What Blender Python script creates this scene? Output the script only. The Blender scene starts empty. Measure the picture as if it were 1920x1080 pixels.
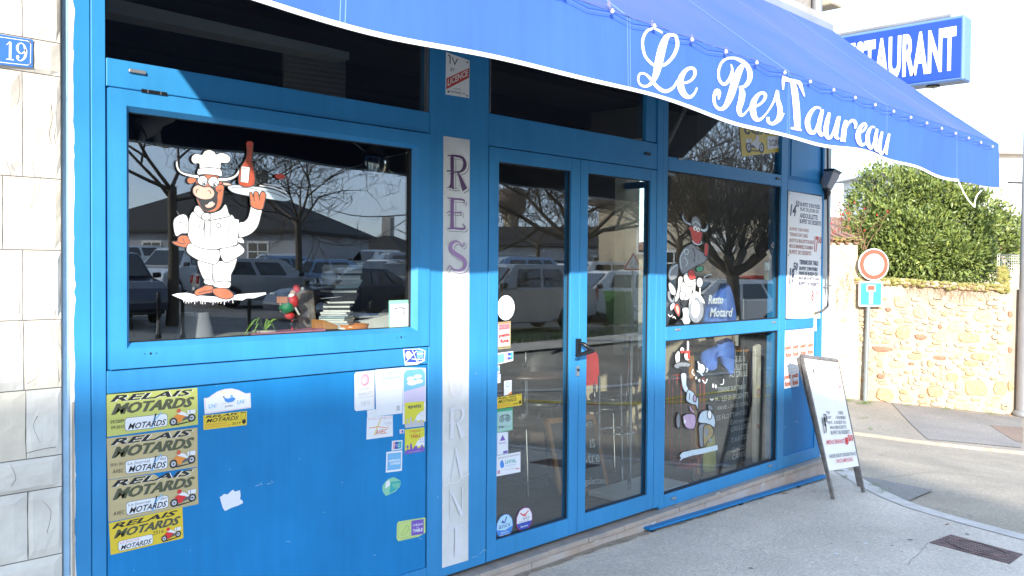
import bpy, bmesh, math, random
from math import radians as R, sin, cos, pi
from mathutils import Vector, Matrix, noise
random.seed(7)
S = bpy.context.scene
COL = S.collection

# ------------------------------------------------------------------ camera, sky, sun, exposure
YAW, PITCH, ROLL, CD, CH = 0.76108573, 0.02412805, 0.00833421, 3.30978786, 1.54124055
FOC = 1700.0                      # focal length in pixels of a 1920 wide picture
def _basis():
    f = Vector((cos(YAW)*cos(PITCH), sin(YAW)*cos(PITCH), -sin(PITCH)))
    r = Vector((sin(YAW), -cos(YAW), 0)); u = r.cross(f)
    c, s = cos(ROLL), sin(ROLL)
    return f, c*r+s*u, -s*r+c*u
CF, CR, CU = _basis()
CP = Vector((0, -CD, CH))
cam = bpy.data.cameras.new('camera'); camo = bpy.data.objects.new('camera', cam); COL.objects.link(camo)
m = Matrix((CR, CU, -CF)).transposed().to_4x4(); m.translation = CP
camo.matrix_world = m
cam.sensor_width = 36; cam.lens = FOC/1920*36; cam.clip_start = .05; cam.clip_end = 2000
S.camera = camo
SUNDIR = Vector((1.12, 1.0, -.485)).normalized()
SUN_EL = math.asin(-SUNDIR.z)
w = bpy.data.worlds.new('World'); S.world = w; w.use_nodes = True
nt = w.node_tree; bg = nt.nodes['Background']
sky = nt.nodes.new('ShaderNodeTexSky'); sky.sky_type = 'NISHITA'; sky.sun_disc = False
sky.sun_elevation = SUN_EL; sky.sun_rotation = math.atan2(-SUNDIR.x, -SUNDIR.y)
sky.air_density = 1.0; sky.dust_density = .6; sky.ozone_density = 1.6
# thin drifting cloud over the blue
tc = nt.nodes.new('ShaderNodeTexCoord'); mp_ = nt.nodes.new('ShaderNodeMapping'); mp_.inputs['Scale'].default_value = (1, 1, 2.6); mp_.inputs['Location'].default_value = (.3, .1, .0)
cn = nt.nodes.new('ShaderNodeTexNoise'); cn.inputs['Scale'].default_value = 1.5; cn.inputs['Detail'].default_value = 7; cn.inputs['Roughness'].default_value = .55; cn.inputs['Distortion'].default_value = .4
cr_ = nt.nodes.new('ShaderNodeValToRGB'); cr_.color_ramp.elements[0].position = .36; cr_.color_ramp.elements[0].color = (.22, .22, .22, 1); cr_.color_ramp.elements[1].position = .66; cr_.color_ramp.elements[1].color = (.85, .85, .85, 1)
cm = nt.nodes.new('ShaderNodeMix'); cm.data_type = 'RGBA'; cm.inputs['B'].default_value = (2.75, 3.45, 4.7, 1)
nt.links.new(tc.outputs['Generated'], mp_.inputs['Vector']); nt.links.new(mp_.outputs[0], cn.inputs['Vector']); nt.links.new(cn.outputs['Fac'], cr_.inputs['Fac'])
nt.links.new(cr_.outputs['Color'], cm.inputs['Factor']); nt.links.new(sky.outputs[0], cm.inputs['A'])
nt.links.new(cm.outputs['Result'], bg.inputs[0]); bg.inputs[1].default_value = .15
sun = bpy.data.lights.new('sun', 'SUN'); sun.energy = 2.35; sun.angle = R(.53); sun.color = (1, .93, .84)
suno = bpy.data.objects.new('sun', sun); COL.objects.link(suno)
suno.rotation_euler = SUNDIR.to_track_quat('-Z', 'Y').to_euler()
S.view_settings.view_transform = 'Standard'; S.view_settings.look = 'None'
S.view_settings.exposure = 2.05; S.view_settings.gamma = 1; S.view_settings.use_curve_mapping = False
S.render.engine = 'CYCLES'
S.cycles.max_bounces = 10; S.cycles.transparent_max_bounces = 24; S.cycles.glossy_bounces = 4; S.cycles.diffuse_bounces = 4
S.cycles.caustics_reflective = False; S.cycles.caustics_refractive = False

# ------------------------------------------------------------------ helpers
def ray(px, py):
    return CF + CR*((px-960)/FOC) - CU*((py-540)/FOC)
def at(px, py, y=0.0):            # a point of the plane parallel to the shop front at depth y
    d = ray(px, py); return CP + d*((y-CP.y)/d.y)
def mir(px, py, w):               # real place of something the shop windows mirror, at distance w
    q = CP + ray(px, py)*w; return Vector((q.x, -q.y, q.z))
def sm(t): t = min(1, max(0, t)); return t*t*(3-2*t)
def G(x, y):                      # height of the ground
    z = -.097-.027*max(0, x-4.3)*(1-sm((-y-4)/6)) + .11*sm((x-7.5)/5)*max(-5, min(6, y-1.9))*(1-sm((-y-3)/5))
    z += .036*max(0, min(-y, 44)-9)*sm((-y-9)/4)
    if y < -4: z -= .1*sm((-y-4)/6)
    return z
def groundpt(px, py):
    d = ray(px, py); t = 1.
    while t < 60:
        q = CP+d*t
        if q.z < G(q.x, q.y): return q
        t += .01
    return q

def props(o, label=None, cat=None, group=None, kind=None):
    if label: o['label'] = label
    if cat: o['category'] = cat
    if group: o['group'] = group
    if kind: o['kind'] = kind
    return o
def empty(name, loc, label, cat, group=None, rz=0):
    o = bpy.data.objects.new(name, None); COL.objects.link(o); o.location = loc; o.rotation_euler.z = rz
    o.empty_display_size = .1
    props(o, label, cat, group); return o
def local(o, p): return o.matrix_basis.inverted() @ Vector(p)

class MB:
    def __init__(s): s.v = []; s.f = []; s.mi = []; s.mats = []; s.sm = []
    def mat(s, m):
        if m not in s.mats: s.mats.append(m)
        return s.mats.index(m)
    def add(s, vs, fs, m, smooth=False):
        b = len(s.v); k = s.mat(m)
        s.v += [tuple(v) for v in vs]
        for f in fs: s.f.append([b+i for i in f]); s.mi.append(k); s.sm.append(smooth)
        return s
    def box(s, x0, x1, y0, y1, z0, z1, m):
        vs = [(x, y, z) for z in (z0, z1) for y in (y0, y1) for x in (x0, x1)]
        return s.add(vs, [(0, 2, 3, 1), (4, 5, 7, 6), (0, 1, 5, 4), (2, 6, 7, 3), (0, 4, 6, 2), (1, 3, 7, 5)], m)
    def hexa(s, lo, hi, m):        # two quads, four points each
        return s.add(list(lo)+list(hi), [(3, 2, 1, 0), (4, 5, 6, 7), (0, 1, 5, 4), (1, 2, 6, 5), (2, 3, 7, 6), (3, 0, 4, 7)], m)
    def prism(s, pts, off, m):     # polygon of 3D points thickened by a vector
        n = len(pts); off = Vector(off); a = [Vector(p) for p in pts]; b = [p+off for p in a]
        return s.add(a+b, [list(range(n))[::-1], list(range(n, 2*n))]+[(i, (i+1) % n, n+(i+1) % n, n+i) for i in range(n)], m)
    def tube(s, pts, r, m, n=8, caps=True, smooth=True):
        pts = [Vector(p) for p in pts]; k = len(pts)
        rs = r if isinstance(r, (list, tuple)) else [r]*k
        vs = []; up = Vector((0, 0, 1))
        for i, p in enumerate(pts):
            d = (pts[min(i+1, k-1)]-pts[max(i-1, 0)]).normalized()
            a = d.cross(up if abs(d.z) < .95 else Vector((1, 0, 0))).normalized(); b = d.cross(a)
            vs += [p+(a*cos(2*pi*j/n)+b*sin(2*pi*j/n))*rs[i] for j in range(n)]
        fs = [(i*n+j, i*n+(j+1) % n, (i+1)*n+(j+1) % n, (i+1)*n+j) for i in range(k-1) for j in range(n)]
        s.add(vs, fs, m, smooth)
        if caps: s.add(vs[:n], [list(range(n))[::-1]], m); s.add(vs[-n:], [list(range(n))], m)
        return s
    def lathe(s, c, prof, m, n=24, axis='z', smooth=True):
        vs = []
        for r, h in prof:
            for j in range(n):
                a = 2*pi*j/n
                if axis == 'z': vs.append((c[0]+r*cos(a), c[1]+r*sin(a), c[2]+h))
                elif axis == 'y': vs.append((c[0]+r*cos(a), c[1]+h, c[2]+r*sin(a)))
                else: vs.append((c[0]+h, c[1]+r*cos(a), c[2]+r*sin(a)))
        k = len(prof)
        fs = [(i*n+j, i*n+(j+1) % n, (i+1)*n+(j+1) % n, (i+1)*n+j) for i in range(k-1) for j in range(n)]
        fs += [list(range(n))[::-1], list(range((k-1)*n, k*n))]
        return s.add(vs, fs, m, smooth)
    def build(s, name, parent=None, bevel=0, seg=1, label=None, cat=None, group=None, kind=None):
        me = bpy.data.meshes.new(name)
        vs = s.v
        me.from_pydata(vs, [], s.f)
        for m in s.mats: me.materials.append(m)
        me.polygons.foreach_set('material_index', s.mi); me.polygons.foreach_set('use_smooth', s.sm)
        bm = bmesh.new(); bm.from_mesh(me)
        bmesh.ops.recalc_face_normals(bm, faces=bm.faces)
        if bevel: bmesh.ops.bevel(bm, geom=bm.edges[:], offset=bevel, segments=seg, affect='EDGES', profile=.5, clamp_overlap=True)
        bm.to_mesh(me); bm.free(); me.update()
        o = bpy.data.objects.new(name, me); COL.objects.link(o)
        if parent:
            o.parent = parent; k = parent; M = Matrix.Identity(4)
            while k: M = k.matrix_basis @ M if False else k.matrix_basis @ M; k = k.parent
            o.matrix_parent_inverse = Matrix.Identity(4)
            Mi = M.inverted(); me.transform(Mi)
        props(o, label, cat, group, kind)
        return o

# ------------------------------------------------------------------ materials
def mat(name, col, rough=.5, metal=0, bump=0, bscale=40, var=0, vscale=3, spec=.5, col2=None, coat=0, emit=None, detail=6, streak=0):
    m = bpy.data.materials.new(name); m.use_nodes = True; t = m.node_tree; b = t.nodes['Principled BSDF']
    b.inputs['Base Color'].default_value = (*col, 1); b.inputs['Roughness'].default_value = rough
    b.inputs['Metallic'].default_value = metal; b.inputs['Specular IOR Level'].default_value = spec
    b.inputs['Coat Weight'].default_value = coat
    geo = None
    if var or bump or col2:
        geo = t.nodes.new('ShaderNodeNewGeometry')
    if var or col2:
        n = t.nodes.new('ShaderNodeTexNoise'); n.inputs['Scale'].default_value = vscale; n.inputs['Detail'].default_value = detail
        n.inputs['Roughness'].default_value = .62
        t.links.new(geo.outputs['Position'], n.inputs['Vector'])
        r = t.nodes.new('ShaderNodeValToRGB')
        c2 = col2 or tuple(min(1, c*(1-var)) for c in col)
        c1 = col if col2 else tuple(min(1, c*(1+var)) for c in col)
        r.color_ramp.elements[0].position = .36; r.color_ramp.elements[1].position = .64
        r.color_ramp.elements[0].color = (*c2, 1); r.color_ramp.elements[1].color = (*c1, 1)
        t.links.new(n.outputs['Fac'], r.inputs['Fac']); t.links.new(r.outputs['Color'], b.inputs['Base Color'])
        if streak:                               # rain streaks and wiped grime, drawn out downwards
            mp = t.nodes.new('ShaderNodeMapping'); mp.inputs['Scale'].default_value = (1, 1, .09)
            s2 = t.nodes.new('ShaderNodeTexNoise'); s2.inputs['Scale'].default_value = 26; s2.inputs['Detail'].default_value = 5
            t.links.new(geo.outputs['Position'], mp.inputs['Vector']); t.links.new(mp.outputs[0], s2.inputs['Vector'])
            mr = t.nodes.new('ShaderNodeMapRange'); mr.inputs['From Min'].default_value = .3; mr.inputs['From Max'].default_value = .7; mr.inputs['To Min'].default_value = 1-streak; mr.inputs['To Max'].default_value = 1+streak*.6
            mx = t.nodes.new('ShaderNodeMix'); mx.data_type = 'RGBA'; mx.blend_type = 'MULTIPLY'; mx.inputs['Factor'].default_value = 1
            t.links.new(s2.outputs['Fac'], mr.inputs['Value']); t.links.new(r.outputs['Color'], mx.inputs['A']); t.links.new(mr.outputs[0], mx.inputs['B']); t.links.new(mx.outputs['Result'], b.inputs['Base Color'])
        rr = t.nodes.new('ShaderNodeMapRange'); rr.inputs['To Min'].default_value = max(.02, rough-.08); rr.inputs['To Max'].default_value = min(1, rough+.1)
        t.links.new(n.outputs['Fac'], rr.inputs['Value']); t.links.new(rr.outputs[0], b.inputs['Roughness'])
    if bump:
        n2 = t.nodes.new('ShaderNodeTexNoise'); n2.inputs['Scale'].default_value = bscale; n2.inputs['Detail'].default_value = 8
        t.links.new(geo.outputs['Position'], n2.inputs['Vector'])
        bp = t.nodes.new('ShaderNodeBump'); bp.inputs['Strength'].default_value = bump; bp.inputs['Distance'].default_value = .01
        t.links.new(n2.outputs['Fac'], bp.inputs['Height']); t.links.new(bp.outputs[0], b.inputs['Normal'])
    if emit:
        b.inputs['Emission Color'].default_value = (*emit[0], 1); b.inputs['Emission Strength'].default_value = emit[1]
    return m

def glass_mat(name, r0, tint):
    m = bpy.data.materials.new(name); m.use_nodes = True; t = m.node_tree; t.nodes.clear()
    out = t.nodes.new('ShaderNodeOutputMaterial'); mix = t.nodes.new('ShaderNodeMixShader')
    tr = t.nodes.new('ShaderNodeBsdfTransparent'); tr.inputs[0].default_value = (*tint, 1)
    gl = t.nodes.new('ShaderNodeBsdfGlossy'); gl.inputs['Roughness'].default_value = 0.0
    gl.inputs['Color'].default_value = (.93, .97, 1, 1)
    g = t.nodes.new('ShaderNodeNewGeometry'); dot = t.nodes.new('ShaderNodeVectorMath'); dot.operation = 'DOT_PRODUCT'
    t.links.new(g.outputs['Incoming'], dot.inputs[0]); t.links.new(g.outputs['Normal'], dot.inputs[1])
    ab = t.nodes.new('ShaderNodeMath'); ab.operation = 'ABSOLUTE'; t.links.new(dot.outputs['Value'], ab.inputs[0])
    one = t.nodes.new('ShaderNodeMath'); one.operation = 'SUBTRACT'; one.inputs[0].default_value = 1; t.links.new(ab.outputs[0], one.inputs[1])
    pw = t.nodes.new('ShaderNodeMath'); pw.operation = 'POWER'; pw.inputs[1].default_value = 5; t.links.new(one.outputs[0], pw.inputs[0])
    ma = t.nodes.new('ShaderNodeMath'); ma.operation = 'MULTIPLY_ADD'; ma.inputs[1].default_value = 1-r0; ma.inputs[2].default_value = r0
    t.links.new(pw.outputs[0], ma.inputs[0]); t.links.new(ma.outputs[0], mix.inputs[0])
    # faint waviness of the pane
    n = t.nodes.new('ShaderNodeTexNoise'); n.inputs['Scale'].default_value = 1.3; n.inputs['Detail'].default_value = 1
    t.links.new(g.outputs['Position'], n.inputs['Vector'])
    bp = t.nodes.new('ShaderNodeBump'); bp.inputs['Strength'].default_value = .035; bp.inputs['Distance'].default_value = .02
    t.links.new(n.outputs['Fac'], bp.inputs['Height']); t.links.new(bp.outputs[0], gl.inputs['Normal'])
    t.links.new(tr.outputs[0], mix.inputs[1]); t.links.new(gl.outputs[0], mix.inputs[2]); t.links.new(mix.outputs[0], out.inputs[0])
    return m

def flat(name, col, rough=.5): return mat(name, col, rough)

BLUE = mat('blue_frame_paint', (.034, .235, .50), .42, spec=.3, var=.07, vscale=2.2, bump=.03, bscale=60, streak=.06)
BLUE2 = mat('blue_panel_paint', (.010, .19, .46), .5, spec=.25, var=.09, vscale=1.6, bump=.05, bscale=40, streak=.06)
PALEB = mat('pale_blue_trim', (.32, .52, .72), .5, var=.12, vscale=6)
WHITEP = mat('old_white_paint', (.74, .73, .69), .6, var=.1, vscale=12)
RUBBER = mat('black_gasket', (.012, .014, .018), .6)
GREY = mat('grey_metal', (.3, .31, .32), .4, .5, var=.1)
ALU = mat('aluminium', (.6, .61, .62), .3, .9)
CHROME = mat('chrome', (.75, .76, .78), .12, 1)
DARKM = mat('black_metal', (.02, .021, .023), .3, .4)
GLASS = glass_mat('window_glass', .108, (.86, .89, .88))
CARGLASS = mat('car_glass', (.012, .015, .018), .04, spec=.8, coat=1)
STONE_T = mat('cladding_stone', (.66, .635, .57), .5, col2=(.52, .495, .45), vscale=4, bump=.8, bscale=12)
STONE_T2 = mat('cladding_stone_warm', (.68, .62, .50), .5, col2=(.55, .50, .42), vscale=5, bump=.8, bscale=9)
JOINT = mat('dark_joint', (.12, .11, .1), .9)
SILL = mat('sill_stone', (.42, .34, .28), .6, col2=(.3, .27, .24), vscale=7, bump=.25, bscale=60)
BASEST = mat('base_stone', (.40, .31, .25), .65, col2=(.45, .42, .40), vscale=5, bump=.2, bscale=50)
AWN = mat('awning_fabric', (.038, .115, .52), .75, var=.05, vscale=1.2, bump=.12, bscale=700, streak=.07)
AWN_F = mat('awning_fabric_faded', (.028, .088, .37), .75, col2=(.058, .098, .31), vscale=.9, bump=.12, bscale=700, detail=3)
AWN_U = mat('awning_shaded_underside', (.012, .02, .06), .9)  # shade under the awning put into a near-black underside colour
AWN_S = mat('awning_seam', (.16, .28, .62), .75)
WHITEF = mat('white_lettering_film', (.82, .82, .80), .5)
HEM = mat('white_hem', (.80, .79, .77), .7)
WHITEPL = mat('white_board', (.80, .80, .79), .35)
def asphalt(name, c1, c2, grain, speck):
    m = mat(name, c1, .85, bump=.6, bscale=90, col2=c2, vscale=1.3)
    t = m.node_tree; b = t.nodes['Principled BSDF']; ramp = [n for n in t.nodes if n.type == 'VALTORGB'][0]
    geo = [n for n in t.nodes if n.type == 'NEW_GEOMETRY'][0]
    v = t.nodes.new('ShaderNodeTexNoise'); v.inputs['Scale'].default_value = grain; v.inputs['Detail'].default_value = 3; v.inputs['Roughness'].default_value = .8
    t.links.new(geo.outputs['Position'], v.inputs['Vector'])
    r = t.nodes.new('ShaderNodeValToRGB'); e = r.color_ramp.elements
    e[0].position = .3; e[0].color = (.72, .72, .73, 1); e[1].position = .56; e[1].color = (1, 1, 1, 1)
    x = e.new(.74); x.color = (speck, speck, speck*.97, 1)
    t.links.new(v.outputs['Fac'], r.inputs['Fac'])
    mx = t.nodes.new('ShaderNodeMix'); mx.data_type = 'RGBA'; mx.blend_type = 'MULTIPLY'; mx.inputs['Factor'].default_value = 1
    t.links.new(ramp.outputs['Color'], mx.inputs['A']); t.links.new(r.outputs['Color'], mx.inputs['B'])
    t.links.new(mx.outputs['Result'], b.inputs['Base Color'])
    return m
PAVE = asphalt('pavement_asphalt', (.70, .62, .52), (.55, .49, .41), 48, 1.25)
ROAD = asphalt('road_asphalt', (.42, .355, .27), (.31, .265, .205), 45, 1.35)
GROUNDM = asphalt('parking_asphalt', (.24, .235, .225), (.16, .155, .15), 20, 1.4)
KERB = mat('kerb_concrete', (.52, .49, .45), .8, var=.12, vscale=8, bump=.3, bscale=60)
KERB2 = mat('worn_kerb', (.30, .255, .20), .85, var=.15, vscale=6, bump=.3, bscale=60)
MORTAR = mat('lime_mortar', (.45, .375, .285), .9, col2=(.36, .28, .20), vscale=3.5, bump=.7, bscale=35)
RUB = [mat('rubble_stone', (.46, .29, .155), .8, var=.25, vscale=18, bump=.6, bscale=45),
       mat('rubble_stone_pale', (.50, .36, .20), .8, var=.2, vscale=18, bump=.6, bscale=45),
       mat('rubble_stone_red', (.33, .16, .10), .8, var=.25, vscale=18, bump=.6, bscale=45),
       mat('rubble_stone_grey', (.42, .34, .25), .8, var=.2, vscale=18, bump=.6, bscale=45)]
MOSS = mat('moss', (.16, .19, .035), .95, col2=(.34, .27, .10), vscale=30, bump=.9, bscale=120)
BARK = mat('bark', (.085, .068, .05), .9, var=.3, vscale=12)
TWIG = mat('dry_twig', (.22, .13, .07), .9, var=.3, vscale=12)
LEAF = mat('laurel_leaf', (.215, .265, .075), .45, col2=(.06, .105, .025), vscale=7, detail=8)
LEAF2 = mat('laurel_leaf_new', (.27, .31, .07), .42, col2=(.13, .19, .04), vscale=5, detail=8)
LEAF2.node_tree.nodes['Principled BSDF'].inputs['Roughness'].default_value = .4
PLASTER = mat('cream_plaster', (.50, .42, .30), .9, var=.07, vscale=3, bump=.3, bscale=50)
PLASTERG = mat('grey_plaster', (.45, .46, .45), .9, var=.08, vscale=3, bump=.3, bscale=50)
WALLW = mat('white_render', (.78, .77, .74), .9, var=.04, vscale=1.5)
WALLB = mat('beige_render', (.50, .44, .35), .9, var=.12, vscale=1.5, bump=.4, bscale=8)
WALLG = mat('grey_render', (.36, .36, .38), .9, var=.08, vscale=1)
SLATE = mat('slate_roof', (.030, .026, .024), .8, var=.3, vscale=2)
TILE = mat('clay_tile', (.36, .17, .10), .85, col2=(.22, .13, .09), vscale=9)
TILEB = mat('brown_tile', (.17, .12, .085), .85, col2=(.09, .075, .06), vscale=9)
CONC = mat('concrete', (.33, .32, .30), .9, var=.12, vscale=3)
RUST = mat('rusty_iron', (.21, .145, .135), .75, .3, var=.3, vscale=14, bump=.4, bscale=90)
INK = flat('black_ink', (.012, .012, .014)); INKG = flat('grey_ink', (.09, .095, .10)); OLIVE = flat('olive_ink', (.075, .08, .035))
RED = flat('red_ink', (.62, .03, .03)); ORANGE = flat('orange_ink', (.72, .25, .04)); DORANGE = flat('burnt_orange_ink', (.55, .12, .05))
YGREEN = mat('yellow_green_card', (.48, .50, .13), .5, var=.05); TANC = mat('sun_bleached_card', (.46, .38, .20), .5, var=.06)
YEL = mat('yellow_card', (.66, .49, .03), .45, var=.04); LEMON = mat('lemon_card', (.60, .58, .05), .45)
PAPER = mat('white_card', (.70, .72, .76), .5, var=.03); PINKP = flat('pink_ink', (.6, .3, .35)); LBLUE = flat('light_blue_ink', (.16, .42, .68))
DBLUE = flat('dark_blue_ink', (.03, .07, .38)); MBLUE = flat('mid_blue_ink', (.05, .22, .62)); GREEN = flat('green_ink', (.05, .30, .15))
MINT = flat('mint_ink', (.22, .52, .36)); PURP = flat('purple_ink', (.17, .09, .42)); LILAC = flat('lilac_ink', (.50, .46, .66)); LIME = flat('lime_ink', (.48, .62, .20))
GHOST = flat('faded_lettering', (.645, .645, .695)); PALEG = flat('pale_grey_ink', (.45, .46, .50)); TEAL = flat('teal_ink', (.03, .35, .36))
P_WHITE = mat('window_paint_white', (.82, .82, .80), .6, var=.03, vscale=30); P_GREY = mat('window_paint_grey', (.22, .24, .26), .6, var=.2, vscale=40)
P_DARK = mat('window_paint_charcoal', (.035, .038, .042), .6); P_BROWN = mat('window_paint_brown', (.42, .13, .065), .6, var=.12, vscale=30)
P_PINK = mat('window_paint_pink', (.68, .38, .30), .6, var=.05, vscale=30); P_RED = mat('window_paint_red', (.50, .06, .045), .6, var=.15, vscale=30)
P_BOT = mat('window_paint_bottle', (.38, .07, .035), .5, var=.15, vscale=30); P_PALE = mat('window_paint_pale_blue', (.50, .60, .66), .6, var=.06, vscale=30)
P_LIL = mat('window_paint_lilac', (.48, .34, .48), .6, var=.1, vscale=30); P_GOLD = mat('window_paint_ochre', (.30, .24, .12), .6, var=.2, vscale=30)

# ------------------------------------------------------------------ text and flat print
def text_polys(s, bold=0, shear=0, res=3, space=1):
    c = bpy.data.curves.new('t', 'FONT'); c.body = s; c.resolution_u = res; c.offset = bold; c.shear = shear; c.space_character = space
    o = bpy.data.objects.new('t', c); me = bpy.data.meshes.new_from_object(o)
    vs = [(v.co.x, v.co.y) for v in me.vertices]; fs = [list(p.vertices) for p in me.polygons]
    bpy.data.objects.remove(o); bpy.data.curves.remove(c); bpy.data.meshes.remove(me)
    if not vs: return [], []
    x0 = min(v[0] for v in vs); x1 = max(v[0] for v in vs); y0 = min(v[1] for v in vs); y1 = max(v[1] for v in vs)
    return [((v[0]-x0)/max(1e-6, x1-x0), (v[1]-y0)/max(1e-6, y1-y0)) for v in vs], fs
def smooth_line(pts, closed=False, n=5):
    P = list(pts); k = len(P); out = []
    rng = range(k) if closed else range(k-1)
    for i in rng:
        if closed: a, b, c, d = P[i-1], P[i], P[(i+1) % k], P[(i+2) % k]
        else: a, b, c, d = P[max(i-1, 0)], P[i], P[i+1], P[min(i+2, k-1)]
        for j in range(n):
            t = j/n
            out.append(tuple(.5*((2*b[q])+(-a[q]+c[q])*t+(2*a[q]-5*b[q]+4*c[q]-d[q])*t*t+(-a[q]+3*b[q]-3*c[q]+d[q])*t**3) for q in range(len(b))))
    if not closed: out.append(tuple(P[-1]))
    return out
def stroke_faces(pts, wd, closed=False):
    n = len(pts); vs = []; fs = []
    for i in range(n):
        a = pts[i-1] if (i or closed) else pts[i]; b = pts[(i+1) % n] if (i < n-1 or closed) else pts[i]
        dx, dy = b[0]-a[0], b[1]-a[1]; l = math.hypot(dx, dy) or 1
        ww = (pts[i][2] if len(pts[i]) > 2 else wd)/2
        vs += [(pts[i][0]-dy/l*ww, pts[i][1]+dx/l*ww), (pts[i][0]+dy/l*ww, pts[i][1]-dx/l*ww)]
    for i in range(n if closed else n-1):
        j = (i+1) % n; fs.append((2*i, 2*i+1, 2*j+1, 2*j))
    return vs, fs
class Print:
    """flat print on a surface: to3(u, v, layer) says where a point of the print lies"""
    def __init__(s, to3, asp=1.): s.to3 = to3; s.mb = MB(); s.k = 0; s.asp = asp
    def put(s, vs, fs, m): s.k += 1; s.mb.add([s.to3(a, b, s.k) for a, b in vs], fs, m)
    def poly(s, pts, m, smooth=False, line=None, lw=.02):
        if smooth: pts = smooth_line(pts, True, 4)
        s.put(pts, [list(range(len(pts)))], m)
        if line: s.stroke(pts, lw, line, closed=True)
    def rect(s, a, b, c, d, m): s.poly([(a, b), (c, b), (c, d), (a, d)], m)
    def rrect(s, a, b, c, d, m, r=.03):
        ru, rv = r, r*s.asp; P = []
        for cx, cy, q in ((c-ru, b+rv, -90), (c-ru, d-rv, 0), (a+ru, d-rv, 90), (a+ru, b+rv, 180)):
            for j in range(4): t = R(q+30*j); P.append((cx+ru*cos(t), cy+rv*sin(t)))
        s.poly(P, m)
    def ell(s, cx, cy, rx, ry, m, n=20, line=None, lw=.02, rot=0):
        P = []
        for j in range(n):
            t = 2*pi*j/n; x, y = rx*cos(t), ry*sin(t); P.append((cx+x*cos(rot)-y*sin(rot), cy+x*sin(rot)+y*cos(rot)))
        s.poly(P, m, line=line, lw=lw)
    def ring(s, cx, cy, rx, ry, th, m, n=20):
        vs = []; fs = []
        for j in range(n):
            t = 2*pi*j/n; vs += [(cx+rx*cos(t), cy+ry*sin(t)), (cx+rx*th*cos(t), cy+ry*th*sin(t))]
            k = (j+1) % n; fs.append((2*j, 2*j+1, 2*k+1, 2*k))
        s.put(vs, fs, m)
    def stroke(s, pts, wd, m, closed=False, smooth=False):
        if smooth: pts = smooth_line(pts, closed, 4)
        # widths in v units: work in an isotropic space
        a = s.asp; q = [((p[0], p[1]/a) + tuple(p[2:])) for p in pts]
        vs, fs = stroke_faces(q, wd, closed); s.put([(x, y*a) for x, y in vs], fs, m)
    def text(s, t, a, b, c, d, m, bold=0, shear=0, res=2, slope=0, mirror=False):
        vs, fs = text_polys(t, bold, shear, res)
        if mirror: vs = [(1-x, y) for x, y in vs]
        s.put([(a+x*(c-a), d+y*(b-d)+slope*x) for x, y in vs], fs, m)
    def build(s, name, parent, **k): return s.mb.build(name, parent, **k)

LAY = .00012
def quad_map(q, y, flip=False):
    P = [at(a, b, y) for a, b in q]            # tl tr br bl
    def f(u, v, k=0):
        t = P[0].lerp(P[1], u); b = P[3].lerp(P[2], u); r = t.lerp(b, v)
        return Vector((r.x, y-LAY*k-.0008, r.z))
    w = (P[1]-P[0]).length; h = (P[3]-P[0]).length
    return f, w/h
def px_map(y):
    def f(u, v, k=0): r = at(u, v, y); return Vector((r.x, y-.00006*k-.0006, r.z))
    return f
def card(name, q, base, label, cat='sticker', y=0., th=.0008, group=None, outline=None):
    """a printed card or sticker with its own thickness; outline in uv replaces the quad"""
    f, asp = quad_map(q, y)
    pts = outline or [(0, 0), (1, 0), (1, 1), (0, 1)]
    P = [f(u, v, 0) for u, v in pts]
    c = sum(P, Vector())/len(P)
    e = empty(name, (c.x, y, min(p.z for p in P)), label, cat, group)
    mb = MB(); mb.prism(P, (0, th, 0), base); mb.build('card', e)
    return e, Print(f, asp)

# ================================================================== THE SHOP FRONT (plane y = 0, x to the right, z up)
shop = empty('restaurant_building', (4.2, .3, -.2), 'blue aluminium shop front under a stone upper wall, set on a pale stone sill', 'building')
def part(name, mb, parent=shop, bevel=0, **k): return mb.build(name, parent, bevel, **k)
def bar(name, x0, x1, z0, z1, y0=0., y1=.06, m=BLUE, parent=shop, bevel=.0025):
    return MB().box(x0, x1, y0, y1, z0, z1, m).build(name, parent, bevel)
G_ = .0015                                     # half of the seam between two profiles
# posts
bar('corner_trim', 1.205, 1.2285, -.15, 3.45, .002, .05, PALEB)
bar('post', 1.2425, 1.303-G_, -.15, 3.45, .0, .07)
bar('post', 1.303+G_, 1.357-G_, -.15, 3.45, .0, .07)
bar('post', 2.893, 3.295-G_, .0, 3.45, 0, .07)
bar('post', 4.797+G_, 4.862-G_, .0, 3.45, -.003, .07)
bar('post', 4.862+G_, 4.92, -.02, 3.45, 0, .07)
bar('post', 6.455, 6.553, -.02, 3.45, 0, .07)
bar('post', 7.168, 7.20, -.02, 3.45, 0, .07)
# flaking white paint line beside the left post: a torn strip of filler
random.seed(3)
fl = []; z = -.15
while z < 3.4:
    fl.append((1.2425+random.uniform(-.001, .0045)+(.004 if random.random() < .2 else 0), z)); z += random.uniform(.008, .05)
mb = MB(); P = [(1.2295, -.001, -.15)]+[(a, -.001, b) for a, b in fl]+[(1.2295, -.001, 3.42)]
mb.prism(P, (0, .012, 0), WHITEP); part('peeling_filler_strip', mb)
mb = MB(); mb.tube([(1.2385, -.004, zz) for zz in (-.1, .8, 1.05)], .0035, mat('bare_wood', (.45, .38, .3), .8), 6); part('loose_bead', mb)
# horizontal rails, left bay
bar('rail', 1.357+G_, 2.893-G_, 2.176, 2.277, 0, .07)
bar('rail', 1.357+G_, 2.888, 1.066, 1.150, .001, .06)
bar('bottom_rail', 1.357+G_, 2.893-G_, -.02, .072, 0, .06)
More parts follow.
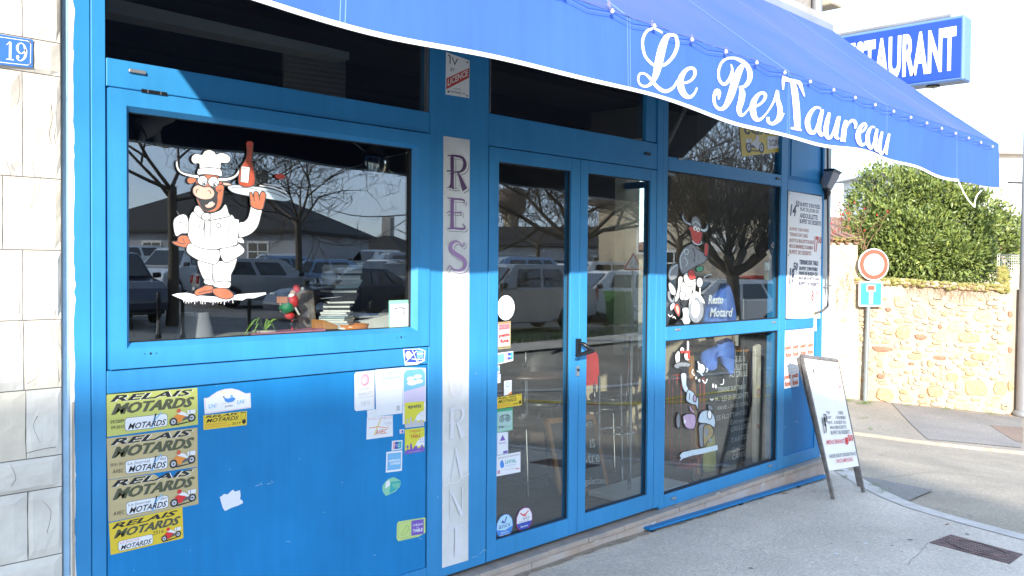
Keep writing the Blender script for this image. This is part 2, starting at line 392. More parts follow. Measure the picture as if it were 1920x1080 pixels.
# opening sash of the left window, with a sloping inner bead
def ring(mb, ax0, ax1, az0, az1, ay, bx0, bx1, bz0, bz1, by, m):
    A = [(ax0, ay, az0), (ax1, ay, az0), (ax1, ay, az1), (ax0, ay, az1)]; B = [(bx0, by, bz0), (bx1, by, bz0), (bx1, by, bz1), (bx0, by, bz1)]
    mb.add(A+B, [(i, (i+1) % 4, 4+(i+1) % 4, 4+i) for i in range(4)], m)
sash = MB()
X0, X1, Z0, Z1 = 1.364, 2.886, 1.155, 2.170
ring(sash, X0, X1, Z0, Z1, .02, X0, X1, Z0, Z1, -.014, BLUE)
ring(sash, X0, X1, Z0, Z1, -.014, 1.424, 2.812, 1.228, 2.112, -.014, BLUE)
ring(sash, 1.424, 2.812, 1.228, 2.112, -.014, 1.443, 2.790, 1.247, 2.094, .012, BLUE)
ring(sash, 1.443, 2.790, 1.247, 2.094, .012, 1.446, 2.787, 1.250, 2.091, .03, RUBBER)
sash_o = part('window_sash', sash)
def pane(x0, x1, z0, z1, y, parent=shop, name='glass_pane'):
    return MB().box(x0, x1, y, y+.006, z0, z1, GLASS).build(name, parent)
pane(1.44, 2.793, 1.244, 2.097, .030, shop)
# door between rail: drain caps, hinge cover, screw holes
mb = MB(); mb.box(1.436, 1.498, -.012, 0, 2.236, 2.2485, GREY); part('drain_cap', mb, bevel=.002)
mb = MB(); mb.box(1.478, 1.575, -.020, -.0145, 2.168, 2.180, DARKM); mb.box(1.499, 1.503, -.022, -.020, 2.168, 2.180, ALU); mb.box(1.548, 1.552, -.022, -.020, 2.168, 2.180, ALU)
part('vent_slot', mb)
for cx, cz in ((1.512, 1.205), (2.71, 1.205)):
    for dx, r in ((-.022, .0022), (0, .0045), (.022, .0022)):
        mb = MB(); mb.lathe((cx+dx, -.0145, cz), [(r, 0), (r, -.001)], INK, 10, 'y'); part('screw_hole', mb)
for px, py in ((1213, 289), (1458, 335)):
    q = at(px, py); mb = MB(); mb.box(q.x-.03, q.x+.03, -.01, 0, q.z-.008, q.z+.008, DARKM); part('drain_cap', mb, bevel=.002)
for px, py in ((1270, 618), (1450, 604), (1262, 934), (1443, 873), (1275, 298)):
    q = at(px, py); mb = MB(); mb.box(q.x-.028, q.x+.028, -.009, 0, q.z-.007, q.z+.007, GREY); part('drain_cap', mb, bevel=.002)
# solid panel under the left window
mb = MB(); mb.box(1.361, 2.884, .006, .03, .074, 1.061, BLUE2); part('lower_panel', mb)
mb = MB(); mb.box(1.357, 2.892, .03, .05, .05, 1.08, RUBBER); part('panel_backing', mb)
# doors
def leaf(x0, x1, gx0, gx1, gz0, gz1, nm, reveal):
    mb = MB(); z0, z1 = .003, 2.155
    y = -.002
    mb.box(x0, gx0, y, .05, z0, z1, BLUE); mb.box(gx1, x1, y, .05, z0, z1, BLUE)
    mb.box(gx0, gx1, y, .05, z0, gz0, BLUE); mb.box(gx0, gx1, y, .05, gz1, z1, BLUE)
    d = part(nm, mb, bevel=.0015)
    pane(gx0-.002, gx1+.002, gz0-.002, gz1+.002, .022, d, 'glass_pane')
    mb = MB(); t = .006
    for a, b, c, e in ((gx0, gx0+t, gz0, gz1), (gx1-t, gx1, gz0, gz1), (gx0+t, gx1-t, gz0, gz0+t), (gx0+t, gx1-t, gz1-t, gz1)): mb.box(a, b, .012, .02, c, e, RUBBER)
    mb.build('gasket', d)
    return d
dl = leaf(3.299, 4.0325, 3.369, 3.955, .102, 2.084, 'door_leaf', .03)
dr = leaf(4.0365, 4.793, 4.106, 4.728, .102, 2.084, 'door_leaf', .03)
bar('door_head', 3.295, 4.797, 2.160, 2.325, 0, .07)
mb = MB()                                        # lever handle on its plate, hung over the seam
hx, hz = 4.018, 1.074
mb.box(hx-.014, hx+.014, -.022, -.002, hz-.045, hz+.055, DARKM)
mb.tube([(hx+.0, -.01, hz+.03), (hx+.0, -.05, hz+.028), (hx+.03, -.07, hz+.0), (hx+.052, -.072, hz-.012)], [.009, .011, .013, .014], DARKM, 10)
mb.tube([(hx+.055, -.072, hz-.012), (hx+.0, -.075, hz-.02), (hx-.085, -.066, hz-.034)], [.015, .012, .008], DARKM, 10)
mb.build('door_handle', dl, .0)
mb = MB(); mb.box(hx-.012, hx+.010, -.012, -.002, .915, .972, ALU); mb.lathe((hx-.002, -.013, .95), [(.008, 0), (.008, -.006)], DARKM, 12, 'y'); mb.build('lock_cylinder', dl, .0)
# transoms: glass high up, in the dark under the awning
bar('transom_rail', 1.357, 7.2, 2.99, 3.12, 0, .06)
pane(1.36, 2.89, 2.275, 2.99, .03); pane(3.30, 4.79, 2.325, 2.99, .03); pane(4.92, 6.455, 2.25, 2.99, .03)
mb = MB(); mb.box(2.880, 2.887, .004, .03, 2.28, 2.99, ALU); part('aluminium_bead', mb)
mb = MB(); mb.box(3.300, 3.308, .002, .03, 2.33, 2.99, ALU); part('aluminium_bead', mb)
mb = MB(); mb.box(4.68, 4.79, .004, .03, 2.33, 2.99, BLUE); part('bead', mb)
bar('fascia', 1.357, 7.2, 3.12, 3.45, 0, .06)
# right bay
bar('rail', 4.92+G_, 6.455-G_, 2.168, 2.256, 0, .07)
bar('rail', 4.92+G_, 6.455-G_, 1.066, 1.156, 0, .07)
bar('bottom_rail', 4.9215, 6.4535, -.02, .064, .0, .06)
for (a, b, c, d) in ((4.92, 6.455, 1.156, 2.168), (4.92, 6.455, .064, 1.066)):
    w_ = pane(a-.003, b+.003, c-.003, d+.003, .028)
    mb = MB(); t = .008
    for x0, x1, z0, z1 in ((a, a+t, c, d), (b-t, b, c, d), (a+t, b-t, c, c+t), (a+t, b-t, d-t, d)): mb.box(x0, x1, .014, .026, z0, z1, RUBBER)
    part('gasket', mb)
    mb = MB(); mb.box(b-.004, b+.0, .036, .10, c, d, BLUE); mb.box(a, a+.004, .036, .1, c, d, BLUE); part('inner_reveal', mb)
# corner bay: panel, notice board surround, lower panel
bar('rail', 6.553+G_, 7.168-G_, 2.143, 2.232, 0, .06)
mb = MB(); mb.box(6.553, 7.14, .010, .03, 2.232, 2.99, BLUE2); part('upper_panel', mb)
mb = MB(); mb.box(6.62, 7.09, .004, .010, 2.262, 2.97, BLUE); part('raised_field', mb, bevel=.003)
mb = MB(); mb.box(7.14, 7.168, .02, .04, 2.232, 2.99, INK); part('shadow_gap', mb)
bar('rail', 6.553+G_, 7.045, 1.062, 1.142, -.002, .06)
mb = MB(); mb.box(7.05, 7.10, .0, .03, 1.03, 1.20, mat('cream_block', (.72, .66, .42), .8)); part('filler_block', mb, bevel=.002)
mb = MB(); mb.box(6.553, 7.168, .012, .03, .072, 1.062, BLUE2); mb.box(6.553, 7.168, .012, .03, 1.142, 2.143, RUBBER); part('lower_panel', mb)
bar('bottom_rail', 6.553+G_, 7.1665, -.02, .072, 0, .06)
mb = MB(); mb.box(7.1, 7.168, .004, .012, .072, 1.062, BLUE); part('edge_bead', mb, bevel=.001)
# stone sill and the base stones under it
random.seed(11)
x = 1.2; k = 0
for x1 in (1.9, 2.55, 3.2, 3.72, 4.075, 4.42, 5.02, 5.62, 6.18, 6.44, 7.22):
    mb = MB(); dz = random.uniform(-.002, .002)
    mb.box(x+.0015, x1-.0015, -.058+random.uniform(-.002, .002), .12, -.052+dz, -.021+dz, SILL); part('sill_stone', mb, bevel=.004); x = x1
x = 1.2
for x1 in (1.8, 2.5, 3.1, 3.6, 4.0, 4.36, 4.95, 5.35, 5.75, 6.1, 6.42, 7.20):
    mb = MB(); mb.box(x+.001, x1-.001, -.045+random.uniform(-.0015, .0015), .12, -.36, -.055, BASEST); part('base_stone', mb, bevel=.002); x = x1
mb = MB(); mb.box(1.2, 7.21, -.03, .13, -.4, -.06, JOINT); part('base_core', mb)
# white scrapes of old plaster on the base stones (their own ragged shapes)
random.seed(5)
for px, py, rx, rz in ((1345, 930, .05, .02), (1385, 920, .035, .022), (1432, 905, .03, .03), (1474, 888, .02, .035), (1120, 1012, .06, .012), (1225, 982, .04, .014)):
    q = at(px, py, -.05); n = 15; P = []
    for j in range(n):
        a = 2*pi*j/n; rr = random.uniform(.45, 1.1); P.append((q.x+rx*rr*cos(a), -.0478, q.z+rz*rr*sin(a)+.4*rx*cos(a)*.4))
    mb = MB(); mb.prism(P, (0, .004, 0), KERB); part('plaster_scrape', mb)
# walls of the building
mb = MB(); mb.box(1.2, 7.205, .0, .3, 3.45, 3.62, CONC); part('lintel', mb, bevel=.004)
mb = MB(); mb.box(-3, 7.30, .10, .5, 3.62, 6.5, mat('old_stucco', (.36, .33, .30), .95, col2=(.20, .185, .17), vscale=5, bump=.9, bscale=14)); part('upper_wall', mb)
mb = MB(); mb.box(7.24, 7.42, -.03, .5, 3.72, 3.86, PLASTER); part('corner_ledge', mb, bevel=.01)
mb = MB(); mb.tube([(7.1, .04, zz) for zz in (3.6, 4.6, 6.4)], .04, GREY, 12); part('drain_pipe', mb)
mb = MB(); mb.box(6.45, 6.95, .03, .09, 4.02, 4.1, CONC); part('stone_string_course', mb, bevel=.01)
mb = MB(); mb.box(7.205, 7.40, .03, 1.1, -.4, 3.62, PLASTERG); part('corner_pier', mb, bevel=.004)
mb = MB(); mb.box(7.0, 7.40, 3.2, 9, -.6, 6.5, PLASTER); mb.box(7.0, 7.40, 1.1, 3.2, 2.75, 6.5, PLASTER); mb.box(7.0, 7.4, 1.1, 3.2, -.6, .7, PLASTER)
mb.box(7.0, 7.4, 2.0, 3.2, .7, 2.75, PLASTER); mb.box(7.0, 7.4, 1.1, 1.5, .7, 2.75, PLASTER); part('side_wall', mb)
mb = MB(); mb.box(7.15, 7.19, 1.5, 2.0, .7, .76, BLUE); mb.box(7.15, 7.19, 1.5, 2.0, 2.3, 2.36, BLUE); mb.box(7.15, 7.19, 1.72, 1.77, .76, 2.3, BLUE)
fo = part('side_window', mb, bevel=.002)
MB().box(7.165, 7.17, 1.5, 2.0, .76, 2.75, GLASS).build('glass_pane', fo)
# cladding stones left of the front
random.seed(21)
ZT = [2.62, 2.292, 2.178, 1.827, 1.582, 1.345, 1.109, .875, .764, .53, .30, .06, -.2]
mb = MB(); mb.box(-2.2, 1.196, -.02, .3, -.4, 6.5, JOINT); part('cladding_backing', mb)
rows = [(4.2, 3.9), (3.9, 3.55), (3.55, 3.25), (3.25, 2.9), (2.9, 2.62)]+[(ZT[i], ZT[i+1]) for i in range(len(ZT)-1)]
cuts = {2.62: 1.073, 2.292: .90, 2.178: 1.072, 1.827: 1.01, 1.582: 1.07, 1.345: 1.073, 1.109: 1.078, .875: .88, .764: 1.083, .53: .93}
for zt, zb in rows:
    x = 1.194; first = True
    while x > .55:
        x0 = cuts.get(zt, 1.03) if first else x-random.uniform(.22, .5)
        tone = STONE_T if random.random() < .6 else STONE_T2
        nx, nz = 9, 8; vs = []; dep = random.uniform(.0, .008); sd = random.uniform(0, 99)
        for j in range(nz+1):
            for i in range(nx+1):
                u, v = i/nx, j/nz; X_ = x0+.0018+(x-x0-.0036)*u; Z_ = zb+.0018+(zt-zb-.0036)*v
                e = min(u, 1-u, v, 1-v); y = -.024-dep - .007*noise.noise((X_*7+sd, Z_*9, 1)) - .004*abs(noise.noise((X_*25+sd, Z_*25, 4)))
                if e == 0: y = -.022; X_ += .0018*noise.noise((X_*20, Z_*20, sd))
                vs.append((X_, y, Z_))
        fs = [(j*(nx+1)+i, j*(nx+1)+i+1, (j+1)*(nx+1)+i+1, (j+1)*(nx+1)+i) for j in range(nz) for i in range(nx)]
        mb = MB(); mb.add(vs, fs, tone)
        per = [i for i in range(nx+1)]+[j*(nx+1)+nx for j in range(1, nz+1)]+[nz*(nx+1)+i for i in range(nx-1, -1, -1)]+[j*(nx+1) for j in range(nz-1, 0, -1)]
        b = [(vs[i][0], -.0195, vs[i][2]) for i in per]; n = len(per)
        mb.add([vs[i] for i in per]+b, [(i, (i+1) % n, n+(i+1) % n, n+i) for i in range(n)], tone)
        part('stone_tile', mb); x = x0; first = False

# interior shell
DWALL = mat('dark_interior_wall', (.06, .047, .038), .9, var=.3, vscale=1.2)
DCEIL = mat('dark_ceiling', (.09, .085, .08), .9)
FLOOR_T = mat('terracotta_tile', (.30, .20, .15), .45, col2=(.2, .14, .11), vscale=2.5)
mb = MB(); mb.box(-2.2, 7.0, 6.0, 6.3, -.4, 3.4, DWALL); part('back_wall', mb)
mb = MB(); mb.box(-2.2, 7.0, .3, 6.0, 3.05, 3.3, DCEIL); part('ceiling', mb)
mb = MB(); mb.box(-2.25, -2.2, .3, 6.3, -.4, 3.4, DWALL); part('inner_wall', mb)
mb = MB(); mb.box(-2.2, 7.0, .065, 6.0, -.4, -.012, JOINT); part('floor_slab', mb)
for i in range(22):
    for j in range(5):
        xa = 1.4+i*.25; ya = .13+j*.25
        mb = MB(); mb.box(xa+.002, xa+.248, ya+.002, ya+.248, -.011, -.004, FLOOR_T); part('floor_tile', mb)
mb = MB(); mb.box(1.36, 7.0, 1.38, 6.0, -.011, -.005, FLOOR_T); part('floor_covering', mb)
for i in range(4):
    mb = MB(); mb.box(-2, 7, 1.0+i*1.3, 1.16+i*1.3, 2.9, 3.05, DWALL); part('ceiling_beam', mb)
mb = MB(); mb.box(1.357, 2.893, .075, .62, 1.19, 1.215, mat('window_board', (.55, .5, .42), .6)); part('window_board', mb, bevel=.003)
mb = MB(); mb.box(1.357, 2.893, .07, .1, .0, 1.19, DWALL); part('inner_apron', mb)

# ================================================================== AWNING
FY = -1.35; AX0, AX1 = .55, 7.06; ZTOP, ZF = 3.53, 2.435
def hemz(x):
    base = 2.178 - .012*max(0, x-1.4) if x < 6.2 else 2.12
    return base + .012*sin(x*2.7+.6) + .006*sin(x*7.1)
def vy(x, t):                                   # the valance hangs in shallow waves
    return FY - .012*sin(x*2.9+1)*t - .006*sin(x*8.3)*t
seams = [1.42, 2.65, 3.88, 5.025, 6.17]
awn = empty('awning', (3.8, FY, 2.1), 'blue fabric awning with white hem and white brush script lettering on its valance', 'awning')
def strip(mb, x0, x1, nx, fn, nt_, m, th=(0, 0, .0)):
    vs = [fn(x0+(x1-x0)*i/nx, j/nt_) for j in range(nt_+1) for i in range(nx+1)]
    mb.add(vs, [(j*(nx+1)+i, j*(nx+1)+i+1, (j+1)*(nx+1)+i+1, (j+1)*(nx+1)+i) for j in range(nt_) for i in range(nx)], m, True)
def canopy(x, t, o=0):                           # t=0 wall, t=1 front bar
    sag = -.022*sin(pi*t)*(.6+.4*abs(sin((x-1.42)/1.2*pi)))
    return Vector((x, -.02+(FY+.02)*t, ZTOP+(ZF+.0015-ZTOP)*t+sag+o))
def valance(x, t, o=0):
    return Vector((x, vy(x, t)-o, ZF-.0+(hemz(x)-ZF)*t))
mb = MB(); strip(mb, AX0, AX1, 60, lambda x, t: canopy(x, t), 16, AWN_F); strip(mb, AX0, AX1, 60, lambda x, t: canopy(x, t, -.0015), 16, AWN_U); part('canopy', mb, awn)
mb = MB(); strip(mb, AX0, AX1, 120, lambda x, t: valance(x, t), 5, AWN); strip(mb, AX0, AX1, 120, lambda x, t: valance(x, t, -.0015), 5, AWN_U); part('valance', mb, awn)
mb = MB(); strip(mb, AX0, 6.2, 120, lambda x, t: valance(x, .955+.05*t, .0012), 1, HEM); strip(mb, AX0, 6.2, 120, lambda x, t: valance(x, .955+.05*t, -.003), 1, HEM); part('white_hem', mb, awn)
for s_ in seams:
    for d in (-.008, .008):
        mb = MB(); vs = [valance(s_+d-.0016, j/8, .0008) for j in range(9)]+[valance(s_+d+.0016, j/8, .0008) for j in range(9)]
        mb.add(vs, [(j, j+1, 10+j, 9+j) for j in range(8)], AWN_S); part('valance_seam', mb, awn)
    mb = MB(); vs = [canopy(s_-.008, j/14, .0015) for j in range(15)]+[canopy(s_+.008, j/14, .0015) for j in range(15)]
    mb.add(vs, [(j, j+1, 16+j, 15+j) for j in range(14)], AWN_S); part('canopy_seam', mb, awn)
mb = MB(); vs = [canopy(AX1-.012, j/14, .0015) for j in range(15)]+[canopy(AX1, j/14, .0015) for j in range(15)]
mb.add(vs, [(j, j+1, 16+j, 15+j) for j in range(14)], AWN_S); part('canopy_edge', mb, awn)
for xx, sd_ in ((AX0, -1), (AX1, 1)):            # triangular side cheeks are open; arms carry the front bar
    for q in (0.35,):
        mb = MB(); mb.tube([(xx-sd_*q, -.05, 3.35), (xx-sd_*(q+.5), -.62, 2.86), (xx-sd_*q, -1.28, 2.42)], .02, GREY, 8); part('folding_arm', mb, awn)
mb = MB(); mb.box(AX0+.02, AX1-.03, -1.335, -1.285, 2.37, 2.425, GREY); part('front_bar', mb, awn, bevel=.006)
mb = MB(); mb.box(AX0, AX1, -.12, -.002, 3.40, 3.50, GREY); part('wall_cassette', mb, awn, bevel=.01)
# the torn hem that has come loose at the right end
L = [at(1796, 338, FY-.002), at(1806, 360, FY), at(1815, 375, FY-.01), at(1822, 383, FY-.02), at(1827, 389, FY-.02)]
mb = MB(); vs = []
for p in smooth_line([tuple(p) for p in L], n=3): vs += [Vector(p)+Vector((-.009, 0, 0)), Vector(p)+Vector((.009, -.004, 0))]
n = len(vs)//2; mb.add(vs, [(2*i, 2*i+1, 2*i+3, 2*i+2) for i in range(n-1)], HEM)
L = [at(1827, 389, FY-.02), at(1828, 375, FY-.03), at(1833, 364, FY-.03), at(1840, 357, FY-.025)]
vs = []
for p in smooth_line([tuple(p) for p in L], n=3): vs += [Vector(p)+Vector((-.006, 0, 0)), Vector(p)+Vector((.006, -.004, 0))]
n = len(vs)//2; mb.add(vs, [(2*i, 2*i+1, 2*i+3, 2*i+2) for i in range(n-1)], HEM); part('loose_hem', mb, awn)
# painted script, traced as brush strokes with their own width
def script_to3(u, v, k=0):
    q = at(1180+u/3.84, 20+v/3.84, FY); t = max(0, min(1, (ZF-q.z)/(ZF-hemz(q.x))))
    return Vector((q.x, vy(q.x, t)-.0012-.0003*k, q.z))
LET = [
 [(238,160,16),(185,132,17),(135,140,20),(103,180,20),(92,240,20),(108,320,20),(148,370,20),(195,398,20),(262,385,22),(318,325,24),(345,250,26),(335,190,24),(305,175,22),(268,190,40),(238,260,56),(215,360,60),(192,460,46),(160,520,28),(118,545,18),(75,535,16),(56,495,16),(72,455,16),(115,458,16),(155,495,22),(205,550,26),(262,580,26),(318,555,20),(350,500,14)],
 [(352,508,12),(400,520,16),(452,495,18),(474,445,22),(455,415,22),(412,425,26),(375,480,40),(372,545,48),(398,602,40),(435,622,26),(468,598,16),(488,555,12)],
 [(732,385,8),(742,435,20),(720,500,26),(685,530,22),(650,500,20),(642,435,18),(665,372,18),(712,342,18),(775,348,22),(838,385,30),(868,440,36),(868,500,34),(835,545,24),(795,548,12)],
 [(838,372,14),(798,420,44),(762,520,56),(732,620,52),(695,690,34),(655,708,24),(620,680,22),(610,625,24),(628,580,34),(648,592,30),(645,640,10)],
 [(800,545,14),(820,590,44),(815,650,46),(802,710,40),(820,752,24),(850,735,14),(884,690,10)],
 [(884,690,10),(930,685,16),(972,650,18),(986,612,22),(968,592,22),(935,605,26),(905,660,42),(904,720,44),(925,775,34),(960,780,20),(1000,735,10)],
 [(1000,735,10),(1040,660,14),(1064,575,16),(1068,640,28),(1085,705,34),(1078,775,32),(1045,812,24),(1012,800,20),(1008,765,18)],
 [(1078,800,8),(1092,780,12),(1110,738,10)],
 [(1165,500,26),(1180,560,44),(1190,650,46),(1196,740,46),(1198,850,40)],
 [(1155,846,14),(1190,852,20),(1225,862,14)],
 [(1098,466,8),(1112,490,30),(1160,505,28),(1215,520,30),(1232,560,22),(1252,618,8)],
 [(1106,480,24),(1102,520,20),(1102,570,10)],
 [(1368,706,14),(1330,700,20),(1290,740,30),(1268,800,38),(1278,860,36),(1306,882,28),(1335,845,20),(1372,720,12)],
 [(1382,712,20),(1362,780,34),(1350,850,34),(1368,898,24),(1396,870,12)],
 [(1430,735,20),(1412,800,34),(1402,870,36),(1418,915,28),(1448,895,18),(1488,770,12)],
 [(1500,762,20),(1480,840,34),(1474,905,28),(1496,925,14)],
 [(1545,790,20),(1532,850,34),(1520,945,34)],
 [(1528,880,12),(1560,815,14),(1592,792,22),(1610,815,24),(1604,850,12)],
 [(1620,890,10),(1660,868,14),(1684,835,16),(1672,815,18),(1640,845,28),(1622,905,36),(1634,960,30),(1662,965,18),(1690,935,10)],
 [(1752,842,12),(1722,842,18),(1695,885,28),(1688,945,34),(1708,990,26),(1732,965,18),(1762,855,12)],
 [(1768,852,18),(1752,920,32),(1748,985,30),(1766,1010,20),(1786,985,10)],
 [(1808,872,18),(1788,945,30),(1784,1005,30),(1802,1030,22),(1825,1000,14),(1858,890,10)],
 [(1864,886,18),(1848,950,28),(1840,1015,26),(1850,1036,12)]]
pr = Print(script_to3)
for s_ in LET: pr.stroke(s_, 10, WHITEF, smooth=True)
o = pr.build('painted_lettering', awn)
# string of bulbs along the top of the valance
sl = empty('string_light', (3.8, FY-.03, 2.43), 'string of small clear bulbs on a thin grey cord along the awning edge', 'string light')
cord = []
bx = [1.26+.2535*i for i in range(23)]
for i, x in enumerate(bx):
    cord.append((x, FY-.018, 2.452-.002*i+.0)); 
    if i < 22: cord.append((x+.127, FY-.02, 2.437-.002*i))
MB().tube(smooth_line(cord, n=2), .0016, mat('cord', (.10, .14, .30), .7), 5).build('cord', sl)
MB().tube(smooth_line([(c[0], c[1]+.004, c[2]-.022) for c in cord], n=2), .0011, mat('cord_thin', (.12, .18, .38), .7), 5).build('cord', sl)
BULB = mat('bulb_glass', (.62, .55, .45), .15, coat=1)
b0 = None
for i, x in enumerate(bx):
    if b0 is None:
        mb = MB(); mb.lathe((x, FY-.022, 2.438), [(.003, .009), (.005, .005), (.0078, .0), (.0065, -.005), (.003, -.008)], BULB, 10); b0 = mb.build('bulb', sl)
    else:
        c = b0.copy(); COL.objects.link(c); c.parent = sl; c.location.x += x-bx[0]; c.location.z -= .002*i
# rust stains hanging under the first bulbs
ST = mat('rust_stain', (.16, .17, .42), .8, col2=(.20, .19, .33), vscale=25)
for px, py in ((1143, 8), (1297, 72), (1361, 96), (1223, 45)):
    q = at(px, py, FY); P = []
    for j in range(12):
        a = 2*pi*j/12; P.append(Vector((q.x+.014*cos(a)*random.uniform(.5, 1), 0, q.z+.018*sin(a)*random.uniform(.7, 1))))
    mb = MB(); mb.add([(p.x, vy(p.x, (ZF-p.z)/.3)-.0006, p.z) for p in P], [list(range(12))], ST); part('rust_stain', mb, awn)

# ================================================================== GROUND
def grid(name, x0, x1, y0, y1, nx, ny, m, dz=0, keep=None, label=None, rough=.004):
    mb = MB(); vs = []
    for j in range(ny+1):
        for i in range(nx+1):
            x = x0+(x1-x0)*i/nx; y = y0+(y1-y0)*j/ny
            vs.append((x, y, G(x, y)+dz+rough*noise.noise((x*1.7, y*1.7, 2))))
    fs = [(j*(nx+1)+i, j*(nx+1)+i+1, (j+1)*(nx+1)+i+1, (j+1)*(nx+1)+i) for j in range(ny) for i in range(nx)]
    mb.add(vs, fs, m, True); return mb.build(name, label=label, kind='structure')
def xs_at(y):                                   # pavement edge
    pass
KL = [(-12, -4.05), (-6, -4.05), (0, -4.05), (3, -4.0), (4.6, -3.75), (5.5, -3.2), (6.05, -2.5), (6.33, -1.74), (6.47, -1.32), (6.64, -.91), (6.9, -.58), (7.18, -.29), (7.5, .02), (7.62, .6), (7.62, 9)]
KLs = smooth_line(KL, n=4)
def sheet(name, outline, m, dz, step=.25, kind='structure', drop=.0):
    """a paving sheet with the given outline laid on the terrain"""
    bm = bmesh.new(); vs = [bm.verts.new((p[0], p[1], 0)) for p in outline]
    f = bm.faces.new(vs)
    x0, x1 = min(p[0] for p in outline), max(p[0] for p in outline); y0, y1 = min(p[1] for p in outline), max(p[1] for p in outline)
    for ax, a, b in ((0, x0, x1), (1, y0, y1)):
        k = a+step
        while k < b:
            co = (k, 0, 0) if ax == 0 else (0, k, 0); no = (1, 0, 0) if ax == 0 else (0, 1, 0)
            bmesh.ops.bisect_plane(bm, geom=bm.verts[:]+bm.edges[:]+bm.faces[:], plane_co=co, plane_no=no); k += step
    for v in bm.verts: v.co.z = G(v.co.x, v.co.y)+dz+.003*noise.noise((v.co.x*1.7, v.co.y*1.7, 2))
    top = bm.faces[:]
    for f in bm.faces: f.smooth = True
    bmesh.ops.recalc_face_normals(bm, faces=bm.faces)
    if bm.faces[:] and bm.faces[0].normal.z < 0: bmesh.ops.reverse_faces(bm, faces=bm.faces)
    me = bpy.data.meshes.new(name); bm.to_mesh(me); bm.free(); me.materials.append(m)
    o = bpy.data.objects.new(name, me); COL.objects.link(o); props(o, kind=kind); return o
def lines_of(a, b, f0, f1, fine, coarse):
    L = []; x = a
    while x < b: L.append(x); x += fine if f0 <= x < f1 else (coarse if x < f0-coarse or x >= f1 else fine*2)
    return L+[b]
def terrain(name, X_, Y_, m, dz):
    vs = [(x, y, G(x, y)+dz+.003*noise.noise((x*1.7, y*1.7, 2))) for y in Y_ for x in X_]; nx = len(X_)
    mb = MB(); mb.add(vs, [(j*nx+i, j*nx+i+1, (j+1)*nx+i+1, (j+1)*nx+i) for j in range(len(Y_)-1) for i in range(nx-1)], m, True); return mb.build(name, kind='structure')
terrain('ground', lines_of(-160, 320, -6, 24, .5, 8), lines_of(-300, 40, -14, 9, .5, 6), GROUNDM, -.12)
terrain('road', lines_of(-40, 24, 0, 24, .3, 2), lines_of(-10, 9, -10, 9, .3, 1), ROAD, -.028)
sheet('pavement', [(-12, -.03)]+[(p[0], p[1]) for p in KLs]+[(7.3, 9), (7.3, .06), (7.2, -.02)], PAVE, .0)
# kerb stones round the corner
pts = KLs
acc = [0]
for i in range(1, len(pts)): acc.append(acc[-1]+math.hypot(pts[i][0]-pts[i-1][0], pts[i][1]-pts[i-1][1]))
def along(s):
    for i in range(1, len(pts)):
        if acc[i] >= s:
            t = (s-acc[i-1])/(acc[i]-acc[i-1]+1e-9); a, b = pts[i-1], pts[i]
            d = Vector((b[0]-a[0], b[1]-a[1], 0)).normalized(); return Vector((a[0]+(b[0]-a[0])*t, a[1]+(b[1]-a[1])*t, 0)), Vector((d.y, -d.x, 0))
kerb = empty('kerb', (6.4, -1.5, -.16), 'pale concrete kerb curving round the shop corner', 'kerb'); props(kerb, kind='structure')
s_ = 0
while s_+1 < acc[-1]:
    mb = MB(); n = 4; top = []; 
    for i in range(n+1):
        p, nr = along(s_+.004+(.992)*i/n); 
        for off, h in ((-.02, .004), (.12, .002), (.15, -.03), (.15, -.12)):
            q = p+nr*off; top.append((q.x, q.y, G(q.x, q.y)+h))
    fs = [(i*4+j, i*4+j+1, (i+1)*4+j+1, (i+1)*4+j) for i in range(n) for j in range(3)]+[(0, 1, 2, 3), tuple(n*4+j for j in (3, 2, 1, 0))]
    mb.add(top, fs, KERB); mb.build('kerb_stone', kerb); s_ += 1
# far side of the lane: second pavement with its kerb line and patches
FK = [(9.2, 3.4), (9.6, 1.9), (10.11, .95), (10.53, .28), (11.46, -.46), (13.5, -1.6), (18, -3.2)]
FKs = smooth_line(FK, n=4)
sheet('far_pavement', FKs+[(20, 1.0), (15.5, .4), (14.4, .6), (13, 1.9), (12, 2.9), (11, 4.2)], asphalt('far_pavement_asphalt', (.36, .31, .25), (.28, .25, .20), 40, 1.6), -.004)
fk = empty('kerb', (10.5, .3, -.38), 'pale kerb line across the lane below the stone wall', 'kerb'); props(fk, kind='structure')
for i in range(0, len(FKs)-4, 4):
    mb = MB(); vs = []
    for j in range(5):
        p = FKs[min(i+j, len(FKs)-1)]; q = FKs[min(i+j+1, len(FKs)-1)]; d = Vector((q[0]-p[0], q[1]-p[1], 0)); 
        if d.length < 1e-6: d = Vector((FKs[-1][0]-FKs[-2][0], FKs[-1][1]-FKs[-2][1], 0))
        d.normalize(); nr = Vector((-d.y, d.x, 0))
        for off, h in ((.05, .006), (-.02, .006), (-.04, -.03)):
            vs.append((p[0]+nr.x*off, p[1]+nr.y*off, G(p[0], p[1])+h))
    mb.add(vs, [(a*3+b, a*3+b+1, (a+1)*3+b+1, (a+1)*3+b) for a in range(4) for b in range(2)], KERB2); mb.build('kerb_stone', fk)
def blob_on_ground(name, pxs, m, dz, th=.0, **k):
    P = [groundpt(*q) for q in pxs]
    return sheet(name, [(p.x, p.y) for p in P], m, dz, .4)
PATCH = asphalt('darker_asphalt_patch', (.28, .26, .235), (.22, .21, .195), 40, 1.6)
blob_on_ground('far_pavement_patch', [(1672, 756), (1740, 824), (1915, 840), (1915, 785), (1800, 772)], PATCH, .003)
RUSTG = asphalt('reddish_patch', (.26, .19, .145), (.2, .15, .12), 40, 1.4)
blob_on_ground('far_pavement_trench', [(1856, 798), (1905, 829), (1918, 830), (1918, 802)], RUSTG, .007)
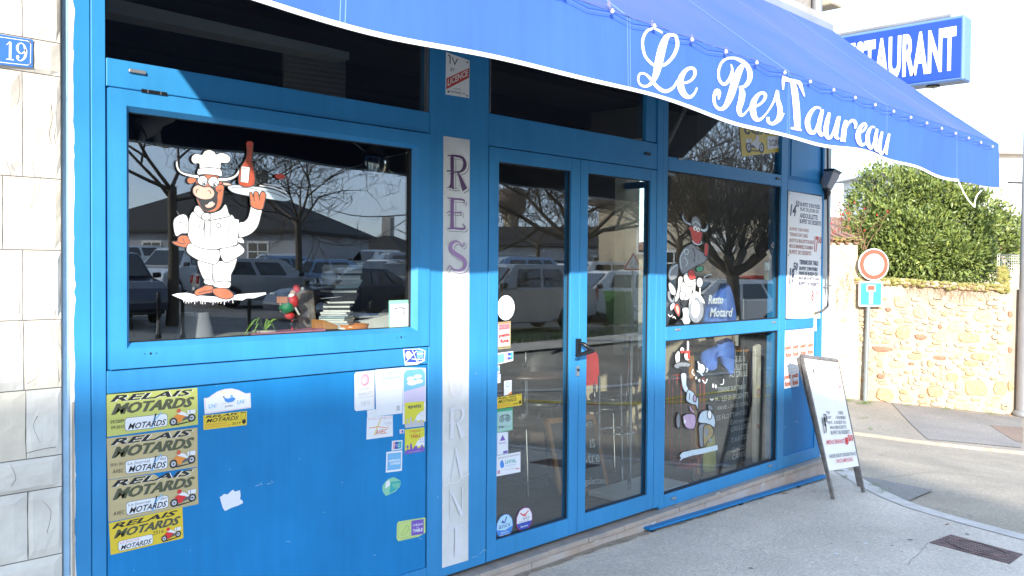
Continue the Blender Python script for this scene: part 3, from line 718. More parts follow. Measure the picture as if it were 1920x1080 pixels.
blob_on_ground('pavement_patch', [(1575, 885), (1640, 893), (1750, 915), (1718, 928), (1690, 942), (1640, 922), (1600, 900)], PATCH, -.016)
# cast iron drain cover, set in the pavement
dc = empty('drain_cover', (5.88, -1.6, -.14), 'rusty brown oblong cast iron cover let into the pavement', 'drain cover')
P = [groundpt(*q) for q in [(1742, 1018), (1783, 1003), (1918, 1040), (1893, 1058)]]
A, B, C_, D = P
up = Vector((0, 0, .004))
mb = MB(); mb.prism([A+up*.8, B+up*.8, C_+up*.8, D+up*.8], (0, 0, -.012), RUST); mb.build('cover_plate', dc)
def dq(u, v, h=0): return A.lerp(B, v).lerp(D.lerp(C_, v), u)+Vector((0, 0, .0035+h))
nu, nv = 26, 7
mb = MB()
for i in range(nu):
    for j in range(nv):
        u0, u1, v0, v1 = (i+.15)/nu, (i+.8)/nu, (j+.15)/nv, (j+.85)/nv
        lo = [dq(u0, v0), dq(u1, v0), dq(u1, v1), dq(u0, v1)]
        mb.hexa(lo, [p+Vector((0, 0, .003)) for p in lo], RUST)
mb.build('raised_studs', dc, kind='stuff')
L = [tuple(dq(.5+.38*cos(t*pi/12), .5+.38*sin(t*pi/12), .004)) for t in range(25)]
MB().tube(L, .004, RUST, 5, False).build('oval_rim', dc)
# blue metal bar lying along the foot of the wall
bb = empty('metal_bar', (5.9, -.09, -.13), 'long blue painted metal bar lying on the pavement along the base stones', 'metal bar')
mb = MB(); a = groundpt(1212, 999); b = groundpt(1548, 897)
a.z += .018; b.z += .016; d = (b-a)
n_ = Vector((-d.y, d.x, 0)).normalized()*.028
mb.prism([a-n_, a+n_, a+n_+Vector((0, 0, .014)), a-n_+Vector((0, 0, .014))], d, BLUE2); mb.build('flat_bar', bb, .002)
mb = MB(); 
for t in (.02, .45, .8): q = a+d*t; mb = MB(); mb.box(q.x-.02, q.x+.02, q.y-.02, q.y+.02, q.z-.02, q.z, DARKM); mb.build('foot', bb)
# grit, fallen leaves and weeds
random.seed(8)
mb = MB()
for i in range(500):
    px, py = random.uniform(1050, 1910), random.uniform(830, 1070)
    if py < 1110-.28*(px-880)-20 and px < 1560: continue
    p = groundpt(px, py); s2 = random.uniform(.002, .006)
    a = random.uniform(0, 6); mb.add([(p.x+s2*cos(a+k*2.1), p.y+s2*sin(a+k*2.1), p.z+.001+(.6*s2 if k == 3 else 0)) for k in range(3)]+[(p.x, p.y, p.z+s2)], [(0, 1, 3), (1, 2, 3), (2, 0, 3)], KERB)
mb.build('grit', label='pale grit scattered on the pavement', cat='grit', kind='stuff')
GRASS = mat('grass_blade', (.12, .20, .04), .7, var=.3, vscale=20)
def tuft(px, py, n, r, h):
    p = groundpt(px, py); mb = MB()
    for i in range(n):
        a = random.uniform(0, 2*pi); rr = r*random.random(); x, y = p.x+rr*cos(a)*1.6, p.y+rr*sin(a)*.6
        z = G(x, y); l = random.uniform(0, 2*pi); hh = h*random.uniform(.4, 1)
        mb.add([(x-.003, y, z), (x+.003, y, z), (x+hh*.5*cos(l), y+hh*.5*sin(l), z+hh)], [(0, 1, 2)], GRASS)
    return mb
TUF = tuft(1622, 757, 160, .16, .05)
for a in ((1640, 910, 30, .06, .03), (1618, 785, 40, .1, .03), (1655, 922, 35, .07, .03), (1632, 805, 30, .08, .03), (1774, 767, 60, .15, .05), (1860, 776, 60, .15, .06), (1590, 752, 60, .12, .05), (1700, 762, 40, .2, .04), (1585, 895, 20, .05, .03)):
    t = tuft(*a); TUF.add(t.v, t.f, GRASS)
TUF.build('weeds', label='small green weeds along the kerb and the foot of the stone wall', cat='weeds', kind='stuff')
for px, py, l, a, m in ((1520, 922, .10, .2, KERB), (1468, 928, .07, -.3, TWIG), (1790, 958, .05, .1, KERB), (1772, 985, .05, .3, TWIG), (1892, 780, .09, .4, ORANGE)):
    p = groundpt(px, py); mb = MB(); mb.tube([p+Vector((0, 0, .004)), p+Vector((l*cos(a)*.5, -l*sin(a)*.5, .006)), p+Vector((l*cos(a), -l*.2, .004))], [.002, .004, .001], m, 5)
    mb.build('litter_scrap', label='small scrap of litter at %s' % {1520: 'the foot of the blue bar, thin and white', 1468: 'the foot of the blue bar, brown like a twig', 1790: 'the kerb in the shade, white', 1772: 'the pavement left of the drain cover, brown', 1892: 'the foot of the grey pole, orange like a dead leaf'}[px], cat='litter')

# ================================================================== A-BOARD
ab = empty('a_frame_board', (6.6, -.35, -.15), 'white folding menu board on the pavement with handwritten prices in black and red', 'menu board')
TL, TR, FL, FR = Vector((6.43, -.20, .87)), Vector((6.82, -.30, .815)), groundpt(1562, 936), groundpt(1619, 923)
BK = [Vector((6.66, -.35, G(6.66, -.35))), Vector((7.04, -.40, G(7.04, -.40)))]
LEGM = mat('dark_wood_leg', (.16, .15, .145), .6, var=.3, vscale=20)
def stick(mb, a, b, w1, w2, m):
    a = Vector(a); b = Vector(b); d = (b-a).normalized(); x = Vector((1, 0, 0)); x = (x-d*x.dot(d)).normalized()*w1/2; y = d.cross(x).normalized()*w2/2
    mb.hexa([a-x-y, a+x-y, a+x+y, a-x+y], [b-x-y, b+x-y, b+x+y, b-x+y], m)
for a, b in ((TL, FL), (TR, FR), (TL+Vector((.0, .03, 0)), BK[0]), (TR+Vector((0, .03, 0)), BK[1])):
    mb = MB(); stick(mb, a, b, .018, .026, LEGM); mb.build('leg', ab, .002)
mb = MB(); stick(mb, TL+Vector((-.01, .005, .01)), TR+Vector((.01, .005, .01)), .03, .03, LEGM); mb.build('top_rail', ab, .002)
nn = (TR-TL).cross(FL-TL).normalized()
if nn.y > 0: nn = -nn
def abq(u, v, k=0):
    a = TL.lerp(TR, u); b = TL.lerp(FL, .802).lerp(TR.lerp(FR, .80), u); return a.lerp(b, v)+nn*(.012+.0006*k)
mb = MB(); mb.prism([abq(.03, .005), abq(.99, .005), abq(.99, 1), abq(.03, 1)], -nn*.008, WHITEPL); mb.build('board', ab, .001)
p = Print(abq, .45)
HB = dict(bold=.012, shear=.15)
FINK = flat('faded_black_ink', (.16, .16, .17)); FRED = flat('faded_red_ink', (.62, .12, .14))
def lines(p, rows, m, **o):
    for t, a, b, c, d in rows: p.text(t, a, b, c, d, m, **{**HB, **o})
lines(p, [('BUFFET D\'ENTREES', .36, .035, .80, .06), ('PLAT DU JOUR OU', .40, .07, .86, .095), ('ANDOUILLETTE', .40, .105, .84, .13), ('BUFFET DE DESSERTS', .38, .14, .92, .165)], PALEG)
p.text('14', .12, .08, .24, .15, FINK, .01, .2); p.text('50', .24, .06, .34, .10, FINK, .01, .2)
p.text('17', .70, .235, .82, .30, FRED, .02, .2); p.text('50', .83, .22, .93, .255, FRED, .02)
lines(p, [('TERRINE SUR TABLE', .30, .475, .82, .505), ('BUFFET D\'ENTREES', .26, .52, .86, .55), ('PAVE DE BOEUF OU', .28, .565, .84, .595), ('MAXI BROCHETTE', .32, .61, .82, .64), ('BUFFET DE DESSERTS', .30, .655, .90, .69)], FINK)
p.text('19', .10, .53, .22, .68, INK, .02, .3); p.text('50', .19, .50, .28, .58, INK, .01, .2)
lines(p, [('MENU ENFANT', .12, .735, .66, .775)], FRED); p.text('8', .68, .72, .78, .79, RED, .04, .1); p.text('50', .79, .70, .94, .76, RED, .03, .1)
lines(p, [('VIANDE BOEUF D\'ORIGINE FRANCE', .10, .86, .94, .895)], FINK); lines(p, [('RACE LIMOUSINE', .28, .91, .80, .945)], FRED)
p.build('handwriting', ab, kind='stuff')

# ================================================================== STONE WALL ACROSS THE LANE
W0 = Vector((11.25, 3.55, 0)); W1 = Vector((14.75, .02, 0)); WD = (W1-W0).normalized(); WN = Vector((WD.y, -WD.x, 0))
if WN.dot(CP-W0) < 0: WN = -WN
def wall_pt(px, py, off=0.):                     # a point of the wall face seen at a pixel
    d = ray(px, py); o = W0+WN*off; t = (o-CP).dot(WN)/d.dot(WN); return CP+d*t
wl = empty('stone_wall', (13, 1.8, -.4), 'rubble stone garden wall in pale lime mortar with a mossy coping', 'wall')
def wseg(q):                                      # polygon of pixels on the wall face, thickened backwards
    return [wall_pt(*a) for a in q]
base = wseg([(1596, 452+75), (1668, 526), (1780, 532), (1884, 545), (1884, 830), (1596, 830)])
mb = MB(); mb.prism(base, -WN*.45, MORTAR); mb.build('mortar_face', wl)
pil = wseg([(1500, 456), (1606, 456), (1608, 540), (1608, 830), (1500, 830)])
mb = MB(); mb.prism([p+WN*.03 for p in pil], -WN*.5, PLASTER); mb.build('plastered_end', wl)
pil = wseg([(1885, 540), (1960, 548), (1960, 830), (1885, 830)])
mb = MB(); mb.prism([p-WN*.04 for p in pil], -WN*.45, MORTAR); mb.build('wall_return', wl)
random.seed(31)
big = [(330,700,35,28,0),(400,620,33,24,1),(540,680,33,18,1),(478,717,36,17,1),(600,720,50,22,0),(245,765,48,12,2),(305,827,38,14,1),(400,717,28,12,2),(378,797,36,11,0),(645,797,46,17,0),(607,825,37,12,0),(440,825,14,16,0),(382,860,17,16,1),(530,880,27,20,0),(625,925,53,35,0),(458,938,37,24,0),(255,950,42,30,0),(480,801,30,10,2),(240,875,18,9,2),(325,575,36,25,1),(725,925,35,32,0),(655,632,46,28,1),(100,705,34,30,1),(345,762,25,8,1),(340,650,0,0,0),(312,652,20,9,0),(365,825,14,6,2),(465,868,17,11,1),(550,914,12,13,1),(505,917,14,10,3),(420,885,26,10,1),(235,800,22,10,1),(468,990,30,10,3),(405,955,14,8,0),(590,640,0,0,0),(480,675,10,10,2),(300,895,18,12,3),(210,712,18,12,1),(205,845,14,12,1),(95,915,18,10,1),(130,930,12,14,1),(270,606,14,8,2),(268,718,16,10,3),(560,750,30,8,3),(395,905,26,10,3),(680,762,34,8,1),(270,858,26,9,3),(400,680,20,12,3),(545,645,36,12,3),(237,832,14,8,0),(345,965,36,16,1),(520,770,26,8,3),(440,770,22,7,3),(665,865,40,12,3),(520,840,22,10,3),(140,803,16,8,0),(770,680,12,16,0),(770,770,10,14,2),(772,915,14,26,0),(770,625,12,14,2),(450,640,22,10,1),(730,640,26,12,3),(735,860,22,12,3),(580,1000,50,14,1),(690,985,34,16,1),(380,565,22,10,3),(450,580,18,10,1),(520,590,26,12,3),(600,580,30,12,1),(690,580,28,12,3)]
occ = [b for b in big if b[2]]
tries = 0
while tries < 5000 and len(big) < 290:
    tries += 1; cx, cy = random.uniform(85, 745), random.uniform(560, 1010); rx, ry = random.uniform(8, 26), random.uniform(4, 11)
    if cx < 145 and random.random() < .5: continue
    if all(abs(cx-o_[0]) > (rx+o_[2])*.98 or abs(cy-o_[1]) > (ry+o_[3])*.98 for o_ in occ): t_ = (cx, cy, rx, ry, random.choice((1, 3, 3, 3, 0, 1))); occ.append(t_); big.append(t_)
for cx, cy, rx, ry, mm in big:
    if rx == 0: continue
    px, py = 1540+cx/2.1605, 300+cy/2.1605; rx /= 2.1605; ry /= 2.1605; n = 9; P = []
    sq = random.uniform(.6, .95)
    for j in range(n):
        a = 2*pi*(j+.3*random.random())/n; c, s = cos(a), sin(a)
        k = random.uniform(.82, 1.05)
        P.append((px+rx*math.copysign(abs(c)**sq, c)*k, py+ry*math.copysign(abs(s)**sq, s)*k+.06*(rx*c)))
    off = -.04 if px > 1886 else 0
    lo = [wall_pt(a, b)+WN*(.000+off) for a, b in P]; c0 = sum(lo, Vector())/n
    pr_ = random.uniform(.012, .034)
    hi = [q.lerp(c0, .12)+WN*(pr_+random.uniform(-.003, .003)) for q in lo]
    mb = MB(); mb.add([q-WN*.01 for q in lo]+hi+[c0+WN*(pr_*1.2)], [(j, (j+1) % n, n+(j+1) % n, n+j) for j in range(n)]+[(n+j, n+(j+1) % n, 2*n) for j in range(n)], RUB[mm])
    mb.build('stone', wl, .0)
# coping slabs, mossy
cop = [(1600, 1668), (1668, 1725), (1725, 1795), (1795, 1845), (1845, 1884)]
def topy(px): return 519+(px-1600)*.062
for a, b in cop:
    dy = random.uniform(-2, 2)
    lo = [wall_pt(a+.6, topy(a)+10+dy), wall_pt(b-.6, topy(b)+10+dy), wall_pt(b-.6, topy(b)+dy-1), wall_pt(a+.6, topy(a)+dy-1)]
    mb = MB(); mb.prism([q+WN*.06 for q in lo], -WN*.6, RUB[1] if a != 1725 else RUB[3]); mb.build('coping_slab', wl, .012)
mb = MB(); random.seed(12)
for i in range(420):
    px = random.uniform(1604, 1888); 
    if 1612 < px < 1668 and random.random() < .6: continue
    p = wall_pt(px, topy(px)+random.uniform(-1, 12 if random.random() < .5 else 5))+WN*(.07*random.random()+.0)-WN*random.choice((0, 0, .25*random.random())); r = random.uniform(.012, .05)
    mb.lathe((p.x, p.y, p.z), [(r*.2, -r*.5), (r, -.1*r), (r*.8, r*.35), (r*.2, r*.55)], MOSS, 6)
for i in range(90):
    px = random.uniform(1870, 1890); p = wall_pt(px, random.uniform(500, 548))+WN*.02; r = random.uniform(.02, .06)
    mb.lathe((p.x, p.y, p.z), [(r*.2, -r*.5), (r, 0), (r*.2, r*.55)], MOSS, 6)
mb.build('moss', wl, kind='stuff')
# wavy clay tiles on the plastered end
for i in range(9):
    px = 1545+i*8.0; mb = MB(); c = wall_pt(px, 452.5+(2.5 if i % 2 else 0))
    prof = []
    for j in range(7):
        a = pi*j/6; dx, dz = .035*cos(a), (.022*sin(a) if i % 2 == 0 else -.018*sin(a))
        prof.append(c+WD*dx+Vector((0, 0, dz)))
    A_ = [q+WN*.10 for q in prof]; B_ = [q-WN*.5+Vector((0, 0, .12)) for q in prof]
    up = Vector((0, 0, .012)); V = A_+B_+[q+up for q in A_]+[q+up for q in B_]; k = 7
    fs = [(j, j+1, k+j+1, k+j) for j in range(6)]+[(2*k+j, 2*k+j+1, 3*k+j+1, 3*k+j) for j in range(6)]+[(j, j+1, 2*k+j+1, 2*k+j) for j in range(6)]+[(k+j, k+j+1, 3*k+j+1, 3*k+j) for j in range(6)]
    mb.add(V, fs, TILE); mb.build('coping_tile', wl)
mb = MB()
for i in range(120):
    px = random.uniform(1560, 1612); p = wall_pt(px, 449+random.uniform(-4, 4))+WN*random.uniform(-.1, .1); r = random.uniform(.01, .03)
    mb.lathe((p.x, p.y, p.z), [(r*.2, -r*.5), (r, 0), (r*.2, r*.55)], MOSS, 6)
mb.build('moss', wl, kind='stuff')
# dry ivy stems hanging over the coping
random.seed(4)
iv = MB()
for i in range(150):
    px = random.choice((random.uniform(1690, 1860), random.uniform(1745, 1840), random.uniform(1560, 1620))); py = topy(px)+random.uniform(0, 8) if px > 1630 else random.uniform(470, 560)
    p = wall_pt(px, py)+WN*.07; L = [p]; d = Vector((random.uniform(-1, 1)*WD.x, random.uniform(-1, 1)*WD.y, random.uniform(-1.2, .3)))
    for k in range(5):
        d = (d+Vector((random.uniform(-.6, .6), random.uniform(-.6, .6), random.uniform(-.6, .2)))).normalized(); L.append(L[-1]+d*random.uniform(.02, .07)); 
        q = (L[-1]-W0).dot(WN); L[-1] = L[-1]+WN*(max(.03, min(.12, q))-q)
    iv.tube(L, .0022, TWIG, 3, False)
iv.build('dry_ivy', label='dry brown ivy stems hanging over the mossy coping of the stone wall', cat='ivy', kind='stuff')

# ================================================================== TRAFFIC SIGNS ON THEIR POST
ps = groundpt(1622, 752); w_s = (ps-CP).dot(CF)
SN = -Vector((CF.x, CF.y, 0)).normalized(); SX = Vector((CR.x, CR.y, 0)).normalized()
SN = (SN*cos(.12)+SX*sin(.12)).normalized(); SX = Vector((-SN.y, SN.x, 0))
if SX.dot(CR) < 0: SX = -SX
def sp(px, py): return CP+ray(px, py)*w_s
ts = empty('traffic_sign', ps, 'grey post with a round no entry plate over a square blue dead end plate', 'traffic sign')
PST = mat('grey_painted_post', (.22, .25, .26), .45, .2, var=.08)
top = sp(1628, 575); MB().tube([ps-Vector((0, 0, .1)), sp(1625, 660), top], .03, PST, 14).build('post', ts)
def disc(name, c, r, m, off, th=.004, parent=ts, n=40):
    V = [c+SN*off+(SX*cos(2*pi*j/n)+Vector((0, 0, 1))*sin(2*pi*j/n))*r for j in range(n)]
    mb = MB(); mb.prism(V, -SN*th, m); return mb.build(name, parent)
c = sp(1635, 496)+SN*.05
rp = disc('round_plate', c, .226, WHITEPL, 0, .02)
disc('red_ring', c, .212, flat('sign_red', (.60, .085, .05), .35), .003, .003, rp); disc('white_disc', c, .150, WHITEPL, .006, .003, rp)
MB().box(0, 0, 0, 0, 0, 0, GREY)
def sqp(name, c, hw, hh, r, m, off, th, parent):
    P = []
    for cx, cz, q in ((hw-r, hh-r, 0), (-hw+r, hh-r, 90), (-hw+r, -hh+r, 180), (hw-r, -hh+r, 270)):
        for j in range(5): a = R(q+22.5*j); P.append(c+SN*off+SX*(cx+r*cos(a))+Vector((0, 0, cz+r*sin(a))))
    mb = MB(); mb.prism(P, -SN*th, m); return mb.build(name, parent)
c = sp(1629.5, 551)+SN*.05; SB = flat('sign_blue', (.04, .25, .62), .35)
spl = sqp('square_plate', c, .176, .178, .02, WHITEPL, 0, .02, ts)
sqp('blue_field', c, .153, .155, .008, SB, .003, .003, spl); sqp('white_stem', c-Vector((0, 0, .045)), .028, .095, .001, WHITEPL, .006, .003, spl)
sqp('white_bar', c+Vector((0, 0, .082)), .066, .046, .001, WHITEPL, .0061, .003, spl); sqp('red_bar', c+Vector((0, 0, .086)), .052, .031, .001, flat('sign_red_bar', (.60, .085, .05), .35), .009, .003, spl)
# tall grey pole at the right
p0 = groundpt(1919, 781); w_p = (p0-CP).dot(CF)
pp = empty('lamp_pole', p0, 'tall grey metal pole in front of the stone wall at the right edge', 'pole')
MB().tube([p0-Vector((0, 0, .1)), p0+Vector((0, 0, 3)), p0+Vector((.0, .0, 7))], [.10, .085, .07], mat('pole_paint', (.30, .30, .31), .4, .3, var=.06), 20).build('shaft', pp)
mb = MB(); mb.lathe((p0.x, p0.y, p0.z), [(.14, 0), (.14, .05), (.11, .09)], GREY, 20); mb.build('base_collar', pp)

# ================================================================== SHRUB BEHIND THE WALL
random.seed(77)
def leafcloud(mb, blobs, n, size, mats, wgt=None, shell=.35):
    tot = sum(b[3]*b[4]*b[5] for b in blobs); 
    for (cx, cy, cz, rx, ry, rz) in blobs:
        for i in range(int(n*rx*ry*rz/tot)):
            d = Vector((random.gauss(0, 1), random.gauss(0, 1), random.gauss(0, 1))).normalized(); r = 1-shell*random.random()**1.6
            lump = 1+.27*noise.noise((d.x*2.6+cx, d.y*2.6+cy, d.z*2.6))+.20*noise.noise((d.x*6+cx, d.y*6, d.z*6))
            p = Vector((cx+d.x*rx*r*lump, cy+d.y*ry*r*lump, cz+d.z*rz*r*lump))
            if noise.noise(p*2.6) < -.12 and random.random() < .8: continue
            ax = (d+Vector((random.gauss(0, .5), random.gauss(0, .5), random.gauss(.25, .5)))).normalized()
            sd = ax.cross(Vector((random.gauss(0, 1), random.gauss(0, 1), random.gauss(0, 1)))).normalized(); nr = ax.cross(sd)
            l = size*random.uniform(.6, 1.25); ww = l*.19
            mb.add([p, p+ax*l*.5+sd*ww+nr*l*.05, p+ax*l, p+ax*l*.5-sd*ww+nr*l*.05], [(0, 1, 2), (0, 2, 3)], mats[0] if random.random() < .68 else mats[1])
wsh = 14.6
def shp(px, py, w_): return CP+ray(px, py)*w_
bl = []
for px, py, w_, rx, rz in ((1665, 450, 14.3, .62, .62), (1650, 400, 14.5, .42, .7), (1690, 380, 14.8, .55, .62), (1740, 400, 14.6, .75, .75), (1730, 460, 14.2, .8, .6), (1800, 440, 14.5, .65, .75), (1790, 480, 14.2, .7, .45), (1845, 470, 14.6, .45, .5), (1850, 435, 14.8, .42, .45), (1760, 360, 15, .55, .42), (1830, 400, 14.9, .35, .35), (1690, 480, 14.1, .6, .35), (1640, 470, 14.3, .4, .4)):
    c = shp(px, py, w_); bl.append((c.x, c.y, c.z, rx, .55, rz))
sh = empty('laurel_shrub', shp(1740, 515, 14.6)-Vector((0, 0, .3)), 'big dense evergreen laurel shrub rising behind the mossy stone wall', 'shrub')
mb = MB(); leafcloud(mb, bl, 62000, .088, [LEAF, LEAF2]); 
for px, py in ((1640, 330), (1652, 322), (1632, 345), (1893, 455), (1872, 400), (1905, 470), (1825, 352)):   # stray sprigs
    c = shp(px, py, 14.6); leafcloud(mb, [(c.x, c.y, c.z, .12, .12, .2)], 90, .10, [LEAF, LEAF2], shell=.9)
mb.build('foliage', sh, kind='stuff')
for px, py, tx, ty in ((1740, 540, 1735, 420), (1700, 540, 1640, 340), (1690, 540, 1680, 400), (1790, 545, 1830, 400), (1780, 545, 1868, 410), (1650, 540, 1635, 335), (1760, 540, 1750, 350)):
    a, b = shp(px, py, 14.7), shp(tx, ty, 14.7); mid = a.lerp(b, .5)+Vector((.05, .05, .1))
    MB().tube(smooth_line([tuple(a), tuple(mid), tuple(b)]), .02, BARK, 6).build('branch', sh)
# rose briar with red hips at the left of the shrub
br = empty('briar_bush', shp(1590, 470, 14), 'thin bare briar stems with small red hips above the plastered end of the wall', 'bush')
random.seed(15)
st = MB(); hips = MB(); lv = MB()
for i in range(26):
    a = shp(random.uniform(1560, 1625), 468, random.uniform(13.6, 14.4)); L = [a]; d = Vector((random.uniform(-.5, .5), random.uniform(-.3, .3), 1)).normalized()
    for k in range(random.randint(5, 9)):
        d = (d+Vector((random.uniform(-.45, .45), random.uniform(-.4, .4), random.uniform(-.25, .3)))).normalized(); L.append(L[-1]+d*random.uniform(.08, .16))
        if random.random() < .4:
            e_ = L[-1]+Vector((random.uniform(-.1, .1), random.uniform(-.1, .1), random.uniform(-.02, .1))); st.tube([L[-1], e_], .003, TWIG, 3, False); 
            if random.random() < .5: hips.lathe(tuple(e_), [(.004, -.014), (.014, 0), (.006, .014)], RED, 6)
    st.tube(L, [.007*(1-.8*j/len(L)) for j in range(len(L))], TWIG, 4, False)
c = shp(1597, 430, 14.2); leafcloud(lv, [(c.x, c.y, c.z, .18, .1, .25)], 260, .07, [LEAF2, LEAF], shell=.9)
c = shp(1575, 360, 14.2); leafcloud(lv, [(c.x, c.y, c.z, .25, .1, .3)], 30, .05, [LEAF2, flat('red_leaf', (.5, .12, .1))], shell=.9)
st.build('stems', br, kind='stuff'); hips.build('hips', br, kind='stuff'); lv.build('foliage', br, kind='stuff')
# wire mesh panel and dark solar lamp on the wall
mp = empty('mesh_panel', shp(1893, 500, 13.6), 'small pale wire mesh panel standing on the wall beside the shrub', 'mesh panel')
A0, B0 = shp(1870, 478, 13.5), shp(1912, 512, 13.5)
for k in range(12):
    a = A0.lerp(B0, k/11); MB().tube([(a.x, a.y, A0.z), (a.x, a.y, B0.z)], .003, WHITEP, 4).build('wire', mp)
for k in range(8):
    z = A0.z+(B0.z-A0.z)*k/7; MB().tube([(A0.x, A0.y, z), (B0.x, B0.y, z)], .003, WHITEP, 4).build('wire', mp)

# ================================================================== FAR HOUSES SEEN DIRECTLY
def rot2(c, a, x, y, z): return Vector((c.x+x*cos(a)-y*sin(a), c.y+x*sin(a)+y*cos(a), z))
def house(name, c, ang, L, W, z0, h, rh, wm, rm, label, hip=True, wins=(), chim=None, group=None, ov=.35):
    e = empty(name, (c.x, c.y, z0), label, 'house', group, ang)
    mb = MB(); mb.box(-L/2, L/2, -W/2, W/2, 0, h, wm)
    def T(o): 
        o.parent = e; return o
    o = T(mb.build('wall'))
    mb = MB(); a, b = L/2+ov, W/2+ov; k = b*.95 if hip else 0
    v = [(-a, -b, h), (a, -b, h), (a, b, h), (-a, b, h), (-a+k, 0, h+rh), (a-k, 0, h+rh), (-a, -b, h-.15), (a, -b, h-.15), (a, b, h-.15), (-a, b, h-.15)]
    mb.add(v, [(0, 1, 5, 4), (2, 3, 4, 5), (1, 2, 5), (3, 0, 4), (0, 6, 7, 1), (1, 7, 8, 2), (2, 8, 9, 3), (3, 9, 6, 0), (6, 9, 8, 7)], rm); rf = T(mb.build('roof'))
    if chim is not None:
        for cx in (chim if isinstance(chim, (list, tuple)) else [chim]):
            mb = MB(); mb.box(cx-.35, cx+.35, -.3, .3, h+rh*.5, h+rh+1.1, CONC); o = mb.build('chimney', None, .02); o.parent = rf
    for (side, u, zz, ww, wh) in wins:
        mb = MB(); t = .07; y = {-1: -W/2, 1: W/2}.get(side)
        if side in (-1, 1):
            s = side; mb.box(u-ww/2-t, u+ww/2+t, y-.02 if s < 0 else y-.04, y+.04 if s < 0 else y+.02, zz-t, zz+wh+t, WALLW)
            f = T(mb.build('window')); mb = MB(); 
            n = 3
            for r in range(n):
                for q in (-1, 1):
                    x0 = u+(-ww/2+.02 if q < 0 else .03); x1 = u+(-.03 if q < 0 else ww/2-.02); a0 = zz+wh*r/n+.03; a1 = zz+wh*(r+1)/n-.03
                    mb = MB(); mb.box(x0, x1, y-.026 if s < 0 else y+.02, y-.02 if s < 0 else y+.026, a0, a1, CARGLASS); g = mb.build('pane'); g.parent = f
        else:
            s = side // 2; x = s*L/2
            mb.box(min(x-.02*s, x+.02*s), max(x-.02*s, x+.02*s), u-ww/2-t, u+ww/2+t, zz-t, zz+wh+t, WALLW); f = T(mb.build('window'))
            for r in range(3):
                for q in (-1, 1):
                    y0 = u+(-ww/2+.02 if q < 0 else .03); y1 = u+(-.03 if q < 0 else ww/2-.02); a0 = zz+wh*r/3+.03; a1 = zz+wh*(r+1)/3-.03
                    mb = MB(); mb.box(min(x+.02*s, x+.027*s), max(x+.02*s, x+.027*s), y0, y1, a0, a1, CARGLASS); g = mb.build('pane'); g.parent = f
    return e
c = shp(1600, 420, 24); house('house', c, R(-20), 9, 7, -.6, 2.75, .75, PLASTER, TILE, 'low cream house with a red clay tile roof behind the briar stems', True, [(-1, -1.2, 1.0, 1.1, 1.2), (-1, 2.6, 1.0, 1.0, 1.2)])
c = shp(1935, 430, 27); hb = house('house', c, R(-42), 8, 8, -1, 5.6, .0001, WALLW, WALLW, 'tall white rendered house behind the shrub with a narrow slit window', False, [(-1, -2.35, 2.3, .5, .8)])
c = shp(1840, 345, 30)
# lean, pale lean-to roofs of the town far off, washed out
c = shp(1700, 470, 60); house('house', c, R(-30), 14, 9, -1.5, 4.2, 1.6, PLASTER, SLATE, 'distant cream house with a grey slate roof half hidden by the shrub', False, [(-1, -2, 2, 1, 1.3), (-1, 2, 2, 1, 1.3)], 2)
# dark cable and pole far right
MB().tube([shp(1890, 342.5, 17), shp(1916, 343, 17)], .02, DARKM, 6).build('cable_bracket', label='dark horizontal bracket beside the tall grey pole', cat='bracket')

# ================================================================== RESTAURANT BOX SIGN
SXp = 7.3
bs = empty('box_sign', (SXp, -.52, 2.95), 'blue lit box sign with bold white capitals projecting from the building corner', 'sign')
SGB = flat('sign_box_blue', (.018, .065, .36), .35)
y0, y1, z0, z1 = -1.03, -.02, 2.972, 3.462
MB().box(SXp, SXp+.17, y0, y1, z0, z1, mat('sign_case_blue', (.13, .24, .48), .35, .2)).build('case', bs, .012)
MB().box(SXp-.006, SXp, y0+.018, y1-.01, z0+.022, z1-.022, SGB).build('face', bs, .002)
p = Print(lambda u, v, k=0: Vector((SXp-.0065-.0008*k, y1+(y0-y1)*u, z1+(z0-z1)*v)), 2)
vs, fs = text_polys('RESTAURANT', .042, 0, 3, 1.06); p.put([(.02+.925*x, .845-.69*y) for x, y in vs], fs, WHITEF)
p.build('lettering', bs)
MB().tube([(SXp+.09, -.78, z0), (SXp+.09, -.78, z0-.01)], .05, DARKM, 12).build('hook_plate', bs)
L = []
for k in range(12): L.append((SXp+.09+.008*sin(k*1.6), -.78+.012*cos(k*1.6), z0-.01-k*.008))
MB().tube(L, .003, GREY, 5).build('hook_chain', bs)
MB().tube([(SXp+.09, .2, z1+.03), (SXp+.09, -.9, z1+.03)], .018, GREY, 8).build('bracket_arm', bs)
# board of the next shop further down the lane, washed out by the light
fs_ = empty('shop_sign', (18, 4, 2.6), 'pale cream wall sign further off below the box sign with faint ochre letters', 'sign')
q = [shp(1722, 178, 22), shp(1795, 166, 22), shp(1795, 228, 22), shp(1722, 236, 22)]
MB().prism(q, CF*.1, flat('cream_sign', (.80, .78, .70))).build('panel', fs_)
p = Print(lambda u, v, k=0: q[0].lerp(q[1], u).lerp(q[3].lerp(q[2], u), v)-CF*(.01+.005*k), 1.1)
p.text('LS', .30, .55, .88, .78, flat('ochre', (.55, .47, .2)), bold=.02); p.build('lettering', fs_)
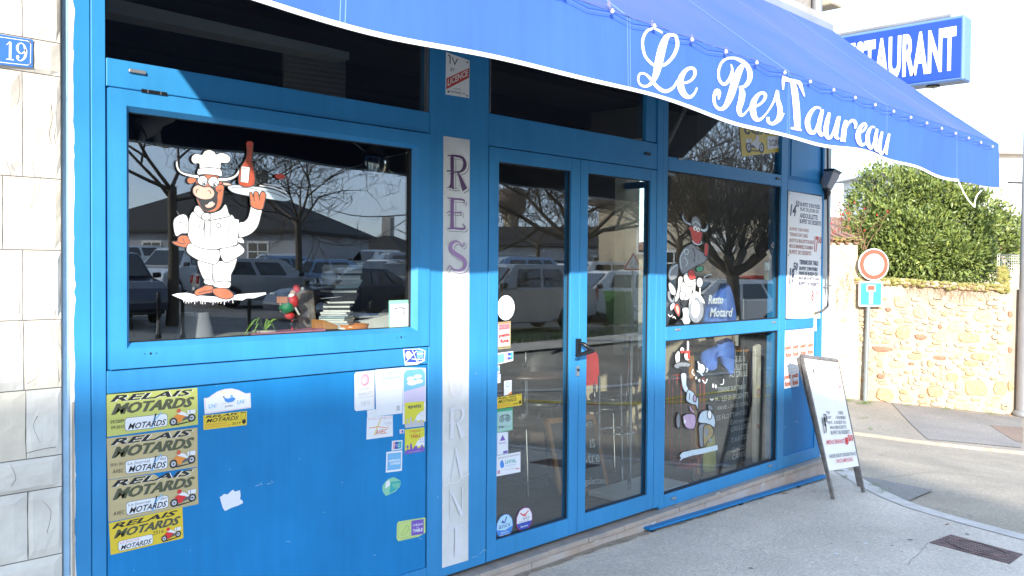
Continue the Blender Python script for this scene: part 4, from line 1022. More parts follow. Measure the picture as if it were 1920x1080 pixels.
# flood lamp and cable on the corner
fl_ = empty('flood_lamp', (7.36, -.12, 2.1), 'small tilted grey flood lamp on the building corner under the awning', 'lamp')
q = [at(1565, 316, -.12), at(1578.5, 323.5, -.12), at(1560, 357, -.05), at(1551, 350, -.05)]
MB().prism(q, (.02, .09, 0), mat('lamp_grey', (.34, .34, .37), .5)).build('housing', fl_, .004)
q = [at(1564.5, 315, -.125), at(1579.5, 323, -.125), at(1578, 326, -.125), at(1563.5, 319, -.125)]
MB().prism(q, (.02, .1, 0), DARKM).build('rim', fl_)
q = [at(1552, 354, -.05), at(1559, 360, -.05), at(1553, 374, -.0), at(1551, 374, -.0)]
MB().prism(q, (.01, .06, 0), DARKM).build('bracket', fl_)
cb = MB(); L = [at(1552, 235, -.015), at(1552, 350, -.015), at(1553, 470, -.02), at(1553, 540, -.02), at(1552, 574, -.02), at(1545, 581, -.02), at(1529, 587, -.02)]
cb.tube(L, .009, mat('cable_grey', (.12, .11, .10), .6), 8); cb.build('cable', label='dark cable running down the shop corner and hooking back over the notice board', cat='cable')
MB().tube([at(1549, 534, -.02), at(1560, 536, -.02)], .006, GREY, 6).build('cable_clip', label='small clip holding the cable on the plaster corner', cat='clip')

# ================================================================== SIGNS AND STICKERS ON THE FRONT
def moto(p, u0, v0, u1, v1, col, helmet):        # small motorcycle with rider, drawn in a box
    X = lambda a: u0+(u1-u0)*a
    Y = lambda b: v0+(v1-v0)*b
    rx, ry = .15*(u1-u0), .15*(u1-u0)*p.asp
    p.poly([(X(.1), Y(.98)), (X(.9), Y(.88)), (X(.95), Y(.92)), (X(.3), Y(1.05))], INK)
    for cx, cy in ((.16, .80), (.84, .68)):
        p.ell(X(cx), Y(cy), rx, ry, INK); p.ell(X(cx), Y(cy), rx*.62, ry*.62, PALEG); p.ell(X(cx), Y(cy), rx*.2, ry*.2, INK)
    p.poly([(X(a), Y(b)) for a, b in ((.3, .9), (.82, .66), (.72, .5), (.4, .5))], INKG)
    p.poly([(X(a), Y(b)) for a, b in ((.16, .46), (.30, .33), (.55, .38), (.64, .52), (.52, .66), (.42, .9), (.30, .84), (.27, .6))], col)
    p.poly([(X(a), Y(b)) for a, b in ((.30, .30), (.42, .16), (.58, .26), (.72, .5), (.66, .56), (.52, .44), (.40, .38))], PAPER)
    p.ell(X(.36), Y(.12), rx*.55, ry*.55, helmet)
    p.rect(X(.68), Y(.14), X(.98), Y(.40), PAPER); p.rect(X(.76), Y(.12), X(.78), Y(.42), INKG)
def relais(p, year, moto_col, avec=None, title=True, journal=True):
    p.text('RELAIS', .045, .035, .955, .19, WHITEF, bold=.03, shear=.32); p.text('RELAIS', .035, .03, .945, .185, INK, bold=.03, shear=.32)
    for k, (m_, dx) in enumerate(((INKG, -.012), (OLIVE, 0))): p.text('MOTARDS', .055+dx, .23, .965+dx, .50, m_, bold=.03, shear=.42)
    p.rrect(.185, .60, .65, .93, INKG, .03); p.rrect(.189, .61, .646, .92, PAPER, .03)
    p.stroke([(.47, .95), (.52, .58), (.50, .75), (.58, .56)], .016, LBLUE)
    if journal: p.text('Le Journal', .21, .64, .45, .735, INKG, shear=.1); p.text('des', .56, .62, .63, .70, INKG, shear=.1)
    p.text('MOTARDS', .215, .745, .635, .895, INK, bold=.02, shear=.4)
    if year: 
        if len(year) > 1: p.text(year[0], .035, .62, .175, .70, INK); p.text(year[1], .04, .76, .18, .84, INK)
        else: p.text(year[0], .03, .62, .175, .69, INK)
    if avec: p.text('AVEC', .05, .78, .165, .87, INK, shear=.1)
    moto(p, .665, .52, .975, .92, moto_col, DORANGE if moto_col is ORANGE else RED)
GR = 'motorbike club stickers down the left of the blue panel'
TY = 0.006
def rl(q, col, lab, **k):
    e, p = card('sticker', q, col, lab, y=TY, group=GR, outline=k.pop('outline', None)); relais(p, **k); p.build('print', e)
rl([(199.5, 740), (370, 727), (371, 796), (200.5, 819)], YGREEN, 'yellow green motorbike club sticker dated 09/2009, topmost of the stack', year=('09/2009', '09/2010'), moto_col=ORANGE, journal=False)
rl([(199.5, 822), (370, 801.5), (370.5, 875), (202, 899.5)], TANC, 'faded tan motorbike club sticker dated 2010 / 2011 with an orange motorcycle', year=('2010 / 2011',), moto_col=ORANGE, avec=1)
rl([(202, 900.5), (370.5, 876), (372, 945), (203.5, 979)], TANC, 'faded tan motorbike club sticker with a torn top edge and a red motorcycle', year=None, moto_col=RED, avec=1, outline=[(0, 0), (.28, -.0), (.5, .02), (.56, .13), (.7, .15), (.8, .05), (1, 0), (1, 1), (0, 1)])
e, p = card('sticker', [(204, 981), (342, 951), (343.6, 1009), (207.5, 1040.5)], YEL, 'bright yellow motorbike club sticker dated 2016, lowest of the stack', y=TY, group=GR)
p.text('RELAIS', .03, .05, .93, .21, INK, bold=.03, shear=.32); p.text('MOTARDS', .05, .26, .96, .52, INKG, bold=.03, shear=.42); p.text('MOTARDS', .06, .26, .97, .52, OLIVE, bold=.02, shear=.42)
p.text('2016', .57, .56, .72, .68, INK, shear=.1); p.rrect(.10, .63, .57, .95, INKG, .03); p.rrect(.105, .64, .565, .94, PAPER, .03); p.text('Le Journal', .13, .66, .38, .75, RED, shear=.1); p.text('MOTARDS', .13, .77, .55, .92, INK, bold=.02, shear=.4); moto(p, .68, .55, .97, .95, RED, RED); p.build('print', e)
# rally plate with an arched top
q = [(380+20/9, 700+420/9), (380+805/9, 700+330/9), (380+815/9, 700+580/9), (380+35/9, 700+690/9)]
arch = [(0, 0), (.09, .0), (.18, -.16), (.3, -.34), (.45, -.44), (.6, -.42), (.74, -.28), (.88, -.02), (.92, .0), (1, 0), (1, 1), (0, 1)]
e, p = card('rally_plate_sticker', q, PAPER, 'white rally plate sticker with arched top, a small blue car drawing and faded letters', y=TY, outline=arch)
p.stroke([(.02, .04), (.1, .04), (.19, -.12), (.3, -.29), (.45, -.39), (.6, -.37), (.73, -.24), (.87, .02), (.98, .03), (.98, .95), (.02, .95), (.02, .04)], .008, PINKP)
p.text('Moto Tour', .35, -.32, .66, -.13, YEL, shear=.2); p.text('Jumbo', .42, .60, .60, .78, INKG, shear=.25, bold=.01)
p.text('LN', .09, .42, .22, .68, LBLUE, bold=.02); p.text('F', .23, .42, .28, .66, PALEG); p.text('LN', .70, .38, .83, .64, LBLUE, bold=.02); p.text('F', .84, .38, .88, .62, PALEG)
p.poly([(.42, .1), (.5, .2), (.6, .14), (.66, .28), (.6, .42), (.5, .44), (.44, .34)], MBLUE, True); p.ell(.58, .06, .03, .08, LBLUE); p.ell(.41, .06, .02, .05, INKG); p.stroke([(.36, .48), (.64, .44)], .008, PALEG)
p.build('print', e)
e, p = card('sticker', [(380+10/9, 700+712/9), (380+745/9, 700+635/9), (380+742/9, 700+872/9), (380+15/9, 700+955/9)], YEL, 'small yellow motorbike club sticker dated 2019 under the white rally plate', y=TY)
def relais_small(p, year):
    p.text('RELAIS', .04, .04, .80, .20, INK, bold=.03, shear=.3); p.text('MOTARDS', .06, .26, .81, .54, INK, bold=.02, shear=.35)
    p.text('relais-motards.com', .03, .60, .52, .72, DORANGE); p.text('journaldesmotards.com', .03, .78, .62, .90, DORANGE); p.text(year, .65, .70, .85, .87, INK)
    p.rect(.85, .05, .97, .10, INK); p.stroke([(.86, .12), (.86, .58), (.96, .58), (.96, .12)], .006, OLIVE); p.ell(.93, .72, .045, .16, INK)
relais_small(p, '2019'); p.build('print', e)
# torn scraps
def scrap(pxs, m, lab, extra=None):
    P = [at(a, b, TY) for a, b in pxs]; e = empty('torn_sticker', (P[0].x, TY, min(p.z for p in P)), lab, 'sticker')
    MB().prism([q-Vector((0, .0008, 0)) for q in P], (0, .0008, 0), m).build('card', e)
    if extra:
        p = Print(px_map(TY-.0006)); extra(p); p.build('print', e)
scrap([(412, 932), (416, 930), (420, 926), (427, 927), (433, 921), (437, 918), (440, 922), (450, 919), (451, 928), (450, 936), (454, 938), (456, 943), (446, 948), (434, 952), (422, 958), (418, 953), (415, 943)], PAPER, 'torn white scrap of paper in the middle of the blue panel')
def tg(p):
    p.poly([(733, 904), (751, 901), (750, 909), (740, 920), (730, 925)], TEAL); p.text('WIFI', 735, 906, 749, 915, MINT, bold=.03); p.poly([(724, 903), (730, 900), (731, 910), (722, 916)], PAPER)
scrap([(717, 911), (722, 904), (728, 898), (738, 894.5), (751, 901), (751, 909), (742, 921), (724, 930), (720, 926), (717, 920)], MINT, 'torn round mint green sticker low on the right of the panel', tg)
def cs(q, base, lab, y=TY, outline=None, name='sticker'): return card(name, [(640+a/2.4536, 640+b/2.4536) for a, b in q], base, lab, y=y, outline=outline)
e, p = cs([(283, 35), (387, 33), (385, 104), (290, 113)], PAPER, 'blue and white mosaic card sticker above the white cards', y=0.001, outline=[(0, .02), (.75, 0), (1, .15), (.97, .8), (.6, 1), (.03, .98)])
p.poly([(.05, .05), (.7, .04), (.95, .18), (.93, .75), (.6, .85), (.05, .8)], DBLUE); p.ell(.23, .38, .14, .24, PAPER); p.stroke([(.13, .3), (.33, .3), (.33, .48), (.13, .48), (.13, .3)], .01, DBLUE); p.rect(.6, .12, .9, .58, LBLUE); p.rect(.6, .28, .9, .36, PAPER)
for a in ([(.05, .8), (.6, .12)], [(.35, .62), (.95, .7)], [(.4, .05), (.6, .82)], [(.7, .6), (.62, .85)], [(.85, .6), (.92, .8)]): p.stroke(a, .03, PAPER)
p.text('carte bancaire acceptee', .1, .88, .9, .95, INK); p.build('print', e)
e, p = cs([(118, 318), (158, 312), (160, 345), (120, 349)], PAPER, 'pale strip of a card showing under the white meal voucher card', y=TY); p.stroke([(.1, .6), (.9, .5)], .02, PALEG); p.build('print', e)
e, p = cs([(60, 143), (152, 133), (152, 312), (60, 322)], PAPER, 'white card with a faded pink round badge, leftmost of the voucher cards', y=TY-.001, outline=[(.08, 0), (1, 0), (1, 1), (.08, 1), (0, .95), (0, .04)])
p.ell(.52, .22, .22, .155, PINKP); p.ell(.5, .22, .16, .11, LILAC); p.ell(.46, .25, .1, .06, PAPER); p.text('nous acceptons', .25, .44, .75, .47, INKG); p.text('Ticket', .18, .53, .88, .61, PALEG, bold=.01, mirror=True); p.text('Restaurant', .18, .63, .88, .68, PALEG, mirror=True)
p.stroke([(.3, .78), (.8, .76), (.8, .86), (.3, .88), (.3, .78)], .012, PALEG); p.text('CB O', .34, .79, .76, .85, PALEG, bold=.02); p.stroke([(.93, .05), (.93, .93)], .012, PINKP); p.build('print', e)
e, p = cs([(155, 131), (282, 120), (280, 331), (160, 345)], PAPER, 'large white meal voucher card with green lettering at its top', y=TY-.0018)
p.text('Cheque', .26, .045, .84, .135, GREEN); p.text('Déjeuner', .26, .16, .94, .25, GREEN); 
for v in (.36, .50, .64, .78): p.stroke([(.08, v+.02), (.9, v-.02)], .003, PALEG)
p.rect(.77, .82, .90, .93, PALEG); p.build('print', e)
e, p = cs([(282, 120), (388, 122), (388, 368), (282, 382)], PAPER, 'long white card behind the light blue and the yellow voucher cards', y=TY)
e, p = cs([(287, 130), (384, 125), (386, 282), (287, 300)], LBLUE, 'pale blue card with faded white clouds above the yellow voucher card', y=TY-.001, outline=[(.12, .02), (.85, 0), (1, .12), (1, 1), (0, 1), (0, .12)])
p.poly([(.0, .6), (1, .5), (1, 1), (0, 1)], LILAC); 
for a in ((.3, .27, .16, .07), (.65, .22, .2, .06), (.4, .38, .25, .07), (.7, .36, .2, .06)): p.ell(*a, PAPER)
p.text('pass restaurant', .2, .68, .8, .74, PALEG); p.stroke([(.15, .85), (.85, .82)], .01, PALEG); p.build('print', e)
def city(p, sky, ground, t1, foot):
    p.poly([(1, .38), (.8, .42), (.62, .55), (.5, .75), (1, .75)], PAPER, False); p.poly([(0, .86), (.1, .84), (.15, .8), (.25, .84), (.27, .6), (.31, .58), (.34, .6), (.38, .84), (.5, .72), (.6, .7), (.65, .84), (.8, .8), (.88, .78), (1, .84), (1, 1), (0, 1)], ground)
    p.stroke([(.13, .85), (.13, .72)], .02, ground); p.ell(.13, .70, .05, .06, ground); p.ell(.86, .76, .05, .05, ground); p.text(foot, .2, .92, .8, .96, PAPER)
    for a, b in ((.78, .48), (.9, .46), (.8, .57), (.92, .58)): p.ell(a, b, .025, .02, ground)
e, p = cs([(292, 283), (380, 275), (380, 390), (292, 399)], LEMON, 'yellow voucher card with a grey skyline, above its purple twin', y=TY-.002)
city(p, LEMON, PALEG, '', 'www.apetiz.com'); p.text('apetiz', .15, .09, .85, .28, INKG, bold=.015); p.build('print', e)
e, p = cs([(292, 406), (382, 395), (382, 506), (292, 521)], LEMON, 'yellow voucher card with a purple skyline and foot', y=TY)
city(p, LEMON, PURP, '', 'www.chequedetable.com'); p.text('CHÈQUE', .25, .05, .78, .16, DORANGE); p.text('DE', .44, .18, .54, .22, DORANGE); p.text('TABLE', .27, .25, .78, .38, DORANGE, bold=.01); p.build('print', e)
e, p = cs([(118, 348), (236, 340), (237, 436), (115, 452)], PAPER, 'white sticker with a yellow and orange cross and red lettering below the white cards', y=TY)
p.text('ACTION / COMMERCANT', .02, .05, .98, .15, PINKP, shear=.2); p.stroke([(.08, .5), (.45, .48), (.85, .6)], .025, ORANGE); p.stroke([(.52, .15), (.38, .55), (.28, .85)], .035, YEL); p.text('AVEC', .33, .62, .76, .84, DORANGE, bold=.02, shear=.1); p.text('reseau', .66, .3, .95, .4, PALEG, shear=.2, slope=0); p.text('ici', .75, .42, .9, .5, PALEG); p.build('print', e)
e, p = cs([(268, 406), (288, 404), (288, 422), (269, 425)], PAPER, 'tiny white bank card sticker between the cross sticker and the yellow card', y=TY); p.rect(.15, .2, .5, .85, PINKP); p.rect(.5, .2, .85, .85, DBLUE); p.build('print', e)
e, p = cs([(233, 458), (281, 454), (279, 496), (231, 503)], PAPER, 'small pink, navy and teal bank card sticker above the square blue sticker', y=TY)
p.rect(.1, .12, .3, .9, PINKP); p.rect(.3, .12, .62, .9, DBLUE); p.rect(.6, .12, .92, .9, TEAL); p.text('Union', .15, .35, .8, .5, PAPER, shear=.2); p.text('Pay', .45, .55, .8, .72, PAPER, bold=.02, shear=.2); p.build('print', e)
e, p = cs([(207, 509), (280, 501), (278, 595), (204, 604)], PAPER, 'square light blue bank card sticker with a white border', y=TY); p.rect(.09, .09, .92, .90, MBLUE); p.rect(.11, .105, .90, .885, LBLUE)
p.text('AMERICAN', .13, .40, .87, .51, PAPER, bold=.03); p.text('EXPRESS', .28, .55, .88, .66, PAPER, bold=.03); p.build('print', e)
e, p = cs([(256, 830), (386, 810), (386, 898), (254, 921)], LIME, 'rounded green and purple voucher sticker at the bottom right of the panel', y=TY, outline=[(.06, .0), (1, 0), (1, .8), (.75, .95), (.06, 1), (0, .85), (0, .1)])
p.rect(.5, .06, .94, .84, PURP); p.poly([(.5, .06), (.47, .3), (.47, .6), (.5, .84)], LIME); p.text('CHÈQUE', .55, .24, .90, .38, PAPER, bold=.02); p.text('DE', .68, .42, .76, .48, PAPER); p.text('TABLE', .55, .52, .90, .68, PAPER, bold=.03)
p.stroke([(.06, .12), (.45, .08), (.45, .82), (.06, .86), (.06, .12)], .006, PURP); p.stroke([(.12, .7), (.25, .45), (.35, .25), (.4, .5), (.25, .7), (.15, .75)], .008, INKG, smooth=True); p.text('www.chequedetable.com', .15, .90, .7, .94, INKG); p.build('print', e)

# licence plate, house number, vertical sign
e, p = card('licence_plate', [(836.5, 97.5), (880.5, 113.5), (879.5, 184), (835.5, 177)], PALEG if False else WHITEPL, 'small white enamel licence plate with a red diagonal band under the awning', 'plate', y=-.001, th=.004)
p.text('IV', .14, .07, .50, .25, INKG); p.text('87', .18, .33, .36, .42, INKG); p.poly([(.02, .62), (.98, .20), (.98, .46), (.02, .88)], P_RED); 
p.text('LICENCE', .06, .52, .94, .66, WHITEPL, bold=.02, slope=0) if False else None
vs, fs = text_polys('LICENCE', .02, .1, 2); p.put([(.07+x*.86, .80-.385*x-(y)*.16) for x, y in vs], fs, WHITEPL)
p.text('LOI DU', .36, .80, .62, .84, INK); p.text('24 SEPTEMBRE 1941', .12, .89, .84, .93, INK)
for a, b in ((.12, .06), (.9, .07), (.1, .93), (.9, .95)): p.ell(a, b, .035, .022, INK)
p.build('print', e)
e, p = card('number_plate', [(-40, 57), (62, 74.5), (61, 127), (-40, 117)], DBLUE, 'blue enamel house number plate reading 19 on the pale stone cladding', 'plate', y=-.036, th=.006)
p.rect(0, 0, 1, 1, mat('enamel_blue', (.055, .17, .52), .25, coat=.5))
B0 = [(.07, .10), (.90, .08), (.955, .17), (.955, .84), (.90, .93), (.07, .92)]; p.stroke(B0, .014, WHITEF, closed=True)
# numerals with serifs and stress
p.stroke([(.50, .33, .010), (.565, .20, .02), (.57, .22, .045), (.57, .80, .045)], .03, WHITEF); p.stroke([(.50, .80, .02), (.64, .80, .02)], .02, WHITEF)
p.stroke([(.85, .36, .05), (.83, .25, .03), (.775, .19, .018), (.72, .25, .035), (.70, .37, .045), (.725, .50, .035), (.78, .55, .018), (.84, .47, .03), (.862, .38, .045), (.862, .55, .048), (.835, .70, .04), (.77, .80, .022), (.705, .76, .02), (.70, .68, .03)], .03, WHITEF, smooth=True)
p.ell(.712, .68, .028, .06, WHITEF)
for a, b in ((.94, .10), (.94, .90)): p.ell(a, b, .022, .05, GREY)
p.build('numerals', e)
e, p = card('vertical_sign', [(831.4, 254.8), (880.7, 262.3), (877.8, 1050.4), (828.9, 1065)], mat('vertical_sign_white', (.68, .69, .70), .4, col2=(.52, .53, .50), vscale=3), 'tall narrow white sign with serif letters in purple fading to nothing lower down', 'sign', y=-.001, th=.003)
GV = flat('purple_vinyl', (.085, .035, .11), .4); GV2 = flat('purple_vinyl_faded', (.20, .10, .25), .4); GV3 = flat('purple_vinyl_paler', (.34, .20, .40), .4)
def serif(p, ch, a, b, c, d, m, lm):
    X = lambda t: a+(c-a)*t
    Y = lambda t: b+(d-b)*t
    T = lambda q: [(X(k[0]), Y(k[1]))+((k[2],) if len(k) > 2 else ()) for k in q]
    W = .17
    D = {'R': [[(.22, .0, .06), (.24, .1, W), (.24, .8, W), (.2, .97, .3)], [(0, .04, .03), (.3, .01, .07), (.7, .03, .1), (.86, .14, .15), (.86, .3, .17), (.66, .45, .08), (.3, .49, .04)], [(-.02, .48, .06), (.3, .46, .03)], [(.52, .48, .06), (.68, .68, .16), (.88, .98, .28)], [(-.02, .96, .02), (.5, .96, .02)]],
         'E': [[(.24, .02, .28), (.24, .1, W), (.24, .88, W), (.24, .98, .28)], [(-.02, .02, .02), (.3, .04, .07), (.8, .05, .07), (.82, .16, .02)], [(.3, .47, .04), (.66, .45, .05), (.68, .38, .01)], [(.66, .45, .05), (.68, .56, .01)], [(-.06, .5, .02), (.1, .44, .04), (.3, .47, .04)], [(-.02, .98, .02), (.3, .95, .07), (.86, .94, .08), (.76, .78, .02)]],
         'S': [[(.84, .06, .02), (.76, .20, .05), (.6, .08, .05), (.38, .05, .09), (.18, .16, .16), (.18, .32, .18), (.42, .45, .18), (.72, .56, .18), (.9, .7, .18), (.84, .86, .14), (.6, .95, .08), (.3, .92, .07), (.12, .80, .04), (-.02, .96, .02)]],
         'T': [[(.5, .05, .14), (.5, .95, .16)], [(.02, .14, .02), (.1, .04, .06), (.9, .04, .06), (.98, .14, .02)], [(.3, .96, .03), (.7, .96, .03)]],
         'A': [[(.5, 0, .04), (.2, .95, .05)], [(.45, .02, .08), (.8, .95, .17)], [(.28, .66, .05), (.66, .66, .05)], [(.05, .96, .03), (.32, .96, .03)]],
         'U': [[(.2, .02, .15), (.2, .65, .16), (.32, .9, .12), (.5, .96, .08), (.68, .9, .06), (.8, .65, .05), (.8, .02, .05)]],
         'N': [[(.18, .96, .05), (.18, .04, .05)], [(.16, .04, .06), (.82, .96, .17)], [(.84, .96, .05), (.84, .04, .05)]]}[ch]
    for k in D:
        q = [(u_+.055, v_+.035*(1) if False else v_+.03, w_*.62*(.9)+.02) for (u_, v_, w_) in k]
    for k in (D if m is not GHOST else []):                                    # thin drop line, then the gap, then the letter
        p.stroke(T([(x_+.10, y_+.055, w_*.75+.02) for x_, y_, w_ in k]), .1, lm, smooth=len(k) > 3)
        p.stroke(T([(x_+.075, y_+.04, w_*.75+.02) for x_, y_, w_ in k]), .1, p.bgm, smooth=len(k) > 3)
    for k in D: p.stroke(T([(x_, y_, w_*.75) for x_, y_, w_ in k]), .1, m, smooth=len(k) > 3)
p.bgm = bpy.data.materials['vertical_sign_white']
H_ = 805.
def vv(y): return (y-259.)/(1057.-259.)
for ch, y0, y1, m_ in (('R', 292, 355, GV), ('E', 370, 430, GV2), ('S', 448, 508, GV3)): serif(p, ch, .14, vv(y0), .90, vv(y1), m_, INKG if ch != 'S' else GV2)
for ch, y0, y1 in (('T', 528, 586), ('A', 604, 662), ('U', 684, 742), ('R', 762, 820), ('A', 838, 896), ('N', 912, 968), ('T', 984, 1042)): serif(p, ch, .16, vv(y0), .84, vv(y1), GHOST, p.bgm)
p.stroke([(0, vv(255+650)), (.2, vv(900)), (.5, vv(902)), (.8, vv(893)), (1, vv(891))], .012, WHITEF); p.build('lettering', e)
# notice board with handwritten menu
e, p = card('notice_board', [(1478.3, 358), (1542, 369), (1538, 597), (1474.5, 597)], WHITEPL, 'white wall board with a handwritten menu in black and red', 'menu board', y=.004, th=.006)
BN = flat('blue_black_ink', (.03, .04, .10)); BR_ = flat('brown_red_ink', (.36, .12, .09)); VF = flat('very_faint_ink', (.62, .55, .55))
for t, a, b, c, d in (("BUFFET D'ENTRÉES", .34, .065, .93, .105), ('PLAT DU JOUR OU', .34, .112, .89, .15), ('ANDOUILLETTE', .33, .158, .86, .197), ('BUFFET DE DESSERTS', .33, .205, .97, .24)): p.text(t, a, b, c, d, BN, bold=.03)
for t, a, b, c, d in (("BUFFET D'ENTRÉES", .05, .275, .60, .305), ('TERRINE SUR TABLE', .05, .322, .57, .35), ('BAVETTE OU BROCHETTE DE BOEUF', .05, .368, .76, .398), ('MOULES MARINIERES OU SAUMON', .05, .412, .73, .443), ('BUFFET DE DESSERTS', .05, .458, .68, .49)): p.text(t, a, b, c, d, BR_, bold=.015)
p.text('14', .05, .10, .22, .19, BN, .03, .2); p.text('50', .20, .065, .31, .115, BN, .02, .2); p.text('17', .77, .33, .88, .46, P_RED, .03, .1); p.text('50', .88, .33, .985, .385, P_RED, .02)
for t, a, b, c, d in (('TERRINE SUR TABLE', .34, .53, .90, .568), ("BUFFET D'ENTRÉES", .34, .578, .88, .613), ('PAVE DE BOEUF OU', .34, .623, .88, .655), ('MAXI BROCHETTE (250g)', .33, .665, .93, .697), ('BUFFET DE DESSERTS', .33, .707, .93, .735)): p.text(t, a, b, c, d, BN, bold=.03)
p.text('19', .05, .60, .19, .735, BN, .03, .25); p.text('50', .16, .555, .29, .62, BN, .02, .2)
p.text('MENU ENFANT', .05, .79, .45, .82, VF); p.text('8', .70, .77, .78, .86, FRED, .03); p.text('50', .84, .765, .93, .81, FRED, .02); p.text("VIANDE BOEUF D'ORIGINE FRANCE", .04, .877, .92, .90, FINK, shear=.1)
for a, b in ((.02, .02), (.98, .02), (.02, .5), (.98, .5)): p.ell(a, b, .012, .006, INK)
p.build('handwriting', e, kind='stuff')
MB().box(6.558, 7.166, .001, .0035, 2.140, 2.148, INK).build('dark_gap', shop)
# sheets of small guide posters
GP = 'white guide posters with orange lettering below the notice board'
n_ = 0
for r_, (cells, y0_) in enumerate(((4, 0), (2, 1))):
    for i in range(cells):
        x0 = 6.565+i*.128; z1 = 1.056-.228*r_; z0 = z1-.226
        xx = [x0, x0+.126]
        def f(u, v, k=0, x0=x0, z0=z0, z1=z1): return Vector((x0+.126*u, .0112-LAY*k, z1+(z0-z1)*v))
        e = empty('guide_poster', (x0+.06, .011, z0), ['white guide poster with orange lettering, upper row %s from the left' % ['first', 'second', 'third', 'fourth'][i], 'white guide poster with orange lettering, lower row %s of two' % ['left', 'right', '', ''][i]][r_], 'poster', GP)
        MB().prism([f(0, 0), f(1, 0), f(1, 1), f(0, 1)], (0, .0008, 0), PAPER if False else WHITEPL).build('card', e)
        p = Print(f, .56)
        p.text('2016' if r_ else '2014', .15, .04, .85, .12, YEL if i % 2 == 0 else PALEG, .02)
        for k in range(4): p.ell(.2+.2*k, .2+.04*(k % 2), .05, .02, (PINKP, YEL, ORANGE, PALEG)[(k+i) % 4])
        p.stroke([(.1, .36), (.5, .34), (.9, .36)], .02, YEL); p.text('petit', .08, .52, .92, .72, DORANGE, .05); p.text('futé', .14, .75, .9, .93, DORANGE, .05); p.stroke([(.02, .48), (.98, .47)], .012, ORANGE)
        p.build('print', e)

# stickers on the door glass
GY = .021
def ds(q, base, lab, outline=None, sc=(920, 600, 2.571)): return card('sticker', [(sc[0]+a/sc[2], sc[1]+b/sc[2]) for a, b in q], base, lab, y=GY, outline=outline)
def ellcard(cx, cy, rx, ry, base, lab):
    c = at(cx, cy, GY); r_ = (at(cx+rx, cy, GY)-at(cx-rx, cy, GY)).length/2*.98; rz = (at(cx, cy-ry, GY)-at(cx, cy+ry, GY)).length/2
    r = (r_+rz)/2
    e = empty('round_sticker', (c.x, GY, c.z-r), lab, 'sticker'); P = [(c.x+r*cos(t*pi/18), GY-.0008, c.z+r*sin(t*pi/18)) for t in range(36)]
    MB().prism(P, (0, .0008, 0), base).build('card', e)
    return e, Print(lambda u, v, k=0: Vector((c.x-r+2*r*u, GY-.0008-LAY*k, c.z+r-2*r*v)), 1)
e, p = ellcard(948.5, 577, 16.5, 23.5, WHITEPL, 'blank white round sticker on the left door, level with the shadow edge'); 
e, p = ds([(30, 12), (96, 5), (95, 135), (30, 142)], TANC, 'small orange and white guide sticker dated 2020 on the left door')
p.rect(.1, .08, .9, .9, PAPER); 
for k in range(9): p.ell(.1+.1*k, .04, .04, .025, DORANGE); p.ell(.1+.1*k, .95, .04, .025, OLIVE)
p.rect(.1, .08, .9, .30, PINKP); p.text('2020', .14, .10, .88, .27, RED, .02); p.text('petit', .12, .42, .9, .60, RED, .05); p.text('futé', .2, .63, .85, .78, RED, .05); p.rect(.1, .84, .9, .9, PALEG); p.build('print', e)
e, p = ds([(28, 160), (108, 150), (108, 196), (28, 216)], PAPER, 'blue, pink and teal bank card strip under the guide sticker on the left door')
p.rect(.04, .12, .46, .92, LBLUE); p.rect(.54, .1, .68, .8, PINKP); p.rect(.68, .1, .84, .8, DBLUE); p.rect(.84, .1, .97, .8, TEAL); p.text('Pay', .6, .35, .9, .6, PAPER, .03); p.build('print', e)
e, p = ds([(29, 222), (43, 219), (43, 256), (29, 260)], PAPER, 'narrow blue and white sticker at the left edge of the door glass'); p.rect(.1, .15, .9, .7, LBLUE); p.build('print', e)
e, p = ds([(28, 262), (47, 259), (47, 302), (28, 306)], PAPER, 'narrow white sticker at the edge of the left door above the yellow one'); p.rect(.2, .2, .8, .3, PALEG); p.build('print', e)
e, p = ds([(64, 294), (101, 289), (101, 357), (64, 364)], PAPER, 'small white sticker with an orange corner above the yellow one on the door'); p.ell(.5, .3, .28, .18, LBLUE); p.ell(.5, .3, .2, .12, PAPER); p.text('partenaire', .1, .58, .9, .66, PALEG); p.poly([(.4, 1), (1, .78), (1, 1)], ORANGE); p.build('print', e)
e, p = ds([(28, 374), (149, 355), (149, 410), (28, 429)], YEL, 'yellow motorbike club sticker dated 2020 on the left door glass'); relais_small(p, '2020'); p.build('print', e)
def owl(p, c, s=.2):
    for dx in (-.2, .2): p.ring(.5+dx, c, s, s*p.asp, .8, INK); p.ring(.5+dx, c, s*.5, s*.5*p.asp, .6, INK); p.ell(.5+dx, c, s*.12, s*.12*p.asp, INK)
    p.stroke([(.22, c-.7*s*p.asp), (.35, c-1.1*s*p.asp), (.65, c-1.1*s*p.asp), (.78, c-.7*s*p.asp)], .03, INK); p.poly([(.47, c), (.53, c), (.5, c+.5*s*p.asp)], INK)
e, p = ds([(30, 430), (105, 421), (105, 530), (30, 543)], MINT, 'mint green review sticker with a two ringed owl face on the left door'); p.rect(.0, .0, 1, .12, GREEN); p.rect(.04, .14, .96, .95, flat('pale_mint_ink', (.35, .52, .50))); owl(p, .45, .15); p.text('trip', .08, .72, .42, .86, INK, .01); p.text('advisor', .44, .73, .9, .85, MINT); p.build('print', e)
e, p = ds([(30, 543), (84, 538), (84, 642), (30, 653)], PAPER, 'white sticker with a purple triangle on the left door'); p.poly([(.25, .38), (.5, .12), (.75, .38)], PURP); p.text('FRANCE', .2, .44, .8, .53, PURP); p.rect(.55, .86, .95, .98, PURP); p.stroke([(.03, .02), (.97, .02), (.97, .97), (.03, .97), (.03, .02)], .02, LBLUE); p.build('print', e)
e, p = ds([(28, 655), (143, 634), (143, 732), (28, 754)], PAPER, 'wide white laboratory sticker with a blue drop, on the left door')
